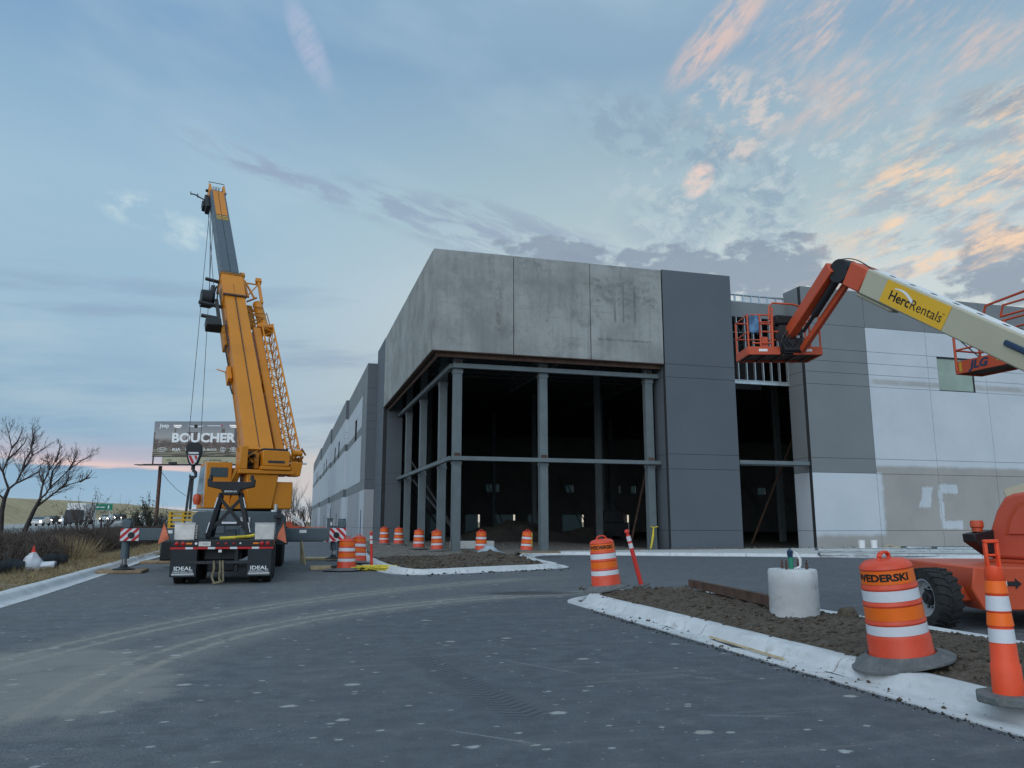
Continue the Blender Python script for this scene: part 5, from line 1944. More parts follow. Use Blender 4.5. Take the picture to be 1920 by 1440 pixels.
bp(MB().box(-.27, .31, 18.55, 21.5, .459, .470), 'boom_stripe', oc, tp)
for k in range(3):
    bp(MB().box(-.27, .31, 18.02 + .17 * k, 18.10 + .17 * k, .459, .470), 'boom_stripe', M['yellow'], tp)
bp(MB().box(-.012, .012, 18.0, 21.5, .471, .478), 'seam', M['dark_steel'], tp)
# boom head: cheek plates, sheaves, guard frame
hd = bp(MB().box(-.42, -.30, 21.4, 22.3, -.5, .48).box(.30, .42, 21.4, 22.3, -.5, .48), 'boom_head', oc, tp, bevel=.02)
for x in (-.15, 0, .15):
    bp(MB().lathe([(.32, -.05), (.27, 0), (.32, .05)], 20, mat=Matrix.Translation((x, 22.1, .12)) @ Matrix.Rotation(R(90), 4, 'Y')), 'sheave', M['galv'], tp, smooth=60)
    bp(MB().lathe([(.30, -.05), (.25, 0), (.30, .05)], 20, mat=Matrix.Translation((x, 21.7, -.62)) @ Matrix.Rotation(R(90), 4, 'Y')), 'sheave', blk, tp, smooth=60)
bp(MB().box(-.55, .55, 22.05, 22.15, .05, .18), 'sheave_pin', blk, tp)
bp(MB().tube([(-.4, 22.2, .45), (-.4, 22.6, .45), (.4, 22.6, .45), (.4, 22.2, .45)], .02, 6), 'cable_guard', M['dark_steel'], tp)
bp(MB().box(-.62, -.40, 20.2, 21.6, -.45, .10).box(-.75, -.55, 20.6, 21.2, -.5, -.1), 'head_winch', blk, tp, bevel=.03)
bp(MB().tube([(-.6, 21.0, 0), (-1.15, 21.3, .1), (-1.35, 21.3, .1)], .035, 6).tube([(-1.0, 21.0, .1), (-1.0, 21.45, .1)], .03, 6).tube([(-1.35, 21.2, .1), (-1.35, 21.55, .1)], .025, 6), 'anemometer_arm', blk, tp)
# hose reel and bracketry hanging on the left of the boom head
rl = bp(MB().lathe([(.52, -.06), (.52, .06)], 28, mat=Matrix.Translation((-.82, 11.0, -.1)) @ Matrix.Rotation(R(90), 4, 'Y')), 'hose_reel', blk, smooth=40)
bp(MB().lathe([(.40, -.22), (.42, .22)], 24, mat=Matrix.Translation((-1.1, 10.7, -.1)) @ Matrix.Rotation(R(90), 4, 'Y')), 'reel_drum', M['black_plastic'], rl, smooth=40)
for k in range(4):
    bp(MB().tube([(-.66, 11.0 + .48 * math.cos(a), -.1 + .48 * math.sin(a)) for a in [2 * math.pi * i / 20 for i in range(20)]], .018 + .004 * k, 6), 'reel_hose', M['galv'] if k == 1 else blk, rl)
for p in (((-1.45, 10.2, 0), (-.5, 10.0, 0)), ((-1.4, 9.1, 0), (-.6, 9.0, 0)), ((-1.1, 12.0, .2), (-.4, 12.0, .1)), ((-.7, 10.4, .1), (-.7, 8.6, .1))):
    bp(MB().beam(p[0], p[1], .14, .12), 'reel_bracket', M['dark_steel'], rl, bevel=.01)
bp(MB().box(-1.25, -.62, 8.2, 8.75, -.25, .2), 'work_lamp', blk, rl, bevel=.03)
bp(MB().box(-.62, -.47, 6.9, 8.4, -.35, .1), 'anchor_bracket', od, main, bevel=.03)
bp(MB().box(-.66, -.49, 4.4, 5.2, -.2, .2).tube([(-.6, 5.0, 0), (-1.0, 5.2, 0)], .03, 6), 'side_lug', oc, main, bevel=.02)
bp(MB().tube([(-.53, 8.4, .0), (-.56, 6.5, .0), (-.53, 5.2, .0), (-.60, 4.4, 0), (-.54, 3.6, .05)], .03, 6), 'side_hose', blk, main)
letters('LIEBHERR', .52, M['decal_navy'], main, BF_ @ plane_m((-.478, 7.4, .18), (0, 1, 0), (0, 0, 1)), bold=True)
# folding jib stowed on the right
jb = bp(MB().box(.64, .97, .2, 8.2, -.25, .28), 'jib_box', oc, bevel=.02)
bp(MB().box(.47, .64, 4.2, 4.9, -.3, .2).box(.47, .64, .1, .5, -.3, .2), 'jib_bracket', od, jb, bevel=.02)


def lattice(x0, x1, y0, y1, z0, z1, n, r, xt=None):
    mb = MB()
    corners0 = [(x0, z0), (x1, z0), (x1, z1), (x0, z1)]
    xm = (x0 + x1) / 2
    tpr = 1.05
    corners1 = [(xm + (x - xm) * tpr, z * tpr) for x, z in corners0]
    ln = []
    for (a, b_), (c_, d_) in zip(corners0, corners1):
        ln.append((Vector((a, y0, b_)), Vector((c_, y1, d_))))
        mb.tube([ln[-1][0], ln[-1][1]], r, 7)
    for k in range(n):
        for i in range(4):
            j = (i + 1) % 4
            a = ln[i][0].lerp(ln[i][1], k / n)
            b_ = ln[j][0].lerp(ln[j][1], (k + .5) / n)
            c_ = ln[i][0].lerp(ln[i][1], (k + 1) / n)
            mb.tube([a, b_], r * .5, 5, caps=False).tube([b_, c_], r * .5, 5, caps=False)
    return mb


lt = bp(lattice(1.02, 1.46, .1, 8.4, -.36, .40, 13, .036), 'jib_lattice', oc, smooth=60)
bp(MB().box(.85, 1.52, 8.3, 8.55, -.2, .3), 'jib_collar', oc, lt, bevel=.02)
bp(MB().tube([(1.2, 8.5, 0), (1.12, 10.6, 0)], .22, 12), 'jib_cylinder', oc, lt, smooth=40)
bp(MB().box(.56, .86, 8.7, 10.4, -.2, .05), 'jib_knuckle', od, lt, bevel=.03)
bp(MB().beam((.72, 11.0, .1), (.62, 13.0, .1), .10, .10).beam((1.3, 10.6, .1), (1.35, 12.7, .1), .12, .12).beam((.66, 12.3, .1), (1.32, 12.3, .1), .06, .06).beam((.74, 11.2, .1), (1.3, 12.3, .1), .05, .05).beam((.7, 12.5, .1), (1.0, 11.0, .1), .08, .08).box(1.22, 1.48, 12.5, 12.8, .0, .2).box(.52, .74, 12.85, 13.1, .0, .2), 'jib_foot', oc, lt, bevel=.01)
bp(MB().box(.75, 1.35, -.25, .12, -.12, .18), 'jib_knuckle', od, jb, bevel=.05)
bp(MB().tube([(1.52, 8.3, 0), (1.42, 9.8, .1)], .025, 6), 'jib_strut', od, lt)
for k in range(12):
    y = rr.uniform(8.5, 11)
    bp(MB().tube([(rr.uniform(.5, .9), y, rr.uniform(-.2, .3)), (rr.uniform(.9, 1.4), y + rr.uniform(-.4, .4), rr.uniform(-.1, .4))], .04, 6), 'jib_pin', od, lt)
# lift cylinder under the boom
a, b_ = Vector((-1.45, 30.6, 2.3)), BF_ @ Vector((0, 6.0, -.6))
lc = MB().tube([a, a.lerp(b_, .62)], .21, 14).build('lift_cylinder', oc, CR, world=CRI, smooth=40)
MB().tube([a.lerp(b_, .6), b_], .13, 12).build('lift_rod', M['chrome'], lc, smooth=40)
# hoist ropes and hook block
hk = BF_ @ Vector((-.05, 21.75, -.9))
hb = Vector((hk.x - .05, hk.y, 5.78))
rp = MB()
top = BF_ @ Vector((-.1, 21.7, -.9))
for dx in (-.33, .28):
    rp = MB().tube([(top.x + dx * .35, top.y, top.z), (hb.x + dx, hb.y, hb.z)], .016, 6)
    rp.build('hoist_rope', M['rope'], CR, world=CRI)
MB().tube([BF_ @ Vector((-.2, 21.4, -.7)), BF_ @ Vector((-.95, 11.2, .1))], .016, 6).build('hoist_rope', M['rope'], CR, world=CRI)
MB().tube([BF_ @ Vector((-.45, 20.4, -.3)), BF_ @ Vector((-.8, 11.4, .3))], .014, 6).build('hoist_rope', M['rope'], CR, world=CRI)

t = thing('hook_block', 'black crane hook block with red and white stripes hanging in front of the billboard', 'hook block', hb)
TI = Matrix()
mb = MB().prism([(-.26, 0), (.26, 0), (.38, -.18), (.40, -.52), (.24, -1.08), (.12, -1.22), (-.12, -1.22), (-.24, -1.08), (-.40, -.52), (-.38, -.18)], -.25, .25, axis='y')
bk = mb.build('block_cheeks', M['carrier_black'], t, bevel=.03)
MB().box(-.25, .25, -.262, -.252, -.62, -.52).build('label_plate', M['white_tape'], bk)
MB().prism([(-.27, -.68), (.27, -.68), (.16, -1.04), (.06, -1.16), (-.06, -1.16), (-.16, -1.04)], -.262, -.252, axis='y').build('stripe_plate', M['white_tape'], bk)
for k, pl_ in enumerate(([(-.25, -.70), (-.12, -.70), (.08, -1.1), (.0, -1.14), (-.05, -1.14)], [(.04, -.70), (.17, -.70), (.20, -.84), (.14, -.96)], [(-.25, -.82), (-.12, -1.1), (-.16, -1.02)])):
    MB().prism(pl_, -.268, -.263, axis='y').build('stripe', M['red_tape'], bk)
MB().tube([(0, 0, -1.2), (0, 0, -1.45)], .10, 12).build('swivel', M['dark_steel'], t)
MB().tube([(0, 0, -1.45), (.14, 0, -1.58), (.16, 0, -1.78), (.02, 0, -1.9), (-.13, 0, -1.8), (-.12, 0, -1.68)], [.09, .09, .08, .08, .06, .03], 10).build('hook', M['dark_steel'], t, smooth=60)
sl_ = thing('lifting_sling', 'pair of long dark slings hanging from the hook block beside the crane cab', 'sling', hb + Vector((0, 0, -1.85)))
for x in (-.15, .05):
    MB().beam((x * .5, 0, .1), (x - .06, 0, -2.15), .13, .03).build('webbing', M['dark_steel'], sl_)

# ------------------------------------------------------------------ articulated boom lift on the right
LF = thing('boom_lift', 'orange articulated boom lift with a cream boom and its raised basket before the entrance bay', 'boom lift', (11.2, 11.3, 0))
LI = inv(LF)
lo_, lh, lc_ = M['lift_orange'], M['lift_hood'], M['lift_cream']


def lp(mb, name, mats, parent=None, **kw):
    return mb.build(name, mats, parent or LF, world=LI if parent is None else None, **kw)


# chassis with its sloped end plate, axle and foam filled tyres; it stands turned under the boom
TURN = Matrix.Translation((9.9, 9.65, 0)) @ Matrix.Rotation(R(-20), 4, 'Z') @ Matrix.Translation((-9.9, -9.65, 0))
mb = MB(TURN).prism([(10.02, .93), (9.96, .62), (10.10, .30), (12.5, .30), (12.5, .93)], 9.65, 12.6, axis='y')
ch = lp(mb, 'chassis', lo_, bevel=.02)
MB(TURN).box(9.8, 10.2, 9.9, 10.4, .40, .62).build('axle', lo_, ch, bevel=.03)
# decals: double arrow and a small plate
MB(TURN).prism([(10.30, .69), (10.39, .77), (10.39, .725), (10.47, .725), (10.47, .655), (10.39, .655), (10.39, .61)], 9.640, 9.648, axis='y').build('arrow_decal', M['white'], ch)
MB(TURN).prism([(10.68, .69), (10.59, .77), (10.59, .725), (10.475, .725), (10.475, .655), (10.59, .655), (10.59, .61)], 9.640, 9.648, axis='y').build('arrow_decal', M['black_plastic'], ch)
MB(TURN).box(10.24, 10.35, 9.640, 9.648, .80, .90).build('plate_decal', M['alu'], ch)


def lift_wheel(cx, cy, r, w, yaw, name='tyre'):
    mx_ = TURN @ Matrix.Translation((cx, cy, r)) @ Matrix.Rotation(R(yaw), 4, 'Z') @ Matrix.Rotation(R(-90), 4, 'Y')
    mb = MB()
    mb.lathe([(r * .60, -w / 2), (r * .80, -w / 2 * 1.02), (r * .93, -w / 2 * .96), (r * .955, -w * .3), (r * .955, w * .3), (r * .93, w / 2 * .96), (r * .80, w / 2 * 1.02), (r * .66, w / 2), (r * .62, w / 2 * .86)], 48, mat=mx_, cap1=False)
    n_ = 20
    for k in range(n_):                         # chevron lugs wrapping onto the shoulder
        for s_ in (-1, 1):
            a0 = 2 * math.pi * (k + (.5 if s_ > 0 else 0)) / n_
            pts = [(.02, 0), (.26, .10), (.50, .13)]
            for (u0, d0), (u1, d1) in zip(pts, pts[1:]):
                vs = []
                for rad in (.93, 1.0):
                    for (u, dd) in ((u0, d0 - .065), (u0, d0 + .065), (u1, d1 + .065), (u1, d1 - .065)):
                        a = a0 + dd
                        rr_ = r * (rad if u < .45 else (rad - .025))
                        vs.append(mx_ @ Vector((rr_ * math.cos(a), rr_ * math.sin(a), s_ * u * w)))
                mb._add(vs, MB.BF)
            vs = []
            for rad in (.78, .985):
                for (zz, dd) in ((.40, .075), (.40, .20), (.525, .195), (.525, .08)):
                    a = a0 + dd - .005
                    vs.append(mx_ @ Vector((r * rad * math.cos(a), r * rad * math.sin(a), s_ * zz * w)))
            mb._add(vs, MB.BF)
    o = lp(mb, name, M['rubber'], smooth=30)
    mb = MB().lathe([(r * .63, w * .44), (r * .61, w * .47), (r * .57, w * .44), (r * .55, w * .16), (r * .40, w * .10), (r * .30, w * .12)], 40, mat=mx_, cap0=False)
    rim = mb.build('rim', M['wheel_grey'], o, smooth=40)
    mb = MB().lathe([(r * .26, w * .10), (r * .26, w * .22), (r * .20, w * .34), (r * .12, w * .36), (r * .12, w * .42)], 24, mat=mx_)
    mb.build('hub', M['black_plastic'], o, smooth=40)
    for k in range(9):
        a = 2 * math.pi * k / 9
        MB().lathe([(.016, 0), (.016, .03)], 6, mat=mx_ @ Matrix.Translation((r * .33 * math.cos(a), r * .33 * math.sin(a), w * .12))).build('wheel_nut', M['dark_steel'], o)
    return o


lift_wheel(9.52, 9.95, .455, .37, 10)
lift_wheel(12.85, 10.2, .455, .37, 194)
lift_wheel(10.25, 12.5, .455, .37, 0)
lift_wheel(12.85, 12.6, .455, .37, 180)
# turntable hood with a pressed-in panel, beacon bracket
hx, hy0 = 11.67, 8.3
hpro = [(10.90, .99), (10.905, 1.20), (10.87, 1.33), (10.64, 1.80), (10.46, 2.02), (10.30, 2.075), (10.06, 2.10), (hy0, 2.13), (hy0, .99)]
hood = lp(MB().prism(hpro, hx, hx + 1.1, axis='x'), 'engine_hood', lh, bevel=.06, seg=3, smooth=50)
MB().prism([(10.50, 1.40), (10.40, 1.68), (10.22, 1.90), (10.05, 1.95), (hy0 + .1, 1.98), (hy0 + .1, 1.40)], hx - .012, hx + .01, axis='x').build('hood_recess', lo_, hood)
MB().prism([(10.42, 1.40), (10.33, 1.64), (10.17, 1.83), (10.02, 1.875), (hy0 + .1, 1.90), (hy0 + .1, 1.40)], hx - .035, hx - .0125, axis='x').build('hood_panel', lh, hood, bevel=.012)
MB().box(hx - .05, hx + 1.15, hy0, 10.93, .93, .988).build('turntable_edge', lo_, hood, bevel=.01)
bk = lp(MB().prism([(11.25, 1.40), (11.66, 1.47), (11.72, 1.47), (11.72, .99), (11.26, 1.27)], 10.72, 10.98, axis='y'), 'beacon_bracket', M['black_plastic'], bevel=.01)
MB().lathe([(.085, 1.44), (.085, 1.50), (.105, 1.52), (.105, 1.60), (.09, 1.63)], 20, mat=Matrix.Translation((11.46, 10.85, 0))).build('beacon', lo_, bk, smooth=40)
# risers and main boom: boom runs from behind the machine, over it, to the elbow
bJ, bR = Vector((13.31, 15.64, 7.80)), Vector((13.79, 11.97, 5.20))
bD = (bJ - bR).normalized()
bP = bR - bD * 3.2
lp(MB().beam((12.6, 11.2, 2.0), (14.6, 8.4, 3.0), .34, .4).beam((12.6, 11.2, 1.5), (14.6, 8.4, 2.5), .28, .3).beam((14.6, 8.4, 2.2), bP, .36, .4), 'riser_arm', lc_, bevel=.02)
MBm = frame(bP, bD)
LBm = (bJ - bP).length


def mp(mb, name, mats, parent=None, **kw):
    mb.v = [tuple(MBm @ Vector(v)) for v in mb.v]
    return lp(mb, name, mats, parent, **kw)


boom = mp(MB().box(-.24, .24, -.4, LBm - .75, -.31, .31), 'main_boom', lc_, bevel=.035, seg=2)
mp(MB().box(-.20, .20, -.3, LBm - .9, .312, .335), 'wear_strip', M['white'], boom)
for k in range(7):
    mp(MB().box(-.10, .0, 3.2 + .62 * k, 3.34 + .62 * k, .336, .340), 'slot', M['dark_steel'], boom)
mp(MB().prism([(-.24, LBm - .75), (.24, LBm - .75), (.24, LBm - .15), (-.24, LBm - .15)], -.30, .30), 'fly_boom', lo_, boom, bevel=.03)
mp(MB().box(-.16, .16, LBm - 1.8, LBm - .6, -.42, -.315), 'cable_tray', lc_, boom, bevel=.04)
# yellow rental sign on the left side of the boom
y0s, y1s = LBm - 3.30, LBm - 1.45
sg_ = mp(MB().box(-.252, -.2415, y0s, y1s, -.27, .27), 'sign_panel', M['sign_yellow'], boom)
SM = MBm @ plane_m((-.256, (y0s + y1s) / 2, -.02), (0, -1, 0), (0, 0, 1))
letters('Herc', .31, M['letter_black'], sg_, SM @ Matrix.Translation((-.09, -.02, 0)), bold=True, align='RIGHT', offset=.006)
letters('Rentals', .31, M['letter_black'], sg_, SM @ Matrix.Translation((-.08, -.02, 0)), align='LEFT')
letters('TM', .05, M['letter_black'], sg_, SM @ Matrix.Translation((.82, .08, 0)))
pts = []
for k in range(13):
    u = k / 12
    pts.append((-.64 + .62 * u, .135 + .070 * math.sin(math.pi * min(1, u * 1.15) * .62 + .35) - .16 * u * u, .010 + .036 * u * (1 if u < .93 else .6)))
mb = MB()
vs = [(x, y - h, 0) for x, y, h in pts] + [(x, y + h, 0) for x, y, h in pts]
mb._add([SM @ Vector(v) for v in vs], [(i, i + 1, 13 + i + 1, 13 + i) for i in range(12)])
mb.build('swoosh', M['letter_white'], sg_, fix=False)
# hose carrier and maker's decal nearer the machine
gd = mp(MB().box(-.30, -.245, 2.35, 3.0, .0, .12), 'hose_guide', M['decal_navy'], boom, bevel=.03)
mp(MB().tube([(-.28, 2.4, .06), (-.28, -.2, .02)], .035, 8), 'hose_tube', lc_, boom, smooth=60)
dm = mp(MB().box(-.250, -.2415, .1, 2.0, -.24, .24), 'decal_panel', M['white'], boom)
letters('JLG', .62, M['decal_navy'], dm, MBm @ plane_m((-.254, 1.1, -.02), (0, -1, 0), (0, 0, 1)), bold=True, shear=.25, offset=.035, sx=1.25)
# elbow, jib pair and cylinder
eb = lp(MB().lathe([(.30, -.2), (.30, .2)], 24, mat=Matrix.Translation(bJ + Vector((-.05, .12, .05))) @ frame((0, 0, 0), bD).to_3x3().to_4x4() @ Matrix.Rotation(R(90), 4, 'Y')), 'elbow', M['black_plastic'], smooth=40)
E_ = bJ + Vector((-.12, .25, .12))
Fo = Vector((13.28, 18.0, 6.55))
jd = (Fo - E_).normalized()
side = Vector((jd.y, -jd.x, 0)).normalized()
nrm_ = side.cross(jd)
lp(MB().beam(E_ + side * -.10 + nrm_ * .12, Fo + side * -.10 + nrm_ * .16, .24, .34, up=nrm_), 'jib_arm', lo_, bevel=.02)
lp(MB().beam(E_ + side * .18 - nrm_ * .34, Fo + side * .14 - nrm_ * .34, .13, .18, up=nrm_), 'jib_link', lo_, bevel=.015)
lp(MB().tube([E_ - nrm_ * .16, E_.lerp(Fo, .55) - nrm_ * .16], .10, 12).tube([E_.lerp(Fo, .5) - nrm_ * .16, E_.lerp(Fo, .8) - nrm_ * .14], .05, 10), 'jib_cylinder', M['black_plastic'], smooth=40)
lp(MB().tube([E_.lerp(bJ - bD * 1.1, k / 10) + Vector((0, 0, .27 + .20 * math.sin(math.pi * k / 10))) for k in range(11)], .014, 6), 'hose_loop', M['black_plastic'], smooth=60)
# work platform
BKM = frame((13.05, 18.1, 6.22), (.26, .965, 0))
BK = lp(MB(BKM).box(-.98, .98, -.05, .98, 0, .03), 'platform_floor', M['rust'], bevel=.005)


def bkp(mb, name, mats, parent=BK, **kw):
    mb.v = [tuple(BKM @ Vector(v)) for v in mb.v]
    return mb.build(name, mats, parent, **kw)


bkp(MB().box(-1.02, -.14, -.09, -.055, -.06, .17), 'toe_board', lo_, bevel=.01)
bkp(MB().box(.22, 1.02, -.09, -.055, -.06, .17), 'toe_board', lo_, bevel=.01)
bkp(MB().box(-1.02, 1.02, .985, 1.02, -.06, .17), 'toe_board', lo_, bevel=.01)
bkp(MB().box(-1.05, -.985, -.055, .985, -.06, .17), 'toe_board', lo_, bevel=.01)
bkp(MB().box(.985, 1.05, -.055, .985, -.06, .17), 'toe_board', lo_, bevel=.01)
for k in range(5):
    bkp(MB().box(-.9 + .42 * k, -.84 + .42 * k, .0, .96, -.05, -.002), 'floor_rib', M['rust'])
for x0 in (-.62, .62):
    bkp(MB().box(x0 - .12, x0 + .12, -.096, -.0905, .03, .10), 'label_plate', M['white'])


def rail(pts, r=.024, mat=None):
    return bkp(MB().tube(pts, r, 8), 'rail', mat or lo_, smooth=60)


for z in (1.08, .60):
    rail([(-1.0, -.05, z), (-.35, -.05, z)])
    rail([(-1.0, -.05, z), (-1.02, .95, z), (1.0, .95, z), (1.0, -.05, z)])
    rail([(1.0, -.05, z), (.72, -.05, z)])
rail([(-.35, -.05, .60), (.25, -.05, .60)])
rail([(-.9, -.05, .27), (-.3, -.05, .27)])
for x, y in ((-1.0, -.05), (-.66, -.05), (-.33, -.05), (-1.02, .95), (0, .95), (1.0, .95), (1.0, -.05), (.72, -.05)):
    rail([(x, y, .03), (x, y, 1.08)], .028)
rail([(-.40, -.07, .95), (-.38, -.07, 1.32), (-.28, -.06, 1.42), (.30, -.02, 1.40), (.66, .05, 1.32), (.70, .1, 1.24)], .03)
rail([(.62, .05, 1.32), (.58, .05, 1.08)], .026)
rail([(-.70, -.08, .92), (-.70, -.10, .86), (-.40, -.10, .86), (-.38, -.08, .92)], .02)
rail([(-.33, -.05, .03), (-.30, -.05, 1.3)], .035)
cb = bkp(MB().hexa([(-.24, -.16, .80), (.52, -.16, .80), (.52, .2, .80), (-.24, .2, .80), (-.26, -.22, 1.05), (.58, -.2, 1.0), (.58, .2, 1.02), (-.26, .2, 1.08)]), 'control_console', M['black_plastic'], bevel=.03)
bkp(MB().box(-.15, .5, -.12, .22, .42, .80), 'console_body', M['black_plastic'], bevel=.02)
bkp(MB().box(.05, .24, -.135, -.122, .50, .72), 'warning_plate', M['white'], bevel=.004)
bkp(MB().box(.28, .40, -.14, -.121, .34, .48), 'warning_plate', M['white'], bevel=.004)
bkp(MB().box(-.12, .48, -.22, .1, .0, .40), 'rotator', M['black_plastic'], bevel=.05)
for k in range(6):
    x = rnd.uniform(-.2, .5)
    bkp(MB().tube([(x, -.2, .1), (x + rnd.uniform(-.2, .2), -.3, .3), (x + rnd.uniform(-.2, .2), -.2, .6)], .018, 6), 'cable', M['black_plastic'], smooth=60)
bkp(MB().box(-.66, -.45, -.03, .03, .03, .46), 'foot_guard', lo_, bevel=.01)
# blue jacket over the left rail
rr = random.Random(4)
mb = MB(BKM)
nu, nv = 5, 8
vs = []
for j in range(nv):
    for i in range(nu):
        u, v = i / (nu - 1) - .5, j / (nv - 1)
        vs.append((-.84 + .30 * u * (1 - .3 * v), -.075 + .05 * math.sin(5 * v + 4 * u) + .02 * rr.random(), 1.06 - .52 * v + .03 * math.sin(9 * u)))
mb._add(vs, [(j * nu + i, j * nu + i + 1, (j + 1) * nu + i + 1, (j + 1) * nu + i) for j in range(nv - 1) for i in range(nu - 1)])
jk = mb.build('jacket', M['blue_cloth'], smooth=60, fix=False)
so = jk.modifiers.new('thick', 'SOLIDIFY'); so.thickness = .05
tag(jk, 'blue and dark jacket hanging over the left rail of the raised basket', 'jacket')

# second boom lift: its basket hangs beyond the cream boom, base off to the right
L2 = thing('boom_lift', 'orange platform of another boom lift partly hidden behind the cream boom at the right edge', 'boom lift', (20.5, 13.5, 0))
L2I = inv(L2)
P0, P1 = pix(1817, 701, 21.5), pix(1975, 706, 19.2)
P1.z = P0.z
q = (P1 - P0).normalized()
PM = frame(P0, q)


def l2(mb, name, mats, parent=None, **kw):
    mb.v = [tuple(PM @ Vector(v)) for v in mb.v]
    return mb.build(name, mats, parent or L2, world=L2I if parent is None else None, **kw)


fl = l2(MB().box(-.45, .45, 0, 3.2, 0, .04), 'platform_floor', M['rust'])
for x in (-.47, .45):
    l2(MB().box(x - .012, x + .012, -.02, 3.22, -.05, .30), 'toe_board', lo_, bevel=.008)
l2(MB().box(-.458, .438, -.03, -.005, -.05, .30), 'toe_board', lo_, bevel=.008)
sd_ = 1
xs_ = .464
o = l2(MB().box(xs_, xs_ + .004, .12, .20, .0, .26), 'hazard_mark', M['yellow'])
tbj = letters('JLG', .30, M['decal_navy'], L2, L2I @ PM @ plane_m((xs_ + .006, .72, .13), (0, 1, 0), (0, 0, 1)), bold=True, shear=.25, offset=.012, sx=1.2)
for k in range(6):
    a = 1.25 + .19 * k
    l2(MB()._add([(xs_, a, .10), (xs_, a + .09, .10), (xs_, a + .17, .24), (xs_, a + .08, .24), (xs_ + .003, a, .10), (xs_ + .003, a + .09, .10), (xs_ + .003, a + .17, .24), (xs_ + .003, a + .08, .24)], MB.BF), 'hazard_mark', M['yellow' if k % 2 == 0 else 'black_plastic'])


def r2(pts, r=.028):
    return l2(MB().tube(pts, r, 8), 'rail', lo_, smooth=60)


for x in (-.45, .45):
    for y in (.02, 1.6, 3.15):
        r2([(x, y, .04), (x, y, 1.1)], .035)
    for z in (.62, 1.1):
        r2([(x, .02, z), (x, 3.15, z)])
r2([(.45, .9, 1.1), (.45, 1.1, 1.62), (.45, 2.9, 1.75)], .035)
r2([(.45, 1.5, 1.22), (.45, 1.6, 1.5), (.45, 2.6, 1.5), (.45, 2.6, 1.22), (.45, 1.5, 1.22)], .03)
for z in (.62, 1.1):
    r2([(-.45, .02, z), (.45, .02, z)])
r2([(.45, .02, 1.1), (.45, -.08, 1.18), (.45, .0, 1.26), (.45, .08, 1.18)], .012)
l2(MB().box(-.3, .4, .9, 1.5, .42, .98), 'console_body', M['black_plastic'], bevel=.03)
l2(MB().box(-.25, .30, 2.3, 3.3, -.5, -.06), 'rotator', M['black_plastic'], bevel=.03)
l2(MB().tube([(.4, .06, 1.0), (.4, .9, .1)], .015, 6), 'cable', M['black_plastic'])
l2(MB().box(.36, .52, 2.35, 2.65, 1.78, 2.2), 'work_lamp', lc_, bevel=.04)
a, b_ = PM @ Vector((0, 3.1, -.2)), Vector((22.0, 12.5, 3.0))
MB().beam(a, b_, .3, .4).build('boom_arm', lo_, L2, world=L2I, bevel=.02)
MB().beam(b_, (21.0, 13.4, 1.6), .36, .5).build('riser_arm', lo_, L2, world=L2I, bevel=.02)
MB().box(20.0, 22.2, 12.2, 14.6, .4, 1.7).build('chassis', lo_, L2, world=L2I, bevel=.05)
for x in (19.9, 22.3):
    for y in (12.4, 14.4):
        MB(Matrix.Translation((x, y, .45)) @ Matrix.Rotation(R(90), 4, 'Y')).lathe([(.3, -.18), (.45, -.16), (.45, .16), (.3, .18)], 24).build('tyre', M['rubber'], L2, world=L2I, smooth=40)

# ------------------------------------------------------------------ billboard
BBL = Vector((-16.55, 105.2, 0))
BBd = Vector((1, -.285, 0)).normalized()
BBM = Matrix(((BBd.x, -BBd.y, 0, BBL.x), (BBd.y, BBd.x, 0, BBL.y), (0, 0, 1, 0), (0, 0, 0, 1)))
BB = thing('billboard', 'large car dealer billboard on tall brown posts beyond the crane', 'billboard', BBL)
BB.rotation_euler = (0, 0, math.atan2(BBd.y, BBd.x))
m, g, b = newmat('billboard print')
M['bb_print'] = m
co = g.n.new('ShaderNodeTexCoord').outputs['Object']
x, y, z = g.xyz(co)
# printed picture: hazy dusk skyline over a road
tow = g.voro(g.comb(g.mul(x, 1.15), 0., 0.), 1., out='Color')
tr = g.xyz(tow)
hgt = g.add(11.2, g.mul(g.m('POWER', tr[0], 2.2), 3.0))
skyc = g.mix(g.mr(z, 10.5, 14.2), (.46, .43, .40, 1), (.20, .22, .25, 1))
tower = g.mix(g.mr(g.noise(g.mapping(co, scale=(3, 1, 9)), 2., 3, .7), .4, .6), (.05, .045, .045, 1), (.20, .16, .15, 1))
c = g.mix(g.mr(g.sub(hgt, z), -.02, .02), skyc, tower)
city = g.noise(g.mapping(co, scale=(2.2, 1, 4)), 1.6, 7, .72)
c = g.mix(g.mul(g.mr(z, 12.2, 11.4), g.mr(city, .36, .48)), c, g.mix(g.mr(city, .42, .7), (.045, .035, .035, 1), (.33, .22, .19, 1)))
rd = g.noise(g.mapping(co, rot=(0, R(-6), 0), scale=(.25, 1, 5)), 1.6, 4, .5)
c = g.mix(g.mr(z, 10.9, 10.5), c, g.mix(g.mr(rd, .4, .62), (.055, .047, .035, 1), (.30, .27, .20, 1)))
g.set(b.inputs['Base Color'], c)
b.inputs['Roughness'].default_value = .6
H0, H1, LW = 9.72, 14.06, 14.6
pn = MB().box(0, LW, -.12, .12, H0, H1).build('print_panel', M['bb_print'], BB)
MB().box(-.02, LW + .02, .121, .3, H0 - .06, H1 + .04).box(-.03, LW + .03, -.14, .121, H0 - .09, H0 - .005).build('frame', M['dark_steel'], pn)
skm = pm('billboard apron', (.42, .40, .27), .6, var=.15, scale=.4, dirt=.25, dirtcol=(.25, .24, .17))
sk_ = MB().box(1.25, LW, -.1, .0, 8.78, 9.62).build('apron_panel', skm, BB)
BW, BWs = M['letter_white'], (lambda cx, cz: plane_m((cx, -.124, cz), (1, 0, 0), (0, 0, 1)))
letters('BOUCHER', 1.55, BW, pn, BWs(6.2, 11.95), bold=True, offset=.06, sx=1.10)
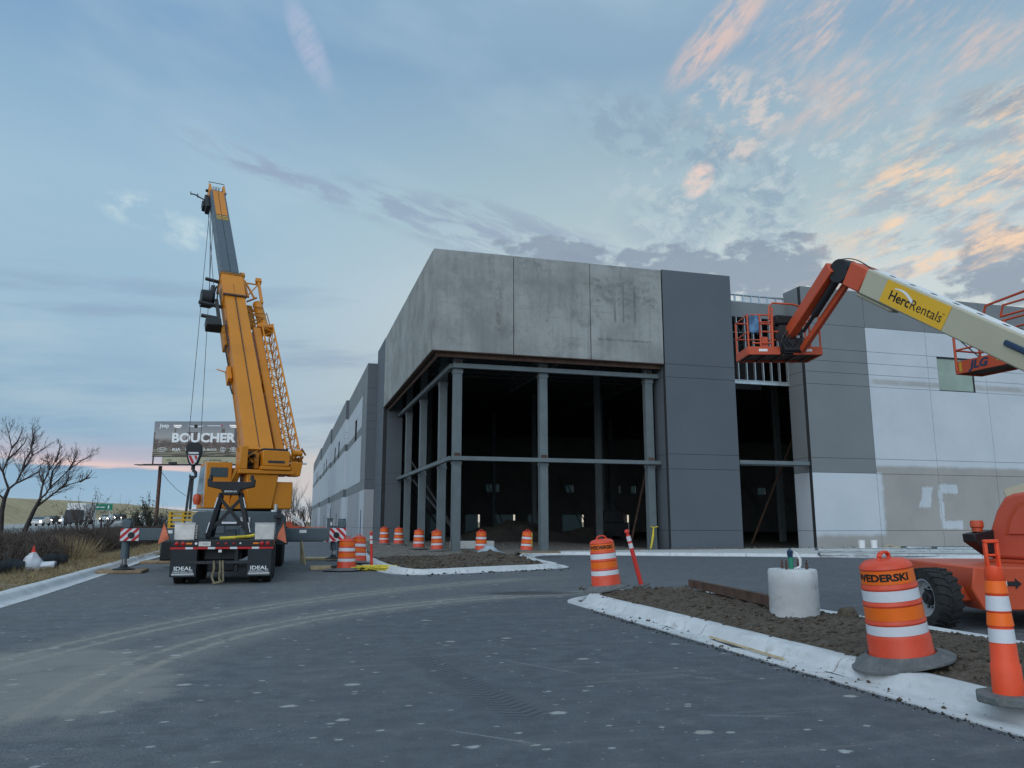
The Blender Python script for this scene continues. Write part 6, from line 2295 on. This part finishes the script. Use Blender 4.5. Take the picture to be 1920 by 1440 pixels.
letters('Jeep', .68, BW, pn, BWs(1.25, 13.52), bold=True)
letters('KIA', .50, BW, pn, BWs(2.95, 10.52), bold=True, sx=1.3)
letters('CHRYSLER', .40, BW, pn, BWs(5.0, 10.52), bold=True)
letters('BUICK', .42, BW, pn, BWs(7.4, 10.50))
letters('Ford', .38, BW, pn, BWs(1.15, 10.52), shear=.3)
def ring(cx, cz, a, bb, w, n=28, y=-.124):
    mb = MB()
    vs = []
    for kk in range(n):
        t_ = 2 * math.pi * kk / n
        vs += [(cx + a * math.cos(t_), y, cz + bb * math.sin(t_)), (cx + (a - w) * math.cos(t_), y, cz + (bb - w) * math.sin(t_))]
    mb._add(vs, [(2 * kk, 2 * ((kk + 1) % n), 2 * ((kk + 1) % n) + 1, 2 * kk + 1) for kk in range(n)])
    return mb
ring(1.15, 10.52, .60, .27, .04).build('emblem', BW, pn, fix=False)
ring(8.75, 10.52, .32, .32, .045).build('emblem', BW, pn, fix=False)
letters('V', .30, BW, pn, BWs(8.75, 10.63), bold=True)
letters('W', .30, BW, pn, BWs(8.75, 10.40), bold=True)
ring(10.0, 10.62, .36, .18, .05).build('emblem', BW, pn, fix=False)
letters('H', .28, BW, pn, BWs(10.0, 10.62), bold=True, shear=.3)
letters('HYUNDAI', .16, BW, pn, BWs(10.0, 10.30), bold=True, sx=1.3)
ring(6.3, 10.55, .2, .2, .06).build('emblem', BW, pn, fix=False)
for cx, w_ in ((2.9, .5), (10.0, .6)):
    MB().box(cx - w_, cx + w_, -.1245, -.1205, 13.42, 13.62).box(cx - w_ * .7, cx + w_ * .7, -.1245, -.1205, 13.26, 13.38).build('emblem', M['alu'], pn)
MB().prism([(4.1, 13.55), (5.15, 13.48), (5.15, 13.32), (4.6, 13.38)], -.1245, -.1205, axis='y').build('emblem', BW, pn)
MB().prism([(6.3, 13.55), (5.25, 13.48), (5.25, 13.32), (5.8, 13.38)], -.1245, -.1205, axis='y').build('emblem', BW, pn)
MB().lathe([(.24, 0), (.24, .006)], 20, mat=Matrix.Translation((5.2, -.1205, 13.44)) @ Matrix.Rotation(R(90), 4, 'X')).build('emblem', M['letter_black'], pn)
MB().box(6.6, 8.3, -.1245, -.1205, 13.47, 13.55).build('emblem', BW, pn)
MB().box(8.3, 8.6, -.1245, -.1205, 13.45, 13.60).build('emblem', M['red_tape'], pn)
letters('009042', .24, M['letter_black'], sk_, plane_m((2.15, -.104, 9.2), (1, 0, 0), (0, 0, 1)), bold=True)
letters('ClearChannel', .30, M['letter_black'], sk_, plane_m((7.6, -.104, 9.2), (1, 0, 0), (0, 0, 1)), bold=True, sx=1.15)
cw = MB().box(-1.5, LW + .6, -1.5, -.2, 8.52, 8.60).build('catwalk', M['dark_steel'], BB)
MB().box(-1.0, LW + .3, -.2, .5, 8.62, 8.74).build('catwalk_beam', M['dark_steel'], cw)
for x0 in (0.02, LW - .1):
    MB().box(x0, x0 + .1, -.05, .15, 8.6, 9.64).build('post', M['dark_steel'], cw)
for x0 in (3.4, 9.6, 13.4):
    f1 = MB().tube([(x0, -1.4, 8.56), (x0, -1.9, 8.75)], .05, 6).box(x0 - .45, x0 + .45, -2.1, -1.7, 8.62, 8.85).build('floodlight', M['dark_steel'], cw)
for x0 in (.95, 7.3, 13.6):
    MB().tube([(x0, .3, -.3), (x0, .3, 8.5)], .22, 12).build('support_post', M['wood_pole'], BB, smooth=40)
MB().tube([(1.0, .1, 8.0), (2.2, -.1, 6.7), (3.4, -.2, 5.6), (4.8, -.3, 4.7), (6.4, -.3, 4.0), (7.2, -.1, 3.7)], .03, 5).build('hanging_cable', M['rope'], BB)

# ------------------------------------------------------------------ bare trees
def grow(mb, p, d, length, r, depth, rr, spread=.5, up=.12, kinks=3, mat=0, kids=(2, 4), shrink=.62, tip=.004):
    pts, rs = [p], [r]
    q, dd = p.copy(), d.normalized()
    for k in range(kinks):
        dd = (dd + Vector((rr.gauss(0, .13), rr.gauss(0, .13), rr.gauss(0, .10) + up * .35))).normalized()
        q = q + dd * (length / kinks)
        pts.append(q)
        rs.append(max(tip, r * (1 - .55 * (k + 1) / kinks)))
    mb.tube(pts, rs, 5 if r > .03 else 4 if r > .012 else 3, mat, caps=False)
    if depth <= 0:
        return
    for _ in range(rr.randint(*kids)):
        f = rr.uniform(.3, 1.)
        i = min(kinks - 1, int(f * kinks))
        s_ = pts[i].lerp(pts[i + 1], f * kinks - i)
        ax = Vector((rr.gauss(0, 1), rr.gauss(0, 1), rr.gauss(0, .6)))
        nd = (dd + ax.normalized() * spread * rr.uniform(.6, 1.3) + Vector((0, 0, up))).normalized()
        grow(mb, s_, nd, length * shrink * rr.uniform(.7, 1.15), max(tip, rs[i] * .58), depth - 1, rr, spread, up, max(2, kinks - 1) if depth > 1 else 2, mat, kids, shrink, tip)


def limbed_tree(label, depth, trunk, limbs, seed, r0, twig_d=3, name='bare_tree', group='leafless trees beside the kerb'):
    """trunk and main limbs follow the photograph, thinner wood is grown from them"""
    rr = random.Random(seed)
    base = pix(*trunk[0], depth)
    base.z = ground_h(base.x, base.y) - .1
    t = thing(name, label, 'tree', base, group=group)
    I_ = inv(t)
    P_ = [base] + [pix(*p, depth) for p in trunk[1:]]
    n = len(P_)
    MB().tube(P_, [r0 * (1 - .45 * k / (n - 1)) for k in range(n)], 9, caps=False).build('trunk', M['bark'], t, world=I_, smooth=70)
    mb = MB()
    for lb in limbs:
        st, pl = lb[0], lb[1:]
        dz = rr.uniform(-1.6, 1.6)
        pts = [pix(*p, depth + dz * (k / len(pl))) for k, p in enumerate([st] + list(pl))]
        r1 = r0 * .42
        rs = [max(.012, r1 * (1 - .8 * k / (len(pts) - 1))) for k in range(len(pts))]
        mb.tube(pts, rs, 6, caps=False)
        tot = sum((b_ - a).length for a, b_ in zip(pts, pts[1:]))
        for k in range(int(tot * 6.5)):
            f = rr.uniform(.12, 1) * (len(pts) - 1)
            i = min(len(pts) - 2, int(f))
            s_ = pts[i].lerp(pts[i + 1], f - i)
            dd = (pts[i + 1] - pts[i]).normalized()
            ax = Vector((rr.gauss(0, 1), rr.gauss(0, .8), rr.gauss(.1, .7))).normalized()
            nd = (dd * .8 + ax * .75 + Vector((.10, 0, .16))).normalized()
            grow(mb, s_, nd, rr.uniform(.5, 1.25) * (1.25 - f / len(pts)) * tot * .33, max(.007, min(.022, rs[i] * .28)), twig_d - 1, rr, .55, .12, 3, 0, (2, 4), .62, .0038)
    mb.build('crown', M['twig'], t, world=I_, smooth=70, fix=False)
    return t


limbed_tree('bare leaning tree at the left edge with limbs spreading up to the right', 43, [(2, 1010), (3, 960), (8, 936), (16, 917)],
            [[(16, 917), (10, 900), (5, 884), (14, 862), (22, 840), (17, 815), (11, 792)], [(16, 917), (30, 906), (36, 894), (41, 884), (52, 868), (61, 854), (80, 842), (101, 828)],
             [(41, 884), (48, 862), (58, 846), (62, 830), (60, 800)], [(5, 884), (-8, 866), (-18, 840)], [(14, 862), (30, 848), (45, 832), (52, 818)], [(30, 906), (52, 896), (70, 886), (78, 876)],
             [(22, 840), (34, 826), (42, 806)], [(8, 936), (-10, 920), (-24, 900)], [(61, 854), (58, 838), (64, 812), (77, 800)]], 21, .15)
limbed_tree('bare forked tree rising from the brush left of the green sign', 45, [(33, 1020), (50, 987), (62, 960), (75, 936)],
            [[(75, 936), (78, 918), (81, 905), (88, 892), (93, 880), (104, 866), (118, 848)], [(75, 936), (86, 926), (94, 914), (112, 898), (130, 880), (148, 867), (163, 859), (174, 852)],
             [(66, 952), (87, 936), (100, 926), (112, 917), (132, 908), (150, 903), (167, 896)], [(93, 880), (90, 866), (80, 862)], [(94, 914), (96, 898), (98, 884), (110, 868), (125, 852)],
             [(112, 917), (124, 906), (128, 896), (130, 884)], [(130, 880), (138, 866), (146, 846)], [(81, 905), (74, 890), (76, 872)], [(150, 903), (160, 898), (172, 884)], [(104, 866), (110, 850), (113, 832)]], 22, .16)


def fan_shrub(label, name, px, py, depth, h, n, seed, mat='twig', leaf=0, spread=.55, cat='shrub', r=.05, tw=2, leafmat='brown_leaf', group=None, kids=(2, 4)):
    rr = random.Random(seed)
    base = pix(px, py, depth)
    base.z = ground_h(base.x, base.y) - .05
    t = thing(name, label, cat, base, group=group)
    mb = MB()
    for k in range(n):
        d = Vector((rr.gauss(0, spread), rr.gauss(0, spread), 1)).normalized()
        grow(mb, Vector((rr.gauss(0, .25), rr.gauss(0, .25), 0)), d, h * rr.uniform(.42, .62), r, tw, rr, .42, .18, 4, 0, kids, .62, .006)
    mb.build('stems', M[mat], t, smooth=70, fix=False)
    if leaf:
        lm = MB()
        ends = [Vector(v) for v in mb.v[::3] if v[2] > h * .2]
        for k in range(leaf):
            c_ = rr.choice(ends) + Vector((rr.gauss(0, .08), rr.gauss(0, .08), rr.gauss(0, .08)))
            a = Vector((rr.gauss(0, 1), rr.gauss(0, 1), rr.gauss(0, 1))).normalized() * rr.uniform(.03, .075)
            b_ = a.cross(Vector((rr.gauss(0, 1), rr.gauss(0, 1), rr.gauss(0, 1)))).normalized() * a.length * .7
            lm.quad(c_ - a, c_ - b_, c_ + a, c_ + b_)
        tag(lm.build('leaves', M[leafmat], t, smooth=0, fix=False), kind='stuff')
    return t


fan_shrub('many-stemmed leafless shrub with a few brown leaves below the green road sign', 'leafless_shrub', 152, 1000, 62, 4.3, 10, 31, leaf=500, spread=.50)
fan_shrub('smaller bare shrub just right of the many-stemmed one', 'leafless_shrub', 188, 1000, 64, 3.4, 7, 32, leaf=160)
fan_shrub('low bare sapling between the forked tree and the shrub', 'leafless_shrub', 110, 1005, 58, 2.4, 6, 33)
fan_shrub('dense dark shrub left of the billboard post', 'dense_shrub', 275, 1000, 70, 3.5, 16, 34, leaf=5200, spread=.62, leafmat='evergreen', kids=(3, 5))
fan_shrub('thin pointed sapling above the dense dark shrub', 'sapling', 240, 995, 72, 4.7, 2, 35, spread=.10, r=.03)
fan_shrub('thin bare sapling right of the brown billboard post', 'sapling', 306, 995, 76, 4.4, 3, 36, spread=.25, r=.03)
for k, (px, dpt, h, lf, lab) in enumerate(((548, 205, 13.5, 0, 'tall bare tree behind the crane engine box'), (571, 215, 9.5, 900, 'brown-leaved tree between the crane and the warehouse'),
                                      (556, 225, 8.5, 900, 'rounded brown tree behind the white boom of the parked lift'), (583, 235, 9.0, 800, 'brown tree touching the far end of the warehouse wall'), (535, 228, 8, 500, 'brown tree half hidden by the crane engine box'))):
    fan_shrub(lab, 'distant_tree', px, 990, dpt, h, 7, 50 + k, leaf=lf, spread=.36, cat='tree', r=.13, tw=3, group='trees beyond the warehouse', kids=(3, 4))

# leafless brush along the verge, dry grass, silt fence
def brush(n, seed):
    rr = random.Random(seed)
    mb = MB()
    k = 0
    while k < n:
        y = rr.uniform(15, 92)
        x = -7.5 - .018 * (y - 20) - abs(rr.gauss(0, 2.6)) - rr.random() * 1.2
        if x < -17: continue
        dens = fbm(x, y, .25, 3, 6)
        if dens < -.35: continue
        k += 1
        z = ground_h(x, y)
        h = (.90 + .36 * dens) * rr.uniform(.45, 1.15) * (1.0 if x < -8.6 else .75)
        lx, ly = rr.gauss(0, .32) * h, rr.gauss(0, .32) * h
        w = .012 + .00018 * y
        mb._add([(x - w, y, z), (x + w, y, z), (x + lx * .5 + w * .6, y + ly * .5, z + h * .55), (x + lx * .5 - w * .6, y + ly * .5, z + h * .55), (x + lx, y + ly, z + h)], ((0, 1, 2, 3), (3, 2, 4)))
        for _ in range(2):
            f = rr.uniform(.3, .8)
            bx, by, bz = x + lx * f, y + ly * f, z + h * f
            ex, ey, ez = rr.gauss(0, .26), rr.gauss(0, .26), rr.uniform(.05, .35)
            mb._add([(bx, by, bz), (bx + w, by, bz + w), (bx + ex, by + ey, bz + ez)], ((0, 1, 2),))
    return tag(mb.build('brush', M['brush'], smooth=0, fix=False), kind='stuff')


brush(26000, 61)
rr = random.Random(62)
mb = MB()
for k in range(26000):
    y = 12 + 60 * rr.random() ** 1.5
    x = -5.98 - abs(rr.gauss(0, 1.6))
    if x < -11 or fbm(x, y, .5, 2, 3) < -.25: continue
    z = ground_h(x, y)
    h = rr.uniform(.04, .16) * (1 + 1.2 * max(0, fbm(x, y, .35, 2, 12)))
    w = .006 + .00016 * y
    a = rr.random() * 6.28
    mb._add([(x - w * math.cos(a), y - w * math.sin(a), z - .01), (x + w * math.cos(a), y + w * math.sin(a), z - .01), (x + rr.gauss(0, .6) * h, y + rr.gauss(0, .6) * h, z + h)], ((0, 1, 2),))
tag(mb.build('dry_grass', M['straw'], smooth=0, fix=False), kind='stuff')
def tuft(label, px, py, d, n, h, seed):
    rr = random.Random(seed)
    b0 = pix(px, py, d)
    b0.z = ground_h(b0.x, b0.y)
    mb = MB()
    for k in range(n):
        x, y = rr.gauss(0, .35), rr.gauss(0, .35)
        hh = h * rr.uniform(.5, 1.1)
        w = .012
        mb._add([(x - w, y, 0), (x + w, y, 0), (x * 1.7 + rr.gauss(0, .12), y * 1.7 + rr.gauss(0, .12), hh)], ((0, 1, 2),))
    o = mb.build('grass_tuft', M['straw'], smooth=0, fix=False)
    o.location = b0
    return tag(o, label, 'grass tuft', 'straw tufts before the brush')
tuft('tall straw coloured grass tuft right of the white bag', 130, 1062, 30.5, 260, .95, 1)
tuft('shorter straw tuft between the white bag and the tall tuft', 118, 1064, 29.5, 160, .6, 2)
tuft('small straw tuft before the dark brush', 152, 1050, 36, 160, .55, 3)
t = thing('silt_fence', 'sagging black silt fence at the foot of the brush on the left', 'silt fence', (-7.3, 22, .2))
mb = MB()
n_ = 40
vs = []
for k in range(n_ + 1):
    y = 14 + 17.5 * k / n_
    x = -8.15 + .04 * (y - 14) + .06 * math.sin(y * 1.9) + .04 * math.sin(y * 5)
    z = ground_h(x, y)
    vs += [(x, y, z - .05), (x + .05 * math.sin(y * 3), y, z + .34 + .05 * math.sin(y * 1.3) + .03 * math.sin(y * 4.1))]
mb._add(vs, [(2 * k, 2 * k + 2, 2 * k + 3, 2 * k + 1) for k in range(n_)])
o = mb.build('fabric', M['silt'], t, world=inv(t), fix=False)
so = o.modifiers.new('thick', 'SOLIDIFY'); so.thickness = .01
for k in range(8):
    y = 14.5 + 2.3 * k
    x = -8.2 + .04 * (y - 14) + .06 * math.sin(y * 1.9)
    MB().box(x - .02, x + .02, y - .02, y + .02, .1, .72).build('stake', M['dark_steel'], t, world=inv(t))
t = thing('bulk_bag', 'white woven bag slumped by the silt fence with a dark open end', 'bag', (-7.2, 27.4, .16))
t.scale = (.66, .66, .62)
rr = random.Random(9)
mb = MB()
def bag_body(mb, prof, axis, n=14):
    return mb
mb.lathe([(.42, 0), (.47, .18), (.40, .42), (.30, .62), (.16, .80), (.06, .86)], 14, mat=Matrix.Translation((-.38, 0, 0)))
mb.v = [(x + rr.gauss(0, .03), y + rr.gauss(0, .03), max(0, z + rr.gauss(0, .03))) for x, y, z in mb.v]
mb.build('bag_body', M['plastic_sheet'] if 0 else M['white_tape'], t, smooth=50)
mb = MB().lathe([(.20, 0), (.25, .15), (.24, .40), (.22, .62), (.20, .70)], 12, mat=Matrix.Translation((-.1, 0, .17)) @ Matrix.Rotation(R(80), 4, 'Y'))
mb.v = [(x + rr.gauss(0, .025), y + rr.gauss(0, .025), max(.0, z * .8 + rr.gauss(0, .025))) for x, y, z in mb.v]
mb.build('bag_sleeve', M['white_tape'], t, smooth=50)
MB().lathe([(.02, 0), (.19, .015), (.19, .06)], 12, mat=Matrix.Translation((.62, 0, .16)) @ Matrix.Rotation(R(85), 4, 'Y')).build('bag_mouth', M['black_plastic'], t)
MB().prism([(-.48, .84), (-.28, .84), (-.37, 1.22)], -.02, .02, axis='y').build('red_tag', M['post_red'], t)

# ------------------------------------------------------------------ highway traffic and sign
def make_car(label, x, y, mt, van=False):
    t = thing('car', label, 'car', (x, y, road_z(y) + .06), group='cars with lit headlights on the highway')
    L_, W_ = 4.6, 1.85
    if van:
        pr = [(-2.3, .35), (-2.3, .95), (-1.9, 1.15), (-1.5, 1.95), (2.3, 1.95), (2.3, .35)]
    else:
        pr = [(-2.3, .35), (-2.3, .75), (-1.1, .95), (-.5, 1.42), (1.2, 1.42), (1.9, 1.0), (2.3, .95), (2.3, .35)]
    b_ = MB().prism(pr, -W_ / 2, W_ / 2, axis='x').build('body', mt, t, bevel=.06)
    b_.data.transform(Matrix.Identity(4))
    if not van:
        MB().hexa([(-.82, -1.06, .98), (.82, -1.06, .98), (.82, -.9, .98), (-.82, -.9, .98), (-.70, -.56, 1.38), (.70, -.56, 1.38), (.70, -.5, 1.38), (-.70, -.5, 1.38)]).build('windscreen', M['glass'], t)
    for sx_ in (-.68, .68):
        MB().lathe([(.13, 0), (.13, .04)], 12, mat=Matrix.Translation((sx_, -2.30, .68)) @ Matrix.Rotation(R(90), 4, 'X')).build('headlight', M['headlight'], t)
    for sx_ in (-.85, .85):
        for yy in (-1.45, 1.45):
            MB(Matrix.Translation((sx_, yy, .32)) @ Matrix.Rotation(R(90), 4, 'Y')).lathe([(.32, -.1), (.32, .1)], 14).build('wheel', M['rubber'], t, smooth=40)
    return t


cars = [(102, -36, 'silver'), (121, -38.5, 'dark'), (153, -36, 'white'), (186, -38, 'dark'), (222, -35.5, 'white'), (236, -38, 'silver'), (247, -36, 'dark'), (290, -36, 'silver')]
paints = {'silver': M['alu'], 'dark': M['dark_steel'], 'white': M['white']}
names_ = ['leftmost pale car on the highway with bright headlights', 'dark car just behind the leftmost car on the highway', 'pale car with headlights seen through the many-stemmed shrub',
          'dark car with headlights under the green road sign', 'white car with very bright headlights right of the green sign', 'pale car following the bright white one', 'dark car left of the dense dark shrub', 'pale car glimpsed by the brown billboard post']
for (px, X_, pt_), lab in zip(cars, names_):
    az_ = 15.97 + math.degrees(math.atan((px - 960) / 1450 / math.cos(R(10))))
    y = X_ / math.tan(R(az_))
    make_car(lab, X_, y, paints[pt_])
az_ = 15.97 + math.degrees(math.atan((172 - 960) / 1450 / math.cos(R(10))))
y = -30 / math.tan(R(az_))
t = thing('box_truck', 'white box truck driving on the highway behind the many-stemmed shrub', 'truck', (-30, y, road_z(y) + .06))
MB().box(-1.2, 1.2, -2.0, 4.5, .9, 3.4).build('cargo_box', M['white'], t, bevel=.03)
MB().prism([(-3.9, .5), (-3.9, 1.3), (-3.3, 2.4), (-2.1, 2.4), (-2.1, .5)], -1.1, 1.1, axis='x').build('cab', M['dark_steel'], t, bevel=.05)
for sx_ in (-1.0, 1.0):
    for yy in (-3, 3.2):
        MB(Matrix.Translation((sx_, yy, .45)) @ Matrix.Rotation(R(90), 4, 'Y')).lathe([(.45, -.14), (.45, .14)], 16).build('wheel', M['rubber'], t, smooth=40)
y = 138
t = thing('highway_sign', 'green overhead highway sign on steel posts above the road', 'road sign', (-28.4, y, road_z(y)))
pnl = MB().box(-1.42, 1.42, -.05, .05, 2.4, 3.55).build('sign_panel', M['green_sign'], t)
MB().box(-1.36, 1.36, -.056, -.051, 3.44, 3.48).box(-1.36, 1.36, -.056, -.051, 2.46, 2.50).build('border', M['letter_white'], pnl)
MB().box(-1.0, .35, -.056, -.051, 2.85, 3.0).box(.75, .95, -.056, -.051, 2.7, 3.2).build('legend', M['letter_white'], pnl)
for x in (-1.0, 1.0):
    MB().box(x - .06, x + .06, .06, .16, -.2, 3.5).build('post', M['galv'], t)
t = thing('highway_barrier', 'pale concrete barrier along the near edge of the highway', 'barrier', (-21.8, 100, 0))
mb = MB()
for a, b_ in zip(hy[1:-1], hy[2:]):
    for k in range(4):
        y0, y1 = a + (b_ - a) * k / 4, a + (b_ - a) * (k + 1) / 4
        z0, z1 = road_z(y0), road_z(y1)
        mb._add([(-22.2, y0, z0), (-21.6, y0, z0), (-21.6, y1, z1), (-22.2, y1, z1), (-22.0, y0, z0 + .8), (-21.8, y0, z0 + .8), (-21.8, y1, z1 + .8), (-22.0, y1, z1 + .8)], MB.BF)
mb.build('barrier_wall', M['walk'], t, world=inv(t))

# ------------------------------------------------------------------ parked machines at the far end of the wall
p = pix(552, 989, 104); p.z = 0
t = thing('folded_lift', 'folded orange lift with a bent white boom parked behind the right outrigger', 'boom lift', p)
MB().prism([(-1.6, .5), (1.5, .5), (1.5, 1.0), (-.2, 1.15), (-.4, 1.7), (-1.5, 1.7)], -1.0, 1.0, axis='y').build('body', M['lift_orange'], t, bevel=.05)
MB().beam((-.45, -.6, 2.45), (1.0, -.6, 1.55), .35, .38).beam((1.0, -.6, 1.6), (1.25, -.6, .6), .3, .3).beam((-.55, -.3, 2.1), (.7, -.3, 1.25), .18, .2).build('boom_arm', M['white'], t, bevel=.02)
for x in (-1.1, 1.0):
    MB(Matrix.Translation((x, -1.0, .5)) @ Matrix.Rotation(R(90), 4, 'X')).lathe([(.5, -.18), (.5, .18)], 18).build('wheel', M['rubber'], t, smooth=40)
p = pix(588, 989, 92); p.z = 0
t = thing('orange_barricade', 'low orange railing standing before the far wall of the warehouse', 'barricade', p)
mb = MB()
for k in range(6):
    MB().box(-1.4 + .55 * k, -1.33 + .55 * k, -.04, .04, 0, 1.05).build('post', M['lift_orange'], t)
for z in (.55, .98):
    MB().box(-1.4, 1.42, -.03, .03, z, z + .08).build('rail', M['lift_orange'], t)
p = pix(618, 992, 74); p.z = 0
t = thing('utility_cabinet', 'dark grey utility cabinet with a thin mast beside the long wall', 'cabinet', p)
MB().box(-.26, .26, -.25, .25, 0, 1.9).box(-.32, .32, -.3, .3, 1.901, 1.98).build('case', M['crane_grey'], t, bevel=.02)
MB().tube([(.0, 0, 1.95), (.0, 0, 2.9)], .03, 6).build('mast', M['dark_steel'], t)
MB().box(.05, .2, -.256, -.251, 1.3, 1.6).build('label_plate', M['white'], t)
p = pix(541, 1008, 50); p.z = 0
t = thing('timber_trestle', 'wooden sawhorse leg and board beside the right outrigger beam', 'sawhorse', (.55, 31.2, 0))
MB().beam((.18, 0, .0), (-.02, .1, 1.05), .09, .05).build('leg', M['fresh_timber'], t)
MB().beam((.05, .5, .0), (.0, .3, 1.05), .09, .05).build('leg', M['fresh_timber'], t)
MB().box(-.30, .16, -.05, .02, .98, 1.18).build('top_board', M['fresh_timber'], t)
